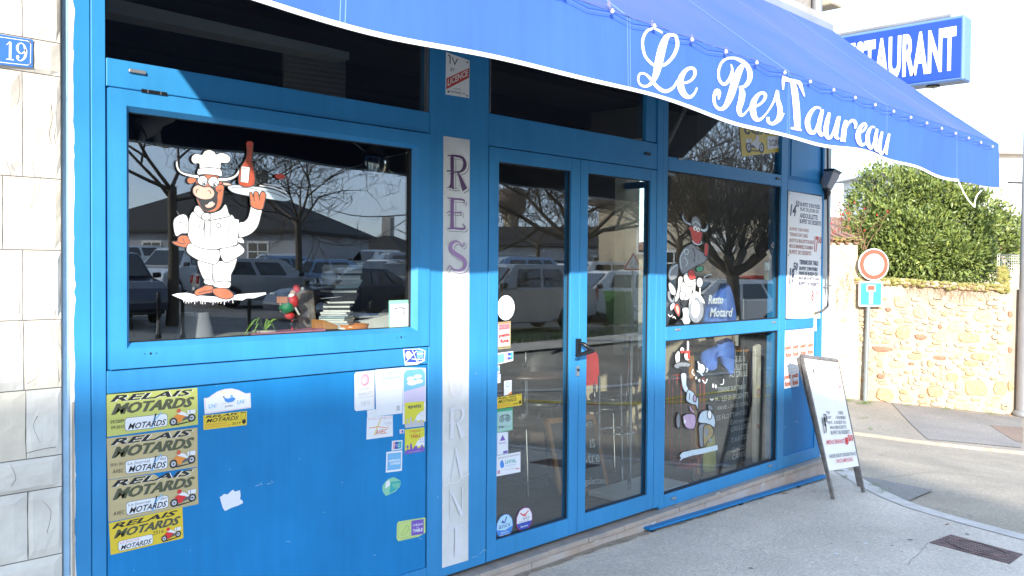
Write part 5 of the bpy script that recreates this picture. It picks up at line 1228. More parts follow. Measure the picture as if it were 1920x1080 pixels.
p.poly([(.14, .4), (.22, .25), (.3, .42), (.3, .6), (.18, .62)], MBLUE, True); p.text('LHYAL', .36, .3, .82, .48, TEAL, .03); p.text('LABORATOIRES', .38, .54, .8, .61, LBLUE); p.text('SURVEILLANCE DE LA CHAINE ALIMENTAIRE', .05, .1, .95, .16, INKG); p.rect(.03, .72, .14, .9, PINKP); p.text('controle hygiene', .3, .72, .85, .8, PALEG); p.rect(.8, .8, .95, .84, RED); p.build('print', e)
e, p = ellcard(946, 986.5, 15.5, 22.5, MBLUE, 'round blue and white holiday voucher sticker at the bottom left of the door')
p.poly([(.04, .58), (.5, .68), (.97, .56), (.93, .3), (.75, .08), (.5, .02), (.25, .08), (.07, .3)], flat('sky_ink', (.40, .62, .72))); p.stroke([(.35, .25), (.5, .35), (.62, .12)], .07, DBLUE); p.stroke([(.3, .3), (.5, .35)], .05, DBLUE); p.text('ancv', .15, .42, .85, .56, DBLUE); p.text('Bienvenue', .28, .72, .72, .78, PAPER, .02); p.text('Chèque-Vacances', .2, .82, .8, .88, PAPER, .02); p.build('print', e)
e, p = ellcard(983, 973.5, 15.5, 22, DBLUE, 'round navy and white holiday voucher sticker with a red bird, right of the blue one')
p.ell(.5, .5, .49, .49, RED); p.ell(.5, .5, .47, .47, DBLUE); p.poly([(.04, .62), (.96, .62), (.95, .35), (.78, .1), (.5, .03), (.22, .1), (.05, .35)], PAPER); p.stroke([(.25, .2), (.42, .32), (.6, .28), (.75, .18)], .06, RED); p.stroke([(.42, .32), (.62, .38)], .04, RED); p.text('ancv', .42, .42, .8, .52, INKG); p.text('Réseau des', .2, .54, .8, .59, INKG); p.text('Bienvenue', .28, .74, .72, .82, PAPER, .02); p.build('print', e)
e, p = card('sticker', [(729, 563.5), (769.5, 562), (769, 613), (729, 616)], MINT, 'mint bordered review sticker with an owl face in the corner of the big window', y=.028)
p.rect(.08, .14, .92, .95, PAPER); owl(p, .42, .13); p.text('Vu', .12, .68, .3, .8, PALEG); p.text('sur', .35, .68, .5, .8, PALEG); p.build('print', e)

# ================================================================== PAINTINGS ON THE WINDOWS
def pxs(L, ox, oy, s): return [(ox+a[0]/s, oy+a[1]/s)+tuple(x/s for x in a[2:]) for a in L]
class Paint:
    def __init__(s, name, label, y, q0):
        c = at(*q0, y); s.e = empty(name, c, label, 'window painting'); s.y = y; s.k = 0
    def fig(s, nm, items, org=(0, 0, 1)):
        f = px_map(s.y); base = s.k
        p = Print(lambda u, v, k=0: f(u, v, base+k)); 
        for it in items:
            kind, pts, m = it[0], pxs(it[1], *org), it[2]
            if kind == 'f': p.poly(pts, m, True); p.stroke(smooth_line(pts, True, 4), 1.7, P_DARK, closed=True)
            elif kind == 'n': p.poly(pts, m, True)
            elif kind == 'g': p.poly(pts, m); p.stroke(pts, 1.5, P_DARK, closed=True)
            elif kind == 's': p.stroke(pts, it[3]*(1.35 if it[3] < 1.3 else 1), m, smooth=True)
            elif kind == 'b': p.poly(pts, m)
        s.k += p.k; return p.build(nm, s.e)
A_ = (240, 280, 6.354); B_ = (300, 400, 6.)
def el(cx, cy, rx, ry, n=14, rot=0): return [(cx+rx*cos(2*pi*j/n)*cos(rot)-ry*sin(2*pi*j/n)*sin(rot), cy+rx*cos(2*pi*j/n)*sin(rot)+ry*sin(2*pi*j/n)*cos(rot)) for j in range(n)]
P1 = Paint('window_painting', 'painted cartoon bull chef in white carrying a tray with a bottle on the big window', .0295, (380, 560))
random.seed(9)
spl = [(322, 553), (333, 550), (350, 549), (372, 554), (398, 556), (425, 558), (446, 552), (470, 550), (498, 548.5), (499, 551.5), (488, 555), (476, 559), (462, 559), (455, 563), (436, 562), (415, 565), (396, 566), (372, 564), (352, 566), (338, 560)]
P1.fig('ground_splash', [('b', spl, P_WHITE)]+[('s', [(x, 560+random.uniform(-4, 3)), (x+random.uniform(-2, 2), 566+random.uniform(0, 6))], P_WHITE, .8) for x in range(345, 440, 5)])
P1.fig('trousers', [('f', [(370, 489), (384, 490), (398, 490), (398, 520), (399, 528), (384, 526), (375, 510)], P_WHITE), ('f', [(398, 490), (409, 489), (420, 489), (443, 481), (440, 500), (433, 515), (430, 530), (403, 530), (399, 515)], P_WHITE),
    ('f', [(383, 525), (400, 526), (400, 535), (384, 532)], P_WHITE), ('f', [(402, 529), (430, 528), (428, 540), (402, 538)], P_WHITE)])
P1.fig('shoe', [('f', [(364, 549), (368, 543), (379, 538), (386, 535), (398, 537), (400, 547), (385, 551), (368, 554)], P_BROWN)])
P1.fig('shoe', [('f', [(397, 543), (406, 540), (424, 541), (436, 550), (436, 557), (424, 561), (410, 558), (401, 552)], P_BROWN), ('s', [(371, 549), (385, 546), (397, 544)], P_DARK, 1.4)])
P1.fig('hand', [('f', [(322, 453), (331, 452), (334, 444), (343, 441), (352, 443), (357, 451), (359, 460), (348, 464), (336, 462), (326, 458)], P_BROWN), ('s', [(331, 453), (340, 457), (347, 455)], P_DARK, 1.1), ('s', [(341, 446), (345, 453)], P_DARK, 1)])
P1.fig('jacket', [('f', [(356, 456), (349, 471), (364, 484), (384, 492), (406, 494), (411, 470), (385, 466)], P_WHITE), ('f', [(411, 468), (420, 492), (440, 485), (458, 471), (447, 457), (430, 462)], P_WHITE),
    ('f', [(361, 397), (353, 414), (350, 432), (357, 454), (372, 464), (395, 468), (413, 466), (430, 463), (447, 456), (448, 420), (440, 410), (432, 402), (412, 404), (385, 400)], P_WHITE),
    ('s', [(412, 410), (416, 420), (417, 440), (419, 455), (412, 466)], P_DARK, .8), ('f', [(325, 413), (334, 404), (346, 402), (352, 411), (353, 425), (351, 437), (340, 438), (330, 443), (325, 430)], P_WHITE), ('s', [(334, 417), (342, 418), (350, 424)], P_DARK, 1.2), ('s', [(345, 402), (346, 412)], P_DARK, .9)])
P1.fig('buttons', [('f', el(408.5, 423, 4.4, 3.8), P_WHITE), ('s', el(410, 453, 4, 4)[:9], PALEG, .9)])
P1.fig('sleeve', [('f', [(447, 419), (456, 416), (464, 408), (468, 394), (471, 387), (489, 393), (488, 405), (482, 425), (470, 438), (456, 444), (447, 444)], P_WHITE), ('f', [(446, 446), (454, 447), (457, 456), (446, 454)], P_WHITE)])
P1.fig('napkin', [('g', [(434, 409), (447, 412), (447, 430), (444, 458), (437, 461), (434, 452), (431, 457), (427, 455), (427, 430)], P_WHITE), ('s', [(440, 412), (437, 430), (434, 452)], P_DARK, .9)])
P1.fig('scarf', [('f', [(366, 387), (373, 387), (382, 398), (394, 400), (412, 394), (422, 383), (428, 400), (430, 405), (405, 411), (388, 413), (374, 408), (363, 397)], P_WHITE), ('s', [(371, 390), (378, 400)], P_DARK, .9), ('s', [(424, 392), (410, 402), (396, 406)], P_DARK, .9),
    ('g', [(374, 411), (383, 413), (380, 432), (373, 429)], P_WHITE), ('g', [(383, 413), (393, 414), (393, 442), (382, 446)], P_WHITE), ('f', el(385.5, 406, 9, 7), P_WHITE)])
P1.fig('head', [('f', [(700, 350), (740, 333), (800, 345), (800, 385), (745, 412), (703, 395)], P_BROWN), ('f', [(1085, 400), (1150, 395), (1210, 408), (1226, 430), (1150, 432)], P_PINK),
    ('f', [(830, 330), (950, 300), (1075, 330), (1130, 440), (1125, 560), (1100, 670), (1040, 735), (960, 748), (880, 720), (832, 650), (812, 590), (800, 430)], P_BROWN),
    ('n', [(800, 405), (900, 440), (1040, 440), (1120, 400), (1110, 430), (1060, 540), (1060, 620), (1030, 700), (940, 735), (870, 700), (835, 620), (780, 500)], P_DARK),
    ('n', [(1040, 440), (1120, 430), (1130, 480), (1110, 520), (1050, 500)], P_BROWN),
    ('f', [(782, 445), (830, 425), (900, 450), (960, 445), (1015, 490), (1022, 545), (985, 588), (900, 600), (820, 575), (772, 530), (765, 480)], P_PINK),
    ('f', el(880, 372, 60, 56), P_WHITE), ('f', el(1012, 388, 66, 60, rot=.25), P_WHITE), ('n', el(905, 405, 34, 32), P_GREY), ('n', el(1030, 420, 34, 32), P_GREY), ('n', el(908, 404, 15, 15), P_WHITE), ('n', el(1036, 422, 15, 13), P_WHITE), ('n', el(902, 412, 12, 12), INK), ('n', el(1026, 428, 12, 12), INK),
    ('s', [(805, 520), (808, 485), (830, 480)], P_DARK, 1.1), ('s', [(942, 490), (972, 502), (975, 535)], P_DARK, 1.1), ('f', [(903, 662), (955, 652), (985, 626), (1028, 640), (1022, 668), (985, 695), (930, 700)], P_PINK), ('s', [(940, 668), (968, 636), (1000, 628)], P_WHITE, 1.4),
    ('s', [(1060, 480), (1080, 500), (1105, 480)], P_DARK, 1)], A_)
P1.fig('horn', [('f', [(580, 122), (560, 175), (580, 250), (640, 300), (740, 332), (825, 346), (832, 312), (740, 298), (640, 270), (600, 228), (585, 180)], P_WHITE)], A_)
P1.fig('horn', [('f', [(1065, 345), (1180, 338), (1260, 308), (1300, 255), (1300, 212), (1317, 262), (1300, 312), (1235, 358), (1150, 380), (1075, 380)], P_WHITE)], A_)
P1.fig('chef_hat', [('f', [(850, 235), (838, 172), (780, 172), (745, 130), (757, 80), (805, 54), (872, 66), (900, 26), (962, 8), (1022, 35), (1040, 62), (1092, 44), (1155, 55), (1204, 92), (1206, 138), (1165, 167), (1100, 165), (1085, 235), (960, 218)], P_WHITE), ('f', [(824, 240), (880, 224), (960, 220), (1040, 226), (1102, 250), (1106, 322), (1030, 308), (950, 302), (880, 300), (820, 302)], P_WHITE), ('s', [(938, 150), (940, 210)], P_DARK, .9), ('s', [(962, 165), (964, 210)], P_DARK, .8)], A_)
P1.fig('tray', [('f', [(425, 351), (437, 347), (470, 349), (510, 355), (535, 366), (544, 374), (530, 378), (500, 373), (460, 367), (435, 361)], P_PALE), ('s', [(432, 352), (465, 353), (510, 362), (535, 372)], P_GREY, 2), ('s', [(485, 348), (510, 352), (536, 362)], P_WHITE, 2), ('s', [(492, 345), (515, 348), (533, 355)], P_WHITE, 1.3)])
P1.fig('wine_bottle', [('f', [(447, 347), (448, 318), (457, 302), (461, 287), (461, 268), (472, 268), (472, 287), (471, 302), (475, 320), (474, 348)], P_BOT), ('n', [(461, 273), (461, 267), (466, 265), (472, 267), (472, 273)], P_RED), ('g', [(451, 312), (467, 314), (464, 343), (449, 341)], P_WHITE), ('s', [(456, 318), (460, 325), (455, 332), (459, 338)], P_DARK, .8), ('s', [(453, 316), (463, 317)], P_DARK, 1.0)])
P1.fig('wine_glass', [('n', el(523, 331, 9.5, 5.2, rot=.1), P_RED), ('s', [(523, 336), (523, 344)], P_PALE, .7)])
P1.fig('raised_hand', [('f', [(470, 388), (467, 374), (466, 362), (470, 361), (474, 370), (474, 361), (479, 359), (483, 363), (484, 369), (488, 360), (493, 360), (497, 366), (494, 380), (489, 393)], P_BROWN), ('s', [(474, 368), (475, 378)], P_DARK, 1), ('s', [(484, 368), (485, 376)], P_DARK, 1)])
# biker bull on the right window, scale of a crop with its corner at (1250, 380)
C4 = (1250, 380, 4.5); D7 = (1250, 460, 6.97)
P2 = Paint('window_painting', 'painted grey and red bull riding a white motorcycle on the upper right window', .0265, (1290, 600))
P2.fig('horn', [('f', [(140, 90), (128, 120), (150, 165), (200, 195), (235, 200), (215, 180), (170, 160), (145, 130)], P_PALE)], C4)
P2.fig('horn', [('f', [(285, 235), (320, 250), (348, 225), (345, 165), (335, 205), (315, 222), (285, 215)], P_PALE)], C4)
P2.fig('head', [('f', [(215, 130), (240, 115), (270, 135), (285, 175), (290, 210), (215, 205), (208, 170)], P_GREY), ('f', [(180, 215), (215, 200), (290, 245), (300, 270), (285, 330), (255, 355), (225, 335), (205, 290), (200, 245)], P_RED), ('n', el(238, 216, 15, 20), P_WHITE), ('n', el(265, 228, 15, 20), P_WHITE), ('n', el(241, 220, 5, 9), P_DARK), ('n', el(266, 232, 5, 9), P_DARK), ('s', [(215, 320), (245, 350), (285, 350), (295, 325)], P_PALE, 2.2), ('s', [(215, 180), (245, 160), (280, 190)], P_PALE, 1.2)], C4)
P2.fig('jacket', [('f', [(190, 355), (140, 390), (105, 460), (105, 540), (130, 600), (180, 590), (240, 540), (320, 500), (340, 440), (300, 420), (250, 380), (215, 350)], P_GREY), ('s', [(150, 395), (112, 470), (125, 560)], P_PALE, 1.6), ('n', el(165, 415, 20, 26), P_PALE), ('n', el(165, 415, 14, 19), P_GREY), ('s', [(145, 460), (175, 500), (160, 540)], P_PALE, 1), ('s', [(215, 380), (235, 430), (230, 500)], P_DARK, 1)], C4)
P2.fig('arm', [('f', [(320, 345), (345, 345), (350, 400), (340, 450), (315, 440), (315, 390)], P_RED)], C4)
P2.fig('glove', [('f', [(250, 545), (300, 535), (305, 570), (270, 585), (250, 575)], GREEN)], C4)
P2.fig('motorcycle', [('f', [(20, 330), (60, 260), (140, 245), (150, 330), (130, 420), (60, 460), (20, 420)], P_GREY), ('s', [(25, 400), (60, 310), (140, 250)], P_PALE, 2), ('f', [(25, 490), (60, 500), (110, 570), (110, 640), (60, 640), (25, 560)], P_WHITE), ('s', el(70, 640, 45, 90)[:9], P_GREY, 5), ('f', [(150, 420), (205, 420), (190, 560), (150, 700), (110, 740), (100, 700), (140, 560)], P_WHITE),
   ('f', [(205, 480), (350, 520), (330, 600), (290, 700), (200, 720), (160, 680), (170, 600)], P_WHITE), ('n', [(185, 740), (230, 730), (265, 740), (240, 790), (200, 780)], P_DARK), ('f', el(200, 655, 40, 62), P_WHITE), ('s', el(200, 655, 22, 36), P_GREY, .8), ('f', el(380, 840, 105, 175), P_GREY), ('n', el(372, 835, 56, 115), P_WHITE), ('s', el(368, 835, 38, 80), P_GREY, 1), ('s', el(364, 835, 20, 46), P_RED, .9), ('n', [(300, 690), (340, 620), (400, 610), (470, 700), (490, 760), (440, 730), (400, 680), (350, 690), (290, 780)], P_WHITE),
   ('f', [(215, 400), (275, 350), (370, 420), (360, 500), (300, 540), (235, 500)], P_WHITE), ('f', [(275, 345), (330, 315), (370, 380), (375, 430), (310, 450), (275, 400)], P_RED), ('s', [(360, 480), (350, 700), (340, 850)], P_WHITE, 3), ('s', [(430, 540), (430, 640)], P_WHITE, 2.5), ('f', el(425, 485, 42, 66), P_WHITE), ('s', el(425, 485, 26, 46), P_PALE, .8), ('s', [(480, 420), (540, 380), (580, 380)], P_PALE, 1.6)], D7)
P2.fig('flame', [('f', [(100, 775), (130, 760), (165, 800), (170, 860), (155, 930), (120, 890), (90, 830)], P_RED), ('n', [(115, 800), (140, 790), (155, 850), (145, 900), (120, 850)], P_PINK), ('n', [(40, 790), (90, 750), (90, 810), (50, 850)], P_PALE), ('s', [(10, 900), (40, 930), (70, 910)], P_WHITE, 1), ('s', [(70, 950), (90, 930), (110, 960)], P_WHITE, 1), ('n', [(200, 830), (270, 820), (280, 920), (300, 1000), (240, 1040), (200, 980), (210, 900)], P_PALE), ('s', [(180, 960), (188, 968)], P_WHITE, 1)], D7)
# figures on the lower window, scale of a crop with its corner at (1240, 620)
E3 = (1240, 620, 3.857)
P3 = Paint('window_painting', 'painted waiter, upside down bull and rider over a white brush stroke, lower window', .0265, (1330, 860))
P3.fig('waiter', [('n', [(105, 170), (128, 150), (130, 220), (110, 235), (102, 200)], P_WHITE), ('f', el(150, 138, 16, 20), P_WHITE), ('n', el(150, 152, 12, 12), P_RED), ('n', [(185, 85), (192, 75), (199, 90), (198, 140), (206, 160), (200, 210), (170, 205), (168, 160), (184, 140)], P_WHITE), ('n', [(170, 145), (205, 145), (206, 165), (200, 210), (170, 170)], P_RED), ('g', [(172, 165), (190, 165), (190, 205), (172, 205)], P_WHITE),
   ('f', [(92, 250), (120, 230), (180, 228), (212, 245), (185, 268), (150, 260), (120, 275), (95, 265)], P_GREY), ('n', [(130, 255), (155, 268), (180, 255), (190, 280), (160, 290), (135, 280)], P_DARK), ('f', [(142, 310), (180, 312), (182, 390), (200, 430), (180, 450), (155, 420), (143, 360)], P_PALE), ('f', [(190, 430), (225, 440), (245, 465), (268, 500), (262, 580), (248, 540), (215, 530), (178, 500)], P_PALE), ('s', [(205, 450), (200, 500)], P_DARK, 1), ('f', el(240, 490, 12, 26), P_LIL)], E3)
BI = [('f', [(262, 240), (255, 222), (268, 220), (278, 235), (305, 245), (318, 275), (300, 310), (268, 292), (262, 270)], P_PALE), ('s', [(255, 290), (280, 305), (298, 325)], P_PALE, 2.4), ('s', [(228, 280), (222, 305), (240, 325)], P_WHITE, 2), ('f', el(250, 345, 10, 18), P_WHITE), ('f', el(272, 362, 11, 18), P_WHITE), ('n', el(250, 352, 4, 8), P_DARK), ('n', el(271, 370, 4, 8), P_DARK), ('s', [(295, 355), (315, 380), (330, 350)], P_WHITE, 2.2), ('n', el(372, 398, 8, 16), P_WHITE), ('n', el(392, 403, 7, 15), P_WHITE), ('s', [(425, 388), (445, 385), (448, 350)], P_WHITE, 1.6), ('s', [(350, 490), (362, 502), (374, 492)], P_WHITE, 2), ('s', [(410, 480), (428, 490), (425, 515), (400, 512)], P_DARK, 1.2), ('s', [(325, 270), (333, 285), (320, 300)], P_PALE, 2)]
for nm_, ix in (('cap', (0, 1)), ('horn', (2,)), ('eye', (3, 5)), ('eye', (4, 6)), ('chin_line', (7,)), ('eye', (8,)), ('eye', (9,)), ('horn', (10,)), ('mouth', (11,)), ('ear', (12,)), ('cap_edge', (13,))): P3.fig(nm_, [BI[i_] for i_ in ix if i_ < len(BI)], E3)

P3.fig('pot', [('f', [(153, 620), (190, 600), (240, 610), (248, 660), (235, 705), (205, 712), (170, 695), (158, 650)], P_LIL), ('n', el(167, 657, 7, 16), P_WHITE), ('s', [(205, 550), (215, 575), (235, 590)], P_LIL, 2.5), ('f', [(108, 620), (125, 590), (135, 640), (130, 700), (112, 700), (105, 660)], P_GREY)], E3)
P3.fig('rider', [('f', [(285, 590), (320, 575), (365, 590), (388, 650), (380, 700), (350, 680), (300, 670), (265, 660), (270, 620)], P_PALE), ('f', el(346, 607, 17, 34), P_WHITE), ('f', [(268, 690), (300, 670), (330, 680), (310, 760), (300, 840), (275, 830), (270, 760)], P_GREY), ('f', [(305, 690), (350, 680), (375, 720), (370, 760), (335, 800), (310, 840), (300, 780)], P_GOLD), ('n', el(322, 735, 13, 36), P_GREY), ('n', el(350, 790, 9, 20), P_GREY), ('f', [(335, 545), (345, 535), (368, 550), (368, 575), (340, 570)], P_GREY)], E3)
P3.fig('brush_stroke', [('b', [(128, 905), (150, 880), (220, 862), (300, 850), (350, 838), (402, 826), (404, 862), (360, 872), (300, 888), (220, 902), (150, 925), (126, 946), (140, 918)], P_PALE)], E3)

# ================================================================== INSIDE THE RESTAURANT
def inp(px, py, y): return at(px, py, y)
JEW = mat('cd_case_clear', (.30, .33, .36), .15, spec=.8); SPN = [flat('disc_case_%s' % n, c, .3) for n, c in (('white', (.7, .7, .68)), ('black', (.03, .03, .035)), ('blue', (.10, .16, .32)), ('silver', (.45, .47, .5)), ('cyan', (.30, .42, .46)))]
random.seed(41)
def stack(px, y, z0, n, rot0, lab, zmax=None):
    c = inp(px, 600, y); e = empty('disc_stack', (c.x, y, z0), lab, 'disc stack')
    z = z0
    for i in range(n):
        a = rot0+.045*i+random.uniform(-.16, .16); w_, d_ = .071, .0625; dx, dy = random.uniform(-.008, .008)+.0016*i, random.uniform(-.006, .006)
        P = [(c.x+dx+(u*cos(a)-v*sin(a)), y+dy+(u*sin(a)+v*cos(a)), z) for u, v in ((-w_, -d_), (w_, -d_), (w_, d_), (-w_, d_))]
        mb = MB(); mb.prism(P, (0, 0, .0088), random.choice([SPN[0], SPN[1], SPN[3], SPN[0], SPN[3], JEW, SPN[1], SPN[2], SPN[4], SPN[0]])); mb.build('disc_case', e); z += .0102
    return e
stack(628, .30, 1.2155, 32, .45, 'tall twisted stack of disc cases standing behind the big window')
stack(672, .42, 1.2155, 8, -.3, 'low stack of disc cases right of the tall twisted one')
stack(705, .48, 1.2155, 5, .1, 'short stack of pale disc cases near the right end of the window board')
def solid(name, lab, cat, pxl, y, th, m, nm='body', **k):
    P = [inp(a, b, y) for a, b in pxl]; e = empty(name, (P[0].x, y, min(p.z for p in P)), lab, cat); MB().prism(P, (0, th, 0), m).build(nm, e, k.get('bevel', .002)); return e
o = solid('paper_pile', 'loose pile of white paper at the right end of the window board', 'paper', [(668, 617), (690, 600), (730, 590), (765, 588), (768, 612)], .33, .16, WHITEPL)
e = solid('wooden_box', 'open orange wooden box at the foot of the disc stack', 'box', [(608, 618), (607, 600), (634, 610), (634, 617)], .16, .1, mat('orange_wood', (.55, .26, .08), .5))
c = inp(660, 612, .24); e = empty('orange_bowl', (c.x, c.y, 1.2155), 'shallow orange bowl on the window board under the disc stack', 'bowl')
MB().lathe((c.x, c.y, 1.2155), [(.05, 0), (.075, .015), (.082, .042), (.078, .042), (.07, .02)], mat('orange_glaze', (.65, .22, .05), .25), 24).build('bowl', e)
e = solid('framed_picture', 'small brown and grey framed picture leaning behind the figurine', 'picture', [(556, 618), (558, 545), (588, 545), (594, 616)], .30, .012, mat('frame_edge', (.30, .20, .12), .5), 'frame')
P = [inp(a, b, .298) for a, b in ((559, 614), (561, 549), (586, 549), (590, 612))]; MB().prism(P, (0, -.003, 0), mat('picture_print', (.36, .33, .31), .5, col2=(.10, .08, .07), vscale=14)).build('picture', e)
# figurine of a bearded rider with presents on a small sledge
c = inp(545, 600, .2); e = empty('figurine', (c.x, .2, 1.2155), 'small red, white and green christmas figurine with presents behind the window', 'figurine')
FR_, FG_, FW_ = flat('figurine_red', (.60, .03, .03)), flat('figurine_green', (.02, .22, .09)), flat('figurine_white', (.75, .74, .7)); FS_ = flat('figurine_skin', (.55, .32, .22)); FO_ = flat('figurine_orange', (.6, .2, .05))
def blob(p, r, m, nm, sq=1.): q = inp(*p, .2); MB().lathe((q.x, q.y, q.z), [(r*.3, -r*sq), (r*.85, -r*.55*sq), (r, 0), (r*.85, r*.55*sq), (r*.3, r*sq)], m, 12).build(nm, e)
blob((549, 565), .026, FR_, 'body', 1.3); blob((547, 556), .016, FW_, 'beard'); blob((549, 549), .013, FS_, 'face'); blob((556, 542), .017, FR_, 'hat', 1.2); blob((567, 541), .008, FW_, 'pompom'); blob((537, 577), .034, FG_, 'sack', .8); blob((543, 592), .024, FR_, 'sledge', .7)
for q in ((526, 570), (526, 583), (543, 570), (541, 585)): blob(q, .006, FS_, 'knob')
q = inp(528, 562, .2); mb = MB(); mb.box(q.x-.018, q.x+.018, .18, .21, q.z-.014, q.z+.014, FO_); mb.build('present', e)
q = inp(553, 580, .19); MB().tube([inp(545, 562, .19), inp(561, 590, .19)], .005, FW_, 6).build('ski', e); MB().tube([inp(548, 560, .19), inp(563, 586, .19)], .004, INK, 6).build('ski', e)
for q0 in ((549, 608), (553, 600)): q = inp(*q0, .2); MB().lathe((q.x, q.y, q.z), [(.014, -.004), (.016, 0), (.014, .004)], INK, 14, 'y').build('wheel', e)
MB().tube([inp(548, 600, .2), inp(548, 622, .2)], .004, FR_, 6).build('stand', e)
# trailing plant
e = empty('spider_plant', inp(485, 625, .15), 'spider plant with arching green leaves low behind the big window', 'plant')
random.seed(6)
LG = mat('bright_leaf', (.25, .42, .06), .5, var=.2, vscale=20)
MB().lathe(tuple(inp(497, 632, .2)), [(.04, -.03), (.055, .03)], mat('plant_pot', (.5, .42, .36), .6), 16).build('pot', e)
for tx, ty in ((458, 628), (464, 618), (470, 612), (480, 608), (505, 612), (515, 618), (520, 630), (475, 628), (530, 612)):
    a = inp(495, 622, .2); b = inp(tx, ty, .12); mid = a.lerp(b, .55)+Vector((0, 0, .04)); L = smooth_line([tuple(a), tuple(mid), tuple(b)], n=5); mb = MB(); V = []
    for i, p_ in enumerate(L): ww = .006*(1-i/len(L))+.001; V += [(p_[0], p_[1]-ww, p_[2]), (p_[0], p_[1]+ww, p_[2]+ww)]
    mb.add(V, [(2*i, 2*i+1, 2*i+3, 2*i+2) for i in range(len(L)-1)], LG); mb.build('leaf', e)
MB().prism([inp(470, 631, .12), inp(610, 621, .12), inp(600, 617, .28), inp(480, 625, .28)], (0, 0, .01), mat('pink_cloth', (.6, .2, .3), .7)).build('table_mat', label='pink and cream mat on the window board under the figurine', cat='mat')
# lamp shade, chrome jug, wall clock, hanging cow head
e = empty('table_lamp', inp(366, 640, .5), 'grey fabric lamp shade low behind the big window left of the plant', 'lamp'); q = inp(366, 617, .5)
MB().lathe((q.x, q.y, q.z), [(.10, -.10), (.055, .075), (.052, .075), (.097, -.10)], mat('shade_fabric', (.30, .30, .33), .8), 28).build('shade', e); MB().lathe((q.x, q.y, q.z-.22), [(.05, 0), (.05, .01), (.008, .03), (.008, .24)], DARKM, 16).build('foot', e)
e = empty('coffee_machine', inp(290, 640, .9), 'dark coffee machine with a chrome edge in the lower left corner of the window', 'coffee machine')
P = [inp(a, b, .9) for a, b in ((250, 640), (250, 606), (290, 604), (290, 640))]; MB().prism(P, (0, .25, 0), mat('machine_grey', (.10, .10, .11), .35)).build('housing', e, .006); MB().tube([inp(293, 640, .88), inp(294, 600, .88)], .012, CHROME, 10).build('chrome_post', e)
e = empty('wall_clock', inp(705, 300, 2.2), 'round steel wall clock with thin radiating rods high inside the big window', 'clock'); q = inp(706, 301, 2.2)
MB().lathe(tuple(q), [(.01, -.02), (.12, -.015), (.125, 0)], CHROME, 32, 'y').build('dial', e)
for k in range(8):
    a = k*pi/4+.3; MB().tube([q, q+Vector((.3*cos(a), 0, .3*sin(a)))], .004, CHROME, 5).build('rod', e); MB().lathe(tuple(q+Vector((.3*cos(a), 0, .3*sin(a)))), [(.005, -.015), (.016, 0), (.005, .015)], CHROME, 10).build('rod_tip', e)
e = empty('cow_figure', inp(290, 240, .9), 'pale toy cow hanging in the upper left corner of the big window', 'figure'); CW = flat('cow_white', (.3, .28, .27))
MB().tube([inp(262, 245, .9), inp(285, 232, .9), inp(300, 226, .9)], [.05, .055, .03], CW, 10).build('body', e); MB().tube([inp(300, 228, .9), inp(325, 222, .9)], [.028, .016], CW, 10).build('head', e)
for a, b in (((268, 248), (262, 270)), ((292, 240), (297, 275))): MB().tube([inp(*a, .9), inp(*b, .9)], .02, CW, 8).build('leg', e)
# bistro furniture behind the doors
BLK = mat('black_lacquer', (.015, .014, .014), .3); CHR = CHROME; WOODT = mat('dark_table_top', (.07, .045, .035), .35)
def chair(x, y, rz, m, lab, grp='round backed bistro chairs inside', sm_=None):
    e = empty('bistro_chair', (x, y, 0), lab, 'chair', grp); mb = MB(); c_, s_ = cos(rz), sin(rz)
    def T(a, b, z): return (x+a*c_-b*s_, y+a*s_+b*c_, z)
    mb.lathe((x, y, .44), [(.19, 0), (.2, .02), (.19, .045)], sm_ or m, 20); mb.build('seat', e)
    mb = MB(); V = []; n = 9
    for i in range(n):
        a = -1+2*i/(n-1); 
        for z in (.60, .70, .82, .90): k = .19*a*(1-.25*max(0, z-.78)/.12*abs(a)); V.append(T(k, .19-.05*a*a, z-(.04*a*a if z > .85 else 0)))
    fs = [(i*4+j, i*4+j+1, (i+1)*4+j+1, (i+1)*4+j) for i in range(n-1) for j in range(3)]; mb.add(V, fs, m, True); mb.add([(v[0]+s_*-.012, v[1]+c_*.012, v[2]) for v in V], fs, m, True); mb.build('backrest', e)
    for a, b in ((-.15, -.15), (.15, -.15), (-.15, .15), (.15, .15)):
        L = [T(a*1.25, b*1.25, 0), T(a, b, .44)]+([T(a*1.1, .19, .88)] if b > 0 else [])
        MB().tube(L, .011, CHR, 8).build('leg', e)
def cpos(px, py, y): q = at(px, py, y); return q.x, q.y
for px, y, rz, m_, lb in ((968, 1.0, .3, BLK, 'black bistro chair behind the left door, nearest the glass'), (1010, 1.5, 2.6, BLK, 'black bistro chair behind the first one, across the small table'), (1150, 1.25, 3.5, BLK, 'black bistro chair behind the right door in front of the red one')):
    x_, y_ = cpos(px, 700, y); chair(x_, y_, rz, m_, lb)
x_, y_ = cpos(1133, 700, 1.0); chair(x_, y_, .2, mat('red_plastic', (.60, .02, .025), .3), 'bistro chair with a bright red backrest behind the right door', sm_=BLK)
def table(px, y, h, r, lab, sq=False, pm=CHR):
    x_, y_ = cpos(px, 700, y); e = empty('bistro_table', (x_, y_, 0), lab, 'table'); MB().lathe((x_, y_, h-.03), [(r*.98, 0), (r, .012), (r*.98, .03)], WOODT, 32).build('table_top', e)
    MB().tube([(x_, y_, .02), (x_, y_, h-.03)], .025, pm, 12).build('pedestal', e)
    mb = MB(); mb.box(x_-.2, x_+.2, y_-.2, y_+.2, 0, .02, WHITEPL if sq else DARKM); mb.build('base_plate', e, .004)
table(985, 1.25, .76, .32, 'round dark bistro table behind the left door'); table(1240, 1.7, .76, .33, 'round dark bistro table deep inside behind the right door')
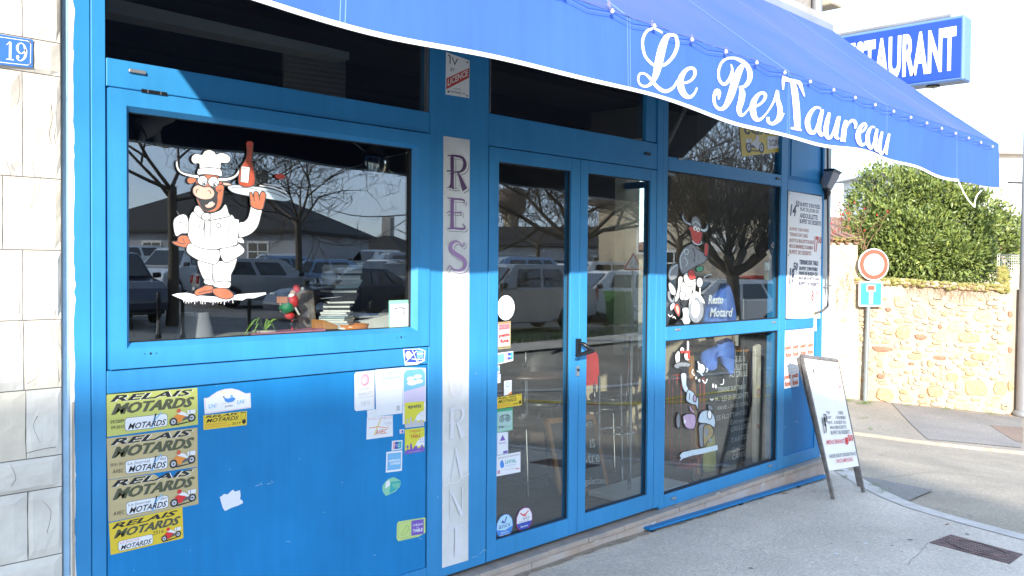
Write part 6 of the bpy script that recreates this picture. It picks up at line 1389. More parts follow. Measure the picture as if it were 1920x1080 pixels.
# tall chrome stand with a heavy white base plate
q = inp(1180, 918, .32); e = empty('chrome_stand', (q.x, .36, 0), 'tall chrome pole stand on a white base plate just inside the right door', 'stand')
MB().box(q.x-.22, q.x+.46, .14, .50, .001, .035, WHITEPL).build('base_plate', e, .004); MB().tube([(q.x, .32, .035), (q.x, .32, 1.08)], .013, CHR, 12).build('pole', e); MB().box(q.x-.085, q.x+.09, .29, .35, 1.08, 1.095, ALU).build('top_plate', e, .003)
MB().tube([(q.x+.13*cos(t*pi/12), .42+.12*sin(t*pi/12), .42) for t in range(25)], .007, CHR, 6, False).build('foot_ring', e)
for dx, dy in ((.16, .5), (.05, .62)): MB().tube([(q.x+dx, dy, .03), (q.x+dx*.8, dy, .78)], .010, CHR, 8).build('leg', e)
# small standing chalkboard behind the doors
CHALK = mat('slate_board', (.035, .04, .042), .7, var=.2, vscale=6); PINE = mat('pine_frame', (.42, .20, .07), .5, var=.12, vscale=15); CHK = flat('chalk', (.62, .63, .62), .9)
def board(name, lab, pxl, y, m, fr, rows, lean=.12, wd=.035):
    P = [inp(a, b, y) for a, b in pxl]; e = empty(name, (P[3].x, y, P[3].z), lab, 'chalkboard')
    P[0].y += lean; P[1].y += lean
    MB().prism(P, (0, .015, 0), m).build('slate', e)
    for i in range(4):
        a, b = P[i], P[(i+1) % 4]; mb = MB(); d = (b-a).normalized(); nrm = Vector((-d.z, 0, d.x))*wd/2
        mb.prism([a-nrm-Vector((0, .006, 0)), b-nrm-Vector((0, .006, 0)), b+nrm-Vector((0, .006, 0)), a+nrm-Vector((0, .006, 0))], (0, .03, 0), fr); mb.build('frame_bar', e, .003)
    p = Print(lambda u, v, k=0: P[0].lerp(P[1], u).lerp(P[3].lerp(P[2], u), v)-Vector((0, .001+LAY*k, 0)), .6)
    for t, a, b, c, d in rows: p.text(t, a, b, c, d, CHK, bold=.008, shear=.15)
    p.build('chalk_writing', e); return e
board('chalkboard', 'small pine framed chalkboard standing on the floor behind the two doors', [(1053, 795), (1138, 785), (1140, 918), (1053, 925)], .55, CHALK, PINE, (("BORD'MER", .45, .06, .95, .14), ('nous', .5, .30, .92, .42), ('notre', .45, .50, .95, .62), ('galettes', .5, .82, .98, .94)))
board('chalkboard', 'tall chalkboard with a broad pine frame and white handwriting behind the lower right window', [(1310, 655), (1415, 655), (1412, 866), (1310, 905)], .32, CHALK, PINE, (('SALADE SUR', .55, .06, .93, .11), ('ANDOUILLETTE', .50, .13, .98, .18), ('AU GRILLE', .62, .19, .97, .24), ('TERRINE SUR TABLE', .40, .31, .92, .35), ('MOULES OU BROCHETTE', .35, .38, .99, .425), ('PAVE - 10.50 (250g)', .38, .46, .98, .50), ('ILES FLOTTANTES', .30, .53, .92, .57), ('Entrecote', .6, .59, .96, .63), ('GRILLEES', .6, .65, .98, .69), ('TARTES', .6, .74, .92, .78), ('GLACES', .6, .82, .85, .86), ('CAFES', .6, .88, .85, .92)), lean=.06, wd=.045)
# white painted plank with writing, next to the chalkboard
e = solid('white_plank', 'tall white plank with tiny red writing, right of the tall chalkboard', 'plank', [(1416, 868), (1417, 650), (1424, 645), (1431, 650), (1440, 668), (1438, 700), (1434, 866)], .22, .03, mat('plank_white', (.60, .56, .48), .6, var=.15, vscale=10), bevel=.004)
p = Print(px_map(.218)); random.seed(2)
for y_ in range(700, 862, 3): p.stroke([(1431+random.uniform(-1, 1), y_), (1434.5+random.uniform(-1, 0), y_+1.2)], random.uniform(.8, 1.7), random.choice((P_RED, INKG, P_RED, TEAL)))
p.ring(1422, 736, 2.8, 7, .7, P_RED); p.ell(1421, 800, 2, 5, P_RED); p.build('writing', e)
# column, yellow vase, red wire stand, blue garment
q = inp(1357, 862, .7); e = empty('column', (q.x, .75, 0), 'beige round topped column standing inside the lower right window', 'column'); MB().lathe((q.x, .75, 0), [(.12, 0), (.12, .95), (.10, 1.0), (.05, 1.03)], mat('beige_column', (.34, .27, .21), .6, var=.1), 28).build('shaft', e)
q = inp(1318, 880, .38); e = empty('floor_vase', (q.x, .38, 0), 'yellow tapering floor vase behind the painted rider', 'vase'); MB().lathe((q.x, .38, 0), [(.095, 0), (.10, .06), (.085, .25), (.06, .42), (.055, .44)], mat('yellow_glaze', (.50, .47, .13), .4, var=.15, vscale=6), 28).build('vase', e)
e = empty('wire_stand', (inp(1285, 880, .4).x, .4, 0), 'red wire plant stand with a red bowl in the left corner of the lower window', 'stand'); RW = flat('red_wire', (.42, .05, .04), .4); cx_ = inp(1285, 880, .42).x
MB().lathe((cx_, .42, .03), [(.07, 0), (.115, .06), (.11, .06)], RW, 24).build('bowl', e)
for k in range(11): a = 2*pi*k/11; MB().tube([(cx_+.11*cos(a), .42+.11*sin(a), .09), (cx_+.14*cos(a), .42+.14*sin(a), .35), (cx_+.13*cos(a), .42+.13*sin(a), .72)], .005, RW, 5).build('wire', e)
for z in (.14, .72): MB().tube([(cx_+.13*cos(t*pi/12), .42+.13*sin(t*pi/12), z) for t in range(25)], .005, RW, 5, False).build('wire_ring', e)
BLC = mat('blue_cloth', (.10, .22, .62), .85, col2=(.06, .13, .42), vscale=9)
e = empty('blue_garment', inp(1345, 700, .25), 'bright blue garment with white brush lettering hanging across both right windows', 'garment')
def cloth(pxl, nm):
    P = [inp(a, b, .16+.03*sin(a*.21)) for a, b in smooth_line(pxl, True, 3)]; c = sum(P, Vector())/len(P); c.y += .03; V = P+[c]; n = len(P)
    mb = MB(); mb.add(V, [(i, (i+1) % n, n) for i in range(n)], BLC, True); mb.add([v+Vector((0, .012, 0)) for v in V], [(i, (i+1) % n, n) for i in range(n)], BLC, True); mb.build(nm, e)
cloth([(1322, 600), (1325, 570), (1345, 548), (1362, 530), (1372, 545), (1378, 572), (1381, 600), (1376, 612), (1322, 612)], 'front'); cloth([(1318, 662), (1346, 648), (1346, 640), (1374, 638), (1376, 697), (1366, 698), (1358, 665), (1346, 660), (1344, 690), (1330, 695), (1320, 690)], 'sleeves')
p = Print(px_map(.13)); p.text('Resto', 1328, 553, 1356, 570, P_WHITE, .03, .25); p.text('Motard', 1331, 577, 1374, 594, P_WHITE, .02, .25); p.text('au', 1322, 594, 1334, 602, MBLUE, 0, .2); p.build('lettering', e)
for px_ in (1378, 1394): MB().tube([inp(px_, 560 if px_ == 1394 else 640, .35), inp(px_+(8 if px_ == 1378 else 0), 880, .35)], .004, GREY, 6).build('hanging_wire', label='thin grey wire hanging inside the right windows, %s of two' % ('left' if px_ == 1378 else 'right'), cat='wire')
q = inp(1362, 880, .3); MB().tube([(q.x+.09*cos(t*pi/10), .38+.07*sin(t*pi/10), .02) for t in range(21)], .02, mat('blue_hose', (.05, .07, .12), .5), 8, False).build('coiled_hose', label='coiled dark blue hose on the floor by the beige column', cat='hose')
MB().tube(smooth_line([tuple(inp(a, b, .2)) for a, b in ((1296, 895), (1300, 880), (1310, 876), (1318, 884), (1314, 898), (1302, 903))], True), .005, DARKM, 6, False).build('wire_loop', label='dark wire loop lying inside the lower window in front of the vase', cat='wire')

# ================================================================== ACROSS THE ROAD (what the windows mirror)
def gz(x, y): return G(x, y)-(.09 if y < -10 else .03)
# unseen house added in the sun's way, roof line shaped to shade the lower front
that = Vector((1.12, 1.0, 0)).normalized(); nlat = Vector((1.0, -1.12, 0)).normalized(); TE = math.tan(SUN_EL)
D0 = 27.
sil = [(-14, -.2), (-4, .95), (.78, 1.40), (1.93, 1.70), (3.24, 2.02), (4.5, 2.25), (5.15, 2.15), (5.5, 1.75), (5.85, 1.45), (6.15, 1.15), (6.7, .6), (7.4, .05)]
hs = empty('house', nlat*-2-that*D0, 'unseen gabled house behind the viewer, added and shaped to shade the lower shop front', 'house')
F0 = [(nlat*a-that*D0)+Vector((0, 0, h+TE*D0)) for a, h in sil]
bot = [(nlat*a-that*D0)+Vector((0, 0, -.5)) for a in (6.6, -13.7)]
MB().prism([F0[0]-Vector((0, 0, 1.2))]+F0[1:-1]+[F0[-1]-Vector((0, 0, 1.0))]+bot, -that*9, WALLB).build('shade_caster_block', hs)
up = Vector((0, 0, .02))
mb = MB()
for i in range(len(F0)-1): mb.prism([F0[i]-Vector((0, 0, .2)), F0[i+1]-Vector((0, 0, .2)), F0[i+1], F0[i]], -that*9.4, SLATE)
mb.build('roof', hs)
for i in range(4):
    for r in range(3):
        c = nlat*(-11+4.2*i)-that*(D0-.02)+Vector((0, 0, 1.2+2.6*r)); mb = MB(); mb.prism([c, c+nlat*1.1, c+nlat*1.1+Vector((0, 0, 1.4)), c+Vector((0, 0, 1.4))], that*.04, WALLW); f = mb.build('window', hs)

# --- cars
def carmat(name, c, metal=.3): return mat(name, c, .32, metal, coat=.8)
CARP = {'silver': carmat('car_silver', (.66, .67, .68), .3), 'grey': carmat('car_grey', (.34, .36, .38), .3), 'dark': carmat('car_dark_blue', (.02, .028, .06)), 'black': carmat('car_black', (.01, .01, .012)), 'white': carmat('car_white', (.72, .72, .72), 0), 'red': carmat('car_red', (.60, .03, .03)), 'blue': carmat('car_blue', (.22, .34, .52), .3)}
TYRE = mat('tyre', (.015, .015, .015), .9); RIMM = mat('wheel_rim', (.4, .4, .42), .35, .8); HL = mat('headlight_glass', (.55, .57, .6), .1, coat=1); TLM = mat('tail_light', (.40, .012, .012), .2, coat=1); PLT = flat('plate_white', (.65, .65, .62)); TRIM = flat('black_trim', (.02, .02, .022), .6)
KINDS = {  # profile of the body side (x, z), then of the cabin: base front, top front, top rear, base rear
 'hatchback': ([(-1.98, .28), (-2.0, .62), (-1.95, .90), (-1.2, .98), (.75, .96), (1.5, .86), (1.92, .68), (2.0, .45), (1.98, .26)], (.95, .30, -1.35, -1.88), 1.47, .95),
 'estate_car': ([(-2.2, .3), (-2.24, .65), (-2.2, .98), (-1.2, 1.02), (.85, .98), (1.7, .88), (2.12, .70), (2.2, .45), (2.18, .28)], (1.05, .35, -1.85, -2.18), 1.52, .98),
 'suv': ([(-2.1, .36), (-2.15, .75), (-2.08, 1.08), (-1.2, 1.12), (.85, 1.10), (1.65, 1.02), (2.05, .85), (2.13, .55), (2.1, .34)], (1.0, .4, -1.55, -2.05), 1.70, 1.08),
 'sedan': ([(-2.2, .28), (-2.24, .60), (-2.15, .95), (-1.5, .98), (.85, .95), (1.65, .85), (2.1, .66), (2.2, .45), (2.18, .26)], (.95, .2, -1.0, -1.75), 1.43, .93)}
protos = {}
def make_car(kind):
    prof, (b0, t0, t1, b1), zt, zb = KINDS[kind]
    W = .86; out = []
    def reg(mb, nm, sub=None, bev=0): o = mb.build(nm, None, bev); COL.objects.unlink(o); out.append((nm, o.data, sub)); return len(out)-1
    wx = (1.28, -1.28)
    P = []
    bottom = []
    for cx in (wx[0], wx[1]):
        bottom += [(cx+.36*cos(t), .30+.36*sin(t)*1.02) for t in [pi*k/8 for k in range(9)]]
    pts = prof+bottom_fix(prof, bottom)
    V = []; rows = [(-W, .0), (-W*.97, .0), (W*.97, 0), (W, 0)]
    mb = MB(); n = len(pts)
    lay = [(-W+.07, 1.0), (-W, .97), (W, .97), (W-.07, 1.0)]
    lv = [[(x*(1.0 if abs(y) > W-.01 and False else 1), y, z) for x, z in pts] for y, k in ((-W, 0), (W, 0))]
    mb.add(lv[0]+lv[1], [tuple(range(n)), tuple(range(2*n-1, n-1, -1))]+[(i, n+i, n+(i+1) % n, (i+1) % n) for i in range(n)], CARP['grey'])
    bi = reg(mb, 'body', None, .035)
    mb = MB(); wt = W*.74; wb = W*.96
    lo = [(b0, -wb, zb-.03), (b0, wb, zb-.03), (b1, wb, zb-.03), (b1, -wb, zb-.03)]; hi = [(t0, -wt, zt-.03), (t0, wt, zt-.03), (t1, wt, zt-.02), (t1, -wt, zt-.02)]
    mid = [((t0+t1)/2+.3, -wt, zt), ((t0+t1)/2+.3, wt, zt)]
    mb.hexa(lo, hi, CARP['grey']); mb.hexa([hi[0], hi[1], hi[2], hi[3]], [(t0-.15, -wt+.06, zt+.02), (t0-.15, wt-.06, zt+.02), (t1+.1, wt-.06, zt+.01), (t1+.1, -wt+.06, zt+.01)], CARP['grey'])
    reg(mb, 'cabin', None, .03)
    def q4(a, b, c, d, nm, off, m=CARGLASS):
        P_ = [Vector(k) for k in (a, b, c, d)]; mb = MB(); mb.prism([p+Vector(off) for p in P_], Vector(off)*-.6, m); reg(mb, nm)
    L = lambda A, B, t: tuple(Vector(A).lerp(Vector(B), t))
    q4(L(L(lo[0], lo[1], .08), hi[0], .12), L(L(lo[1], lo[0], .08), hi[1], .12), L(L(hi[1], hi[0], .08), lo[1], .10), L(L(hi[0], hi[1], .08), lo[0], .10), 'windscreen', (.035, 0, .02))
    q4(L(L(lo[3], lo[2], .1), hi[3], .18), L(L(lo[2], lo[3], .1), hi[2], .18), L(L(hi[2], hi[3], .1), lo[2], .12), L(L(hi[3], hi[2], .1), lo[3], .12), 'rear_window', (-.035, 0, .015))
    for s in (-1, 1):
        A = [lo[0 if s < 0 else 1], lo[3 if s < 0 else 2], hi[3 if s < 0 else 2], hi[0 if s < 0 else 1]]
        def sq(u, v): return Vector(A[0]).lerp(Vector(A[1]), u).lerp(Vector(A[3]).lerp(Vector(A[2]), u), v)
        for u0, u1 in ((.12, .44), (.48, .74), (.78, .93)): q4(sq(u0+(.06 if u0 < .2 else 0), .14), sq(u1, .14), sq(u1-.01, .86), sq(u0, .86), 'side_window', (0, .03*s, .005))
        for cx in wx:
            mb = MB(); mb.lathe((cx, W*s-.18*s if s > 0 else -W+.02, .31), [(.31, 0), (.32, .03), (.32, .14), (.31, .17)], TYRE, 20, 'y'); i = reg(mb, 'wheel')
            mb = MB(); mb.lathe((cx, s*(W-.0), .31), [(.20, -.03), (.19, .0), (.05, -.01)], RIMM, 16, 'y'); reg(mb, 'rim', i)
        mb = MB(); mb.box(1.86, 2.03, s*.62-.16, s*.62+.16, .60, .74, HL); reg(mb, 'headlight', None, .02)
        mb = MB(); mb.box(prof[1][0]-.03, prof[1][0]+.12, s*.72-.12, s*.72+.12, .72, zb+.0, TLM); reg(mb, 'tail_light', None, .02)
        mb = MB(); mb.box(.78, .92, s*.92-.09, s*.92+.09, zb+.02, zb+.15, TRIM); reg(mb, 'wing_mirror', None, .02)
    mb = MB(); mb.box(2.0, 2.03, -.26, .26, .34, .45, PLT); reg(mb, 'number_plate'); mb = MB(); mb.box(prof[1][0]-.03, prof[1][0], -.26, .26, .5, .61, PLT); reg(mb, 'number_plate')
    mb = MB(); mb.box(1.9, 2.04, -.8, .8, .24, .34, TRIM); reg(mb, 'bumper', None, .02)
    return out
def bottom_fix(prof, bottom):
    f = bottom[:9]; r = bottom[9:]
    return [(x, max(z, .24)) for x, z in f]+[(.6, .22), (-.6, .22)]+[(x, max(z, .24)) for x, z in r]
def car(kind, paint, px, w_, hd, lab, dz=0):
    if kind not in protos: protos[kind] = make_car(kind)
    q = mir(px, 530, w_); z = gz(q.x, q.y)
    e = empty('parked_car', (q.x, q.y, z+dz), lab, 'car', 'cars parked across the road', R(hd)); os_ = []
    for nm, me, sub in protos[kind]:
        o = bpy.data.objects.new(nm, me); COL.objects.link(o); o.parent = os_[sub] if sub is not None else e; os_.append(o)
        if nm in ('body', 'cabin'): o.material_slots[0].link = 'OBJECT'; o.material_slots[0].material = CARP[paint]
CARS = [('suv', 'silver', 335, 28.1, 150, 'silver off-road car mirrored behind the painted bull, nearest on the left'), ('estate_car', 'grey', 505, 25.9, 20, 'grey estate car seen from behind, mirrored right of the painted bull'),
 ('hatchback', 'silver', 492, 45.9, 30, 'small silver hatchback mirrored above the grey estate car'), ('hatchback', 'blue', 560, 37.0, 24, 'blue grey hatchback mirrored beside the disc stack'), ('sedan', 'dark', 655, 22.9, 188, 'dark blue car mirrored behind the tall disc stack, closest of the row'),
 ('hatchback', 'grey', 760, 29.6, 165, 'grey hatchback mirrored at the right edge of the big window'), ('suv', 'grey', 740, 40.0, 200, 'grey off-road car mirrored near the right end of the big window'), ('suv', 'white', 700, 48.8, 170, 'white car with high roof mirrored left of the grey off-road one'),
 ('sedan', 'black', 590, 53.3, 40, 'black sedan in the row behind the blue grey hatchback'), ('hatchback', 'white', 620, 62.2, 150, 'white hatchback far back above the disc stack'), ('estate_car', 'dark', 530, 65.1, 30, 'dark estate far back above the silver hatchback'), ('hatchback', 'red', 585, 72.5, 200, 'red hatchback in the farthest row, mirrored in the big window'),
 ('sedan', 'silver', 660, 69.6, 170, 'silver sedan in the farthest row right of the red one'), ('hatchback', 'blue', 735, 65.1, 165, 'blue car in the farthest row near the small dark roof'), ('hatchback', 'red', 765, 74.0, 20, 'second red car, in the farthest row at the window edge'), ('estate_car', 'black', 448, 56.2, 30, 'black estate car half hidden behind the painted sleeve'),
 ('suv', 'grey', 965, 21.5, 195, 'dark grey people carrier mirrored in the left door, above the round sticker'), ('hatchback', 'silver', 1035, 26.6, 200, 'silver hatchback mirrored in the left door beside the people carrier'), ('hatchback', 'white', 1055, 38.5, 190, 'white hatchback mirrored at the right of the left door'), ('suv', 'blue', 960, 37.0, 210, 'pale blue car in a row mirrored in the left door'),
 ('hatchback', 'silver', 985, 42.2, 210, 'second car of the row mirrored in the left door'), ('sedan', 'black', 1030, 48.8, 220, 'black sedan under the bare branches mirrored in the left door'), ('estate_car', 'white', 1140, 25.2, 200, 'white estate car mirrored in the right door'), ('hatchback', 'silver', 1190, 29.6, 190, 'silver car mirrored behind the triangular sign'),
 ('hatchback', 'white', 1345, 21.5, 215, 'white hatchback mirrored beside the painted motorcycle'), ('sedan', 'blue', 1345, 35.5, 200, 'blue grey sedan mirrored above the white hatchback'), ('hatchback', 'red', 1405, 31.1, 205, 'red hatchback mirrored between the tree trunk and the poster case'), ('sedan', 'silver', 1400, 22.9, 215, 'silver sedan mirrored low in the right window'), ('suv', 'blue', 1420, 41.4, 200, 'pale blue van like car mirrored behind the red hatchback'),
 ('suv', 'dark', 205, 20.0, 100, 'dark blue car cut by the left edge of the big window'), ('sedan', 'silver', 1260, 28.1, 190, 'silver sedan mirrored behind the painted rear wheel')]
CARS += [('hatchback', 'silver', 610, 50, 35, 'silver hatchback in the third row above the disc stack'), ('suv', 'white', 470, 48, 30, 'white off-road car in the third row behind the painted sleeve'), ('hatchback', 'white', 690, 56, 160, 'small white hatchback in the farthest row under the small dark roof'), ('sedan', 'silver', 425, 54, 25, 'silver sedan far back right of the painted bull head'),
 ('estate_car', 'silver', 290, 46, 30, 'silver estate car far back at the left of the big window'), ('hatchback', 'blue', 640, 34, 30, 'blue hatchback between the dark sedan and the white off-road car'), ('sedan', 'silver', 715, 38, 165, 'silver sedan in the second row at the right of the big window'), ('hatchback', 'white', 545, 41, 28, 'white hatchback in the second row above the blue grey one'),
 ('hatchback', 'white', 940, 46, 205, 'white hatchback far back below the water tower'), ('suv', 'silver', 1110, 34, 200, 'silver off-road car mirrored between the doors'), ('hatchback', 'silver', 1170, 40, 200, 'small silver car mirrored far back in the right door'), ('hatchback', 'white', 1215, 33, 200, 'white car mirrored at the right edge of the right door')]
for k_, p_, x_, w_, a_, l_ in CARS: car(k_, p_, x_, w_*(1.12 if w_ < 30 else 1), a_, l_)

# --- bare trees
def bare_tree(q, h, lab, seed, r0=.16, pollard=False, fork=.35, spread=.6, depth=6, dense=1., lean=(0, 0), tw=.008, nm=6):
    random.seed(seed); z0 = gz(q.x, q.y); e = empty('bare_tree', (q.x, q.y, z0), lab, 'tree', 'bare trees of the car park'); t = MB(); cr = MB()
    b = Vector((q.x, q.y, z0-.1)); top = b+Vector((lean[0]*h*fork, lean[1]*h*fork, h*fork+.1)); t.tube([b, b.lerp(top, .5)+Vector((.03, .02, 0)), top], [r0*1.25, r0, r0*.9], BARK, 10); t.build('trunk', e)
    def grow(p, d, l, r, k):
        segs = 3; L = [p]
        for i in range(segs): d = (d+Vector((random.gauss(0, .13), random.gauss(0, .13), random.gauss(.03, .10)))).normalized(); L.append(L[-1]+d*l/segs)
        cr.tube(L, [r, r*.85, r*.72, r*.6], BARK, 5 if r > .03 else 3, False)
        if k <= 0: return
        nb = 3 if random.random() < dense else 2
        for i in range(nb):
            a = Vector((random.gauss(0, 1), random.gauss(0, 1), random.gauss(0, .6))).normalized(); nd = (d+a*spread*random.uniform(.6, 1.2)+Vector((0, 0, .08))).normalized()
            grow(L[-1] if i else L[2], nd, l*random.uniform(.68, .88), max(tw, r*.62), k-1)
    if pollard:
        for i in range(7):
            a = 2*pi*i/7+random.uniform(-.3, .3); d = Vector((cos(a), sin(a), .75)).normalized(); kn = top+d*random.uniform(.5, 1.0); cr.tube([top, top.lerp(kn, .6)+Vector((0, 0, -.06)), kn], [r0*.75, r0*.55, r0*.62], BARK, 8)
            for j in range(26):
                dd = (d*.5+Vector((random.gauss(0, .35), random.gauss(0, .35), random.uniform(.5, 1.1)))).normalized(); grow(kn, dd, random.uniform(.7, 1.2), .016, 1 if random.random() < .6 else 2)
    else:
        for i in range(nm): a = 2*pi*i/nm+random.uniform(-.5, .5); grow(top.lerp(b, random.choice((0, .03, .1))), Vector((cos(a)*.8, sin(a)*.8, random.uniform(.15, .95))).normalized(), h*.21, r0*random.uniform(.3, .5), depth-1)
    cr.build('crown', e, kind='stuff'); return e
bare_tree(mir(325, 540, 22), 8.0, 'bare spreading tree mirrored left of the painted bull', 3, r0=.125, depth=7, spread=.75, dense=.5, fork=.42)
bare_tree(mir(560, 540, 31), 7.2, 'bare tree mirrored behind the painted tray', 14, r0=.12, depth=7, spread=.85, dense=.5, fork=.4)
bare_tree(mir(1085, 560, 21), 7.6, 'bare tree with dense hanging twigs mirrored between the two doors', 5, r0=.17, depth=7, spread=.95, dense=.6)
bare_tree(mir(1010, 540, 45), 6.5, 'brown bare tree farther off, mirrored in the left door', 8, r0=.12, depth=6, spread=.8, tw=.014)
bare_tree(mir(1378, 580, 20), 4.4, 'pollarded bare tree with knobbly arms mirrored in the right window', 21, r0=.15, pollard=True, fork=.42)
bare_tree(mir(1275, 560, 25), 7.4, 'slender bare tree mirrored behind the painted rider', 27, r0=.1, depth=7, spread=.8, dense=.5)
bare_tree(mir(1455, 560, 26), 6.6, 'bare tree mirrored behind the poster case', 29, r0=.1, depth=7, spread=.7, dense=.5)
# --- houses, water tower
def mhouse(px, w_, ang, *a, **k):
    q = mir(px, 520, w_); f = Vector((CF.x, -CF.y, 0)); base = math.atan2(f.y, f.x)-pi/2
    return house('house', q, base+R(ang), *a, **k)
WB = [(-1, x_, 1.2, 1.0, 1.3) for x_ in (-6, -3, 3, 6)]
mhouse(425, 50, 14, 13.0, 9, .3, 2.9, 2.3, WALLG, SLATE, 'wide grey house with a dark hipped slate roof mirrored in the big window', True, [(-1, x_, 1.0, 1.0, 1.3) for x_ in (-4.5, -1.5, 1.5, 4.5)]+[(1, x_, 1.0, 1.0, 1.3) for x_ in (-4.5, -1.5, 1.5, 4.5)], -2)
mhouse(728, 62, 20, 5.6, 6, .6, 1.6, 1.5, WALLG, SLATE, 'small dark roofed house with a chimney mirrored at the right of the big window', True, [(-1, -1, .5, .8, .8), (1, -1, .5, .8, .8)], 0)
mhouse(1000, 90, 0, 22, 9, .5, 3.0, 2.0, WALLG, SLATE, 'long low house in the distance mirrored in the left door', True, [(-1, x_, .8, 1, 1.2) for x_ in (-6, 0, 6)])
hb2 = mhouse(1440, 34, 30, 7.0, 7, -.1, 3.6, 1.6, WALLB, TILEB, 'beige house with a brown tiled roof and a lettered wall mirrored in the right window', False, [(-1, 2.4, 1.0, .9, 1.2), (1, 2.4, 1.0, .9, 1.2)])
mhouse(1262, 38, 24, 4.2, 7, -.1, 4.2, 1.4, PLASTER, TILEB, 'taller cream house mirrored behind the painted rider', False, [(-1, 0, 2.2, .9, 1.3), (1, 0, 2.2, .9, 1.3)])
# lettered white field on the beige house: both long sides are alike, so find the one that faces the shop
s_ = 1 if (hb2.matrix_basis @ Vector((0, 1, 0))).y > (hb2.matrix_basis @ Vector((0, -1, 0))).y else -1
def hf(u, v, k=0): return hb2.matrix_basis @ Vector((s_*(-.15-1.6*u), s_*(3.5+.02+.004*k), 3.5-1.3*v))
MB().prism([hf(0, 0), hf(1, 0), hf(1, 1), hf(0, 1)], hb2.matrix_basis.to_3x3() @ Vector((0, -.01*s_, 0)), WALLW).build('white_wall_field', hb2)
p = Print(hf, 1.5); p.text('LES CAV', .08, .06, .92, .26, INKG, .03); p.text('DE', .38, .34, .62, .54, INKG, .03); p.text('JULI', .30, .62, .72, .82, INKG, .03); p.build('wall_lettering', hb2)
q = mir(958, 520, 120); e = empty('water_tower', (q.x, q.y, 0), 'concrete water tower with a wide drum head mirrored at the left of the left door', 'water tower')
MB().lathe((q.x, q.y, -1), [(1.15, 0), (1.0, 8), (1.05, 9.5)], mat('tower_concrete', (.35, .28, .20), .9, var=.1, vscale=.4), 24).build('shaft', e); MB().lathe((q.x, q.y, 8.4), [(1.1, 0), (1.9, .5), (1.95, 3.0), (1.2, 3.4)], mat('tower_head', (.15, .11, .09), .9), 24).build('tank', e)
# low orange wall, poster case, triangular sign, green bin, bollards, wires
q = mir(1420, 520, 37); MB().box(q.x-1.6, q.x+1.6, q.y-.15, q.y+.15, gz(q.x, q.y)-.2, gz(q.x, q.y)+2.0, mat('orange_brick_wall', (.42, .20, .11), .9, var=.15, vscale=6)).build('garden_wall', label='low orange wall mirrored behind the poster case', cat='wall')
q = mir(1441, 560, 30); z = gz(q.x, q.y); e = empty('poster_case', (q.x, q.y, z), 'free standing glazed poster case mirrored at the right edge of the window', 'poster case', rz=-.8)
def eb(nm, x0, x1, y0, y1, z0, z1, m, e=e): o = MB().box(x0, x1, y0, y1, z0, z1, m).build(nm); o.parent = e; return o
eb('post', -.36, -.31, -.04, .04, 0, 2.0, ALU); eb('post', .31, .36, -.04, .04, 0, 2.0, ALU); eb('header', -.31, .31, -.03, .03, 1.70, 1.98, flat('header_board', (.45, .55, .58))); eb('poster', -.31, .31, -.02, .02, .55, 1.62, mat('poster_print', (.48, .52, .42), .5, col2=(.30, .40, .30), vscale=7)); eb('kick_plate', -.31, .31, -.02, .02, .15, .52, WALLB)
q = mir(1190, 495, 24); zg = gz(q.x, q.y); e = empty('warning_sign', (q.x, q.y, zg), 'triangular red bordered roundabout sign on a post mirrored in the right door', 'traffic sign')
MB().tube([(q.x, q.y, zg-.1), (q.x, q.y, q.z+.1)], .025, PST, 10).build('post', e)
fv = Vector((-q.x*.6+3, -q.y, 0)).normalized(); sv = Vector((-fv.y, fv.x, 0))
def tri(r, off, m, nm): c = Vector((q.x, q.y, q.z))+fv*off; MB().prism([c+sv*r*cos(a)+Vector((0, 0, r*sin(a))) for a in (pi/2, pi/2+2*pi/3, pi/2+4*pi/3)], fv*-.004, m).build(nm, e)
tri(.33, .04, WHITEPL, 'plate'); tri(.31, .046, flat('warning_red', (.6, .06, .05)), 'red_border'); tri(.225, .052, WHITEPL, 'white_field')
mb = MB(); c = Vector((q.x, q.y, q.z-.012))+fv*.056
for k in range(3):
    L = [c+sv*.075*cos(a)+Vector((0, 0, .075*sin(a))) for a in [2*pi*k/3+.25+1.3*j/5 for j in range(6)]]; MB().tube(L, .011, INK, 5).build('arrow', e)
q = mir(1162, 590, 26); z = gz(q.x, q.y); e = empty('wheelie_bin', (q.x, q.y, z), 'green wheelie bin mirrored low in the right door', 'bin'); GB = flat('bin_green', (.06, .22, .06), .45)
MB().hexa([(q.x-.22, q.y-.25, z+.08), (q.x+.22, q.y-.25, z+.08), (q.x+.22, q.y+.25, z+.08), (q.x-.22, q.y+.25, z+.08)], [(q.x-.29, q.y-.33, z+.95), (q.x+.29, q.y-.33, z+.95), (q.x+.29, q.y+.33, z+.95), (q.x-.29, q.y+.33, z+.95)], GB).build('body', e, .02); MB().box(q.x-.31, q.x+.31, q.y-.36, q.y+.36, z+.96, z+1.02, GB).build('lid', e, .015)
for s_ in (-1, 1): MB().lathe((q.x+s_*.25-.03, q.y-.25, z+.1), [(.1, 0), (.1, .06)], TYRE, 14, 'x').build('wheel', e)
for i, px in enumerate((300, 345, 470, 590, 700)):
    q = mir(px, 580, 19); z = gz(q.x, q.y); e = empty('bollard', (q.x, q.y, z), 'black bollard along the far kerb, %s from the left as mirrored' % ['first', 'second', 'third', 'fourth', 'fifth'][i], 'bollard', 'bollards along the far kerb')
    MB().lathe((q.x, q.y, z), [(.06, 0), (.06, .1), (.038, .14), (.038, .82), (.055, .86), (.03, .9), (.05, .95), (.02, 1.0)], DARKM, 14).build('shaft', e)
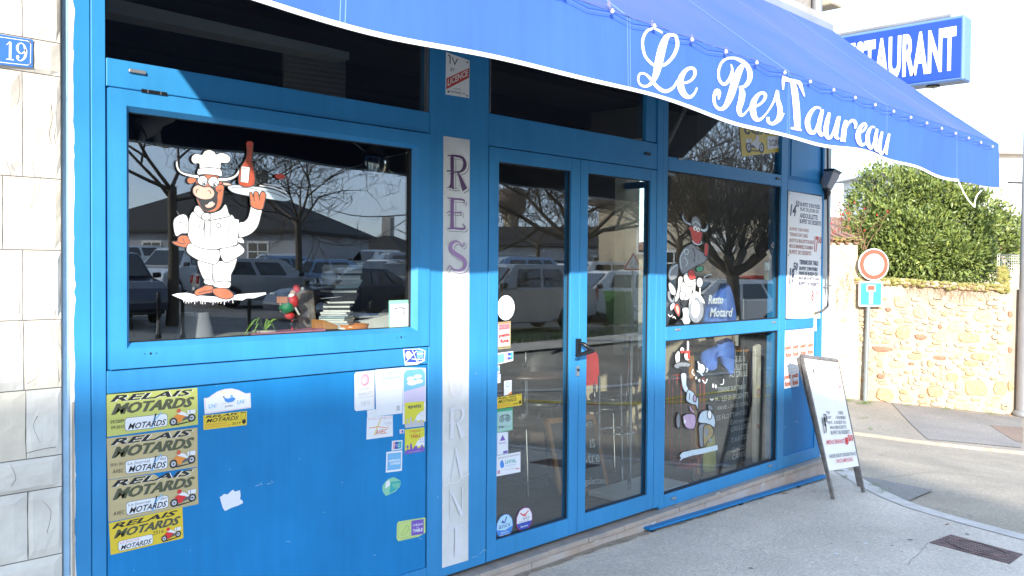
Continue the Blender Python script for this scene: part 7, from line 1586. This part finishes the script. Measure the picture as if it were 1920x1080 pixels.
for a, b, lab in (((560, 352, 40), (790, 402, 18), 'sagging wire mirrored in the sky of the big window'), ((640, 440, 55), (790, 398, 20), 'lower wire mirrored over the small dark roof')):
    A, B = mir(*a), mir(*b); MB().tube([A.lerp(B, t/8)+Vector((0, 0, -.5*sin(pi*t/8))) for t in range(9)], .015, DARKM, 4).build('overhead_wire', label=lab, cat='wire')
# road paint seen mirrored low in the windows: white edge line and yellow lines
for y0, w_, m_, x0, x1, nm in ((-6.1, .12, KERB, -5, 22, 'white_road_line'), (-5.2, .07, YEL, 5, 20, 'yellow_road_line'), (-5.7, .07, YEL, 6, 20, 'yellow_road_line')):
    mb = MB(); V = []
    for i in range(41): x = x0+(x1-x0)*i/40; yy = y0+(.10*(x-x0) if m_ is YEL and y0 < -5.5 else 0); V += [(x, yy, G(x, yy)-.020), (x, yy+w_, G(x, yy+w_)-.020)]
    mb.add(V, [(2*i, 2*i+2, 2*i+3, 2*i+1) for i in range(40)], m_); mb.build(nm, kind='structure')
sheet('far_verge', [(-20, -10.4), (24, -10.4), (24, -9.2), (-20, -9.2)], PAVE, .02, 1.0)
mb = MB()
random.seed(61)
for i in range(900): x = random.uniform(4, 22); y = random.uniform(-11.4, -10.6); l = random.uniform(.1, .35); a = random.uniform(0, 6); z = G(x, y)-.05; mb.add([(x-.02, y, z), (x+.02, y, z), (x+.1*cos(a), y+.1*sin(a), z+l)], [(0, 1, 2)], GRASS)
mb.build('verge_grass', label='tufts of grass along the far verge mirrored in the windows', cat='grass', kind='stuff')

# the same club sticker again, stuck inside the high right pane and read from behind
e, p = card('sticker', [(1384, 200), (1466, 212), (1466, 284), (1391, 294)], YEL, 'yellow club sticker seen from behind high in the right pane', y=.0285)
p.text('RELAIS', .05, .02, 1.3, .22, INKG, .03, .3, mirror=True); p.text('MOTARDS', .05, .28, 1.5, .56, OLIVE, .03, .3, mirror=True); moto(p, .55, .60, .10, .92, PAPER, PAPER); p.rrect(.62, .60, .98, .90, PAPER, .03); p.text('ARDS', .66, .68, .97, .84, INKG, .02, .3, mirror=True)
p.build('print', e)
# scuffs and flecks on the blue panel and frames
random.seed(19)
SC = flat('pale_scuff', (.25, .42, .60))
for px, py, l, a in ((478, 912, 12, -.3), (488, 905, 6, .9), (500, 908, 9, -.2), (508, 902, 5, .6), (536, 1015, 10, .1), (340, 1005, 5, .2), (606, 960, 4, .5), (356, 1031, 3, 1), (250, 1068, 4, 1), (455, 706, 3, .2), (405, 724, 2, .2), (890, 700, 5, .3), (898, 1040, 14, -.7), (905, 1030, 10, .4), (884, 1046, 12, -.2), (1018, 470, 3, .5), (1490, 790, 8, .3), (1500, 850, 5, .2), (1470, 800, 4, .9), (820, 930, 5, 1.2), (785, 1010, 6, .2), (560, 860, 3, .5), (640, 905, 3, .2), (700, 820, 3, .7), (430, 880, 3, .5), (700, 1040, 5, .4), (1100, 990, 3, .2), (1245, 760, 4, 1.4), (1000, 1010, 4, .3)):
    yy = .006 if px < 800 and py > 700 else (.012 if px > 1480 else 0.)
    p = Print(px_map(yy)); p.stroke([(px, py, .5), (px+l*.4*cos(a), py+l*.4*sin(a)-.6, random.uniform(.8, 1.5)), (px+l*cos(a), py+l*sin(a), .4)], 1, SC, smooth=True); p.build('scuff_mark', shop)

# hairline cracks in the cladding, scratches on the big pane, cracks and gum on the pavement
CK = flat('crack_brown', (.16, .12, .09), .9); rng = random.Random(5)
for L in (((96, 196), (97, 225), (92, 250), (98, 270)), ((108, 150), (99, 180), (94, 215)), ((34, 140), (38, 165), (35, 190), (30, 198)), ((100, 560), (104, 590), (98, 620), (106, 660), (110, 715)), ((38, 545), (36, 600), (40, 640)), ((70, 780), (62, 800), (75, 830)), ((20, 870), (30, 895), (22, 912)), ((80, 940), (95, 960), (88, 1000)), ((60, 660), (72, 700), (50, 720)), ((12, 300), (20, 330), (9, 360)), ((50, 850), (80, 842), (104, 838)), ((60, 300), (66, 350), (58, 395))):
    p = Print(px_map(-.046)); p.stroke([(a+rng.uniform(-1, 1), b, rng.uniform(.5, 1.4)) for a, b in L], 1, CK, smooth=True); p.build('crack', shop)
SMG = flat('pane_scratch', (.30, .33, .36), .8)
for L in (((703, 350), (708, 370)), ((697, 362), (699, 372)), ((730, 352), (733, 366)), ((330, 395), (341, 412)), ((352, 425), (325, 442)), ((600, 560), (640, 556)), ((1040, 770), (1052, 752)), ((1005, 790), (1012, 770)), ((1140, 455), (1148, 480)), ((1118, 398), (1121, 425))):
    p = Print(px_map(.021 if L[0][0] > 900 else .029)); p.stroke([(L[0][0], L[0][1], .2), ((L[0][0]+L[1][0])/2+.8, (L[0][1]+L[1][1])/2, .7), (L[1][0], L[1][1], .2)], 1, SMG, smooth=True); p.build('scratch', shop)
def gline(name, pxs_, wd, m, dz=.0035):
    P = [groundpt(*q) for q in pxs_]; P = [Vector(q) for q in smooth_line([tuple(q) for q in P], n=5)]; V = []
    for i, q in enumerate(P):
        d = P[min(i+1, len(P)-1)]-P[max(0, i-1)]; n_ = Vector((-d.y, d.x, 0)).normalized()*wd*rng.uniform(.4, 1.1); j_ = Vector((rng.uniform(-.006, .006), rng.uniform(-.006, .006), 0))
        for t in (q+n_+j_, q-n_+j_): V.append((t.x, t.y, G(t.x, t.y)+dz+.003*noise.noise((t.x*1.7, t.y*1.7, 2))))
    mb = MB(); mb.add(V, [(2*i, 2*i+1, 2*i+3, 2*i+2) for i in range(len(P)-1)], m); return mb.build(name, kind='structure')
CKG = flat('ground_crack', (.12, .115, .10), .95)
for L in (((1745, 957), (1800, 962), (1830, 975)), ((1700, 1062), (1722, 1040), (1740, 1020))): gline('pavement_crack', L, .0016, CKG)
for L in (((1640, 893), (1700, 885), (1760, 880), (1850, 890)), ((1650, 850), (1700, 838), (1800, 850), (1915, 868))): gline('road_crack', L, .003, CKG, -.024)
GUM = flat('chewing_gum', (.22, .215, .21), .9); GUM2 = flat('pale_spot', (.72, .71, .69), .9)
for i in range(46):
    px, py = rng.uniform(1120, 1900), rng.uniform(935, 1075)
    if py < 1300-.235*px+60: continue
    q = groundpt(px, py); r = rng.uniform(.006, .02); mb = MB(); n = 9
    mb.add([(q.x+r*rng.uniform(.7, 1.1)*cos(2*pi*k/n), q.y+r*rng.uniform(.7, 1.1)*sin(2*pi*k/n), q.z+.0035) for k in range(n)], [tuple(range(n))], GUM if rng.random() < .6 else GUM2); mb.build('pavement_spot', kind='structure')
DIRT = mat('wall_foot_dirt', (.36, .31, .25), .95, col2=(.24, .20, .155), vscale=14, bump=.5, bscale=60)
mb = MB(); V = []
for i in range(121):
    x = 1.3+(7.15-1.3)*i/120; wdt = .035+.05*abs(noise.noise((x*3.1, 0, 7)))+.03*noise.noise((x*11, 2, 7))
    for y in (-.044, -.05-max(.01, wdt)): V.append((x, y, G(x, y)+.0045+.003*noise.noise((x*1.7, y*1.7, 2))))
mb.add(V, [(2*i, 2*i+1, 2*i+3, 2*i+2) for i in range(120)], DIRT); mb.build('dirt_strip', kind='structure')

# bar added to imitate the mirrored awning front bar, slatted screen, upper left pane
GD = mat('mirrored_bar_grey', (.42, .41, .39), .6)
mb = MB(); q = [inp(200, -6, .5), inp(655, 98, .5), inp(655, 112, .5), inp(200, 22, .5)]; mb.prism(q, (0, .12, 0), GD); part('mirrored_bar_standin', mb)
for i in range(9):
    a = inp(532+0*i, 96+9.5*i, .7); b = inp(648, 112+9.5*i, .7); mb = MB(); mb.prism([a, b, b-Vector((0, 0, .022)), a-Vector((0, 0, .022))], (0, .02, 0), mat('slat_wood', (.34, .29, .24), .6) if i == 0 else bpy.data.materials['slat_wood']); part('screen_slat', mb)
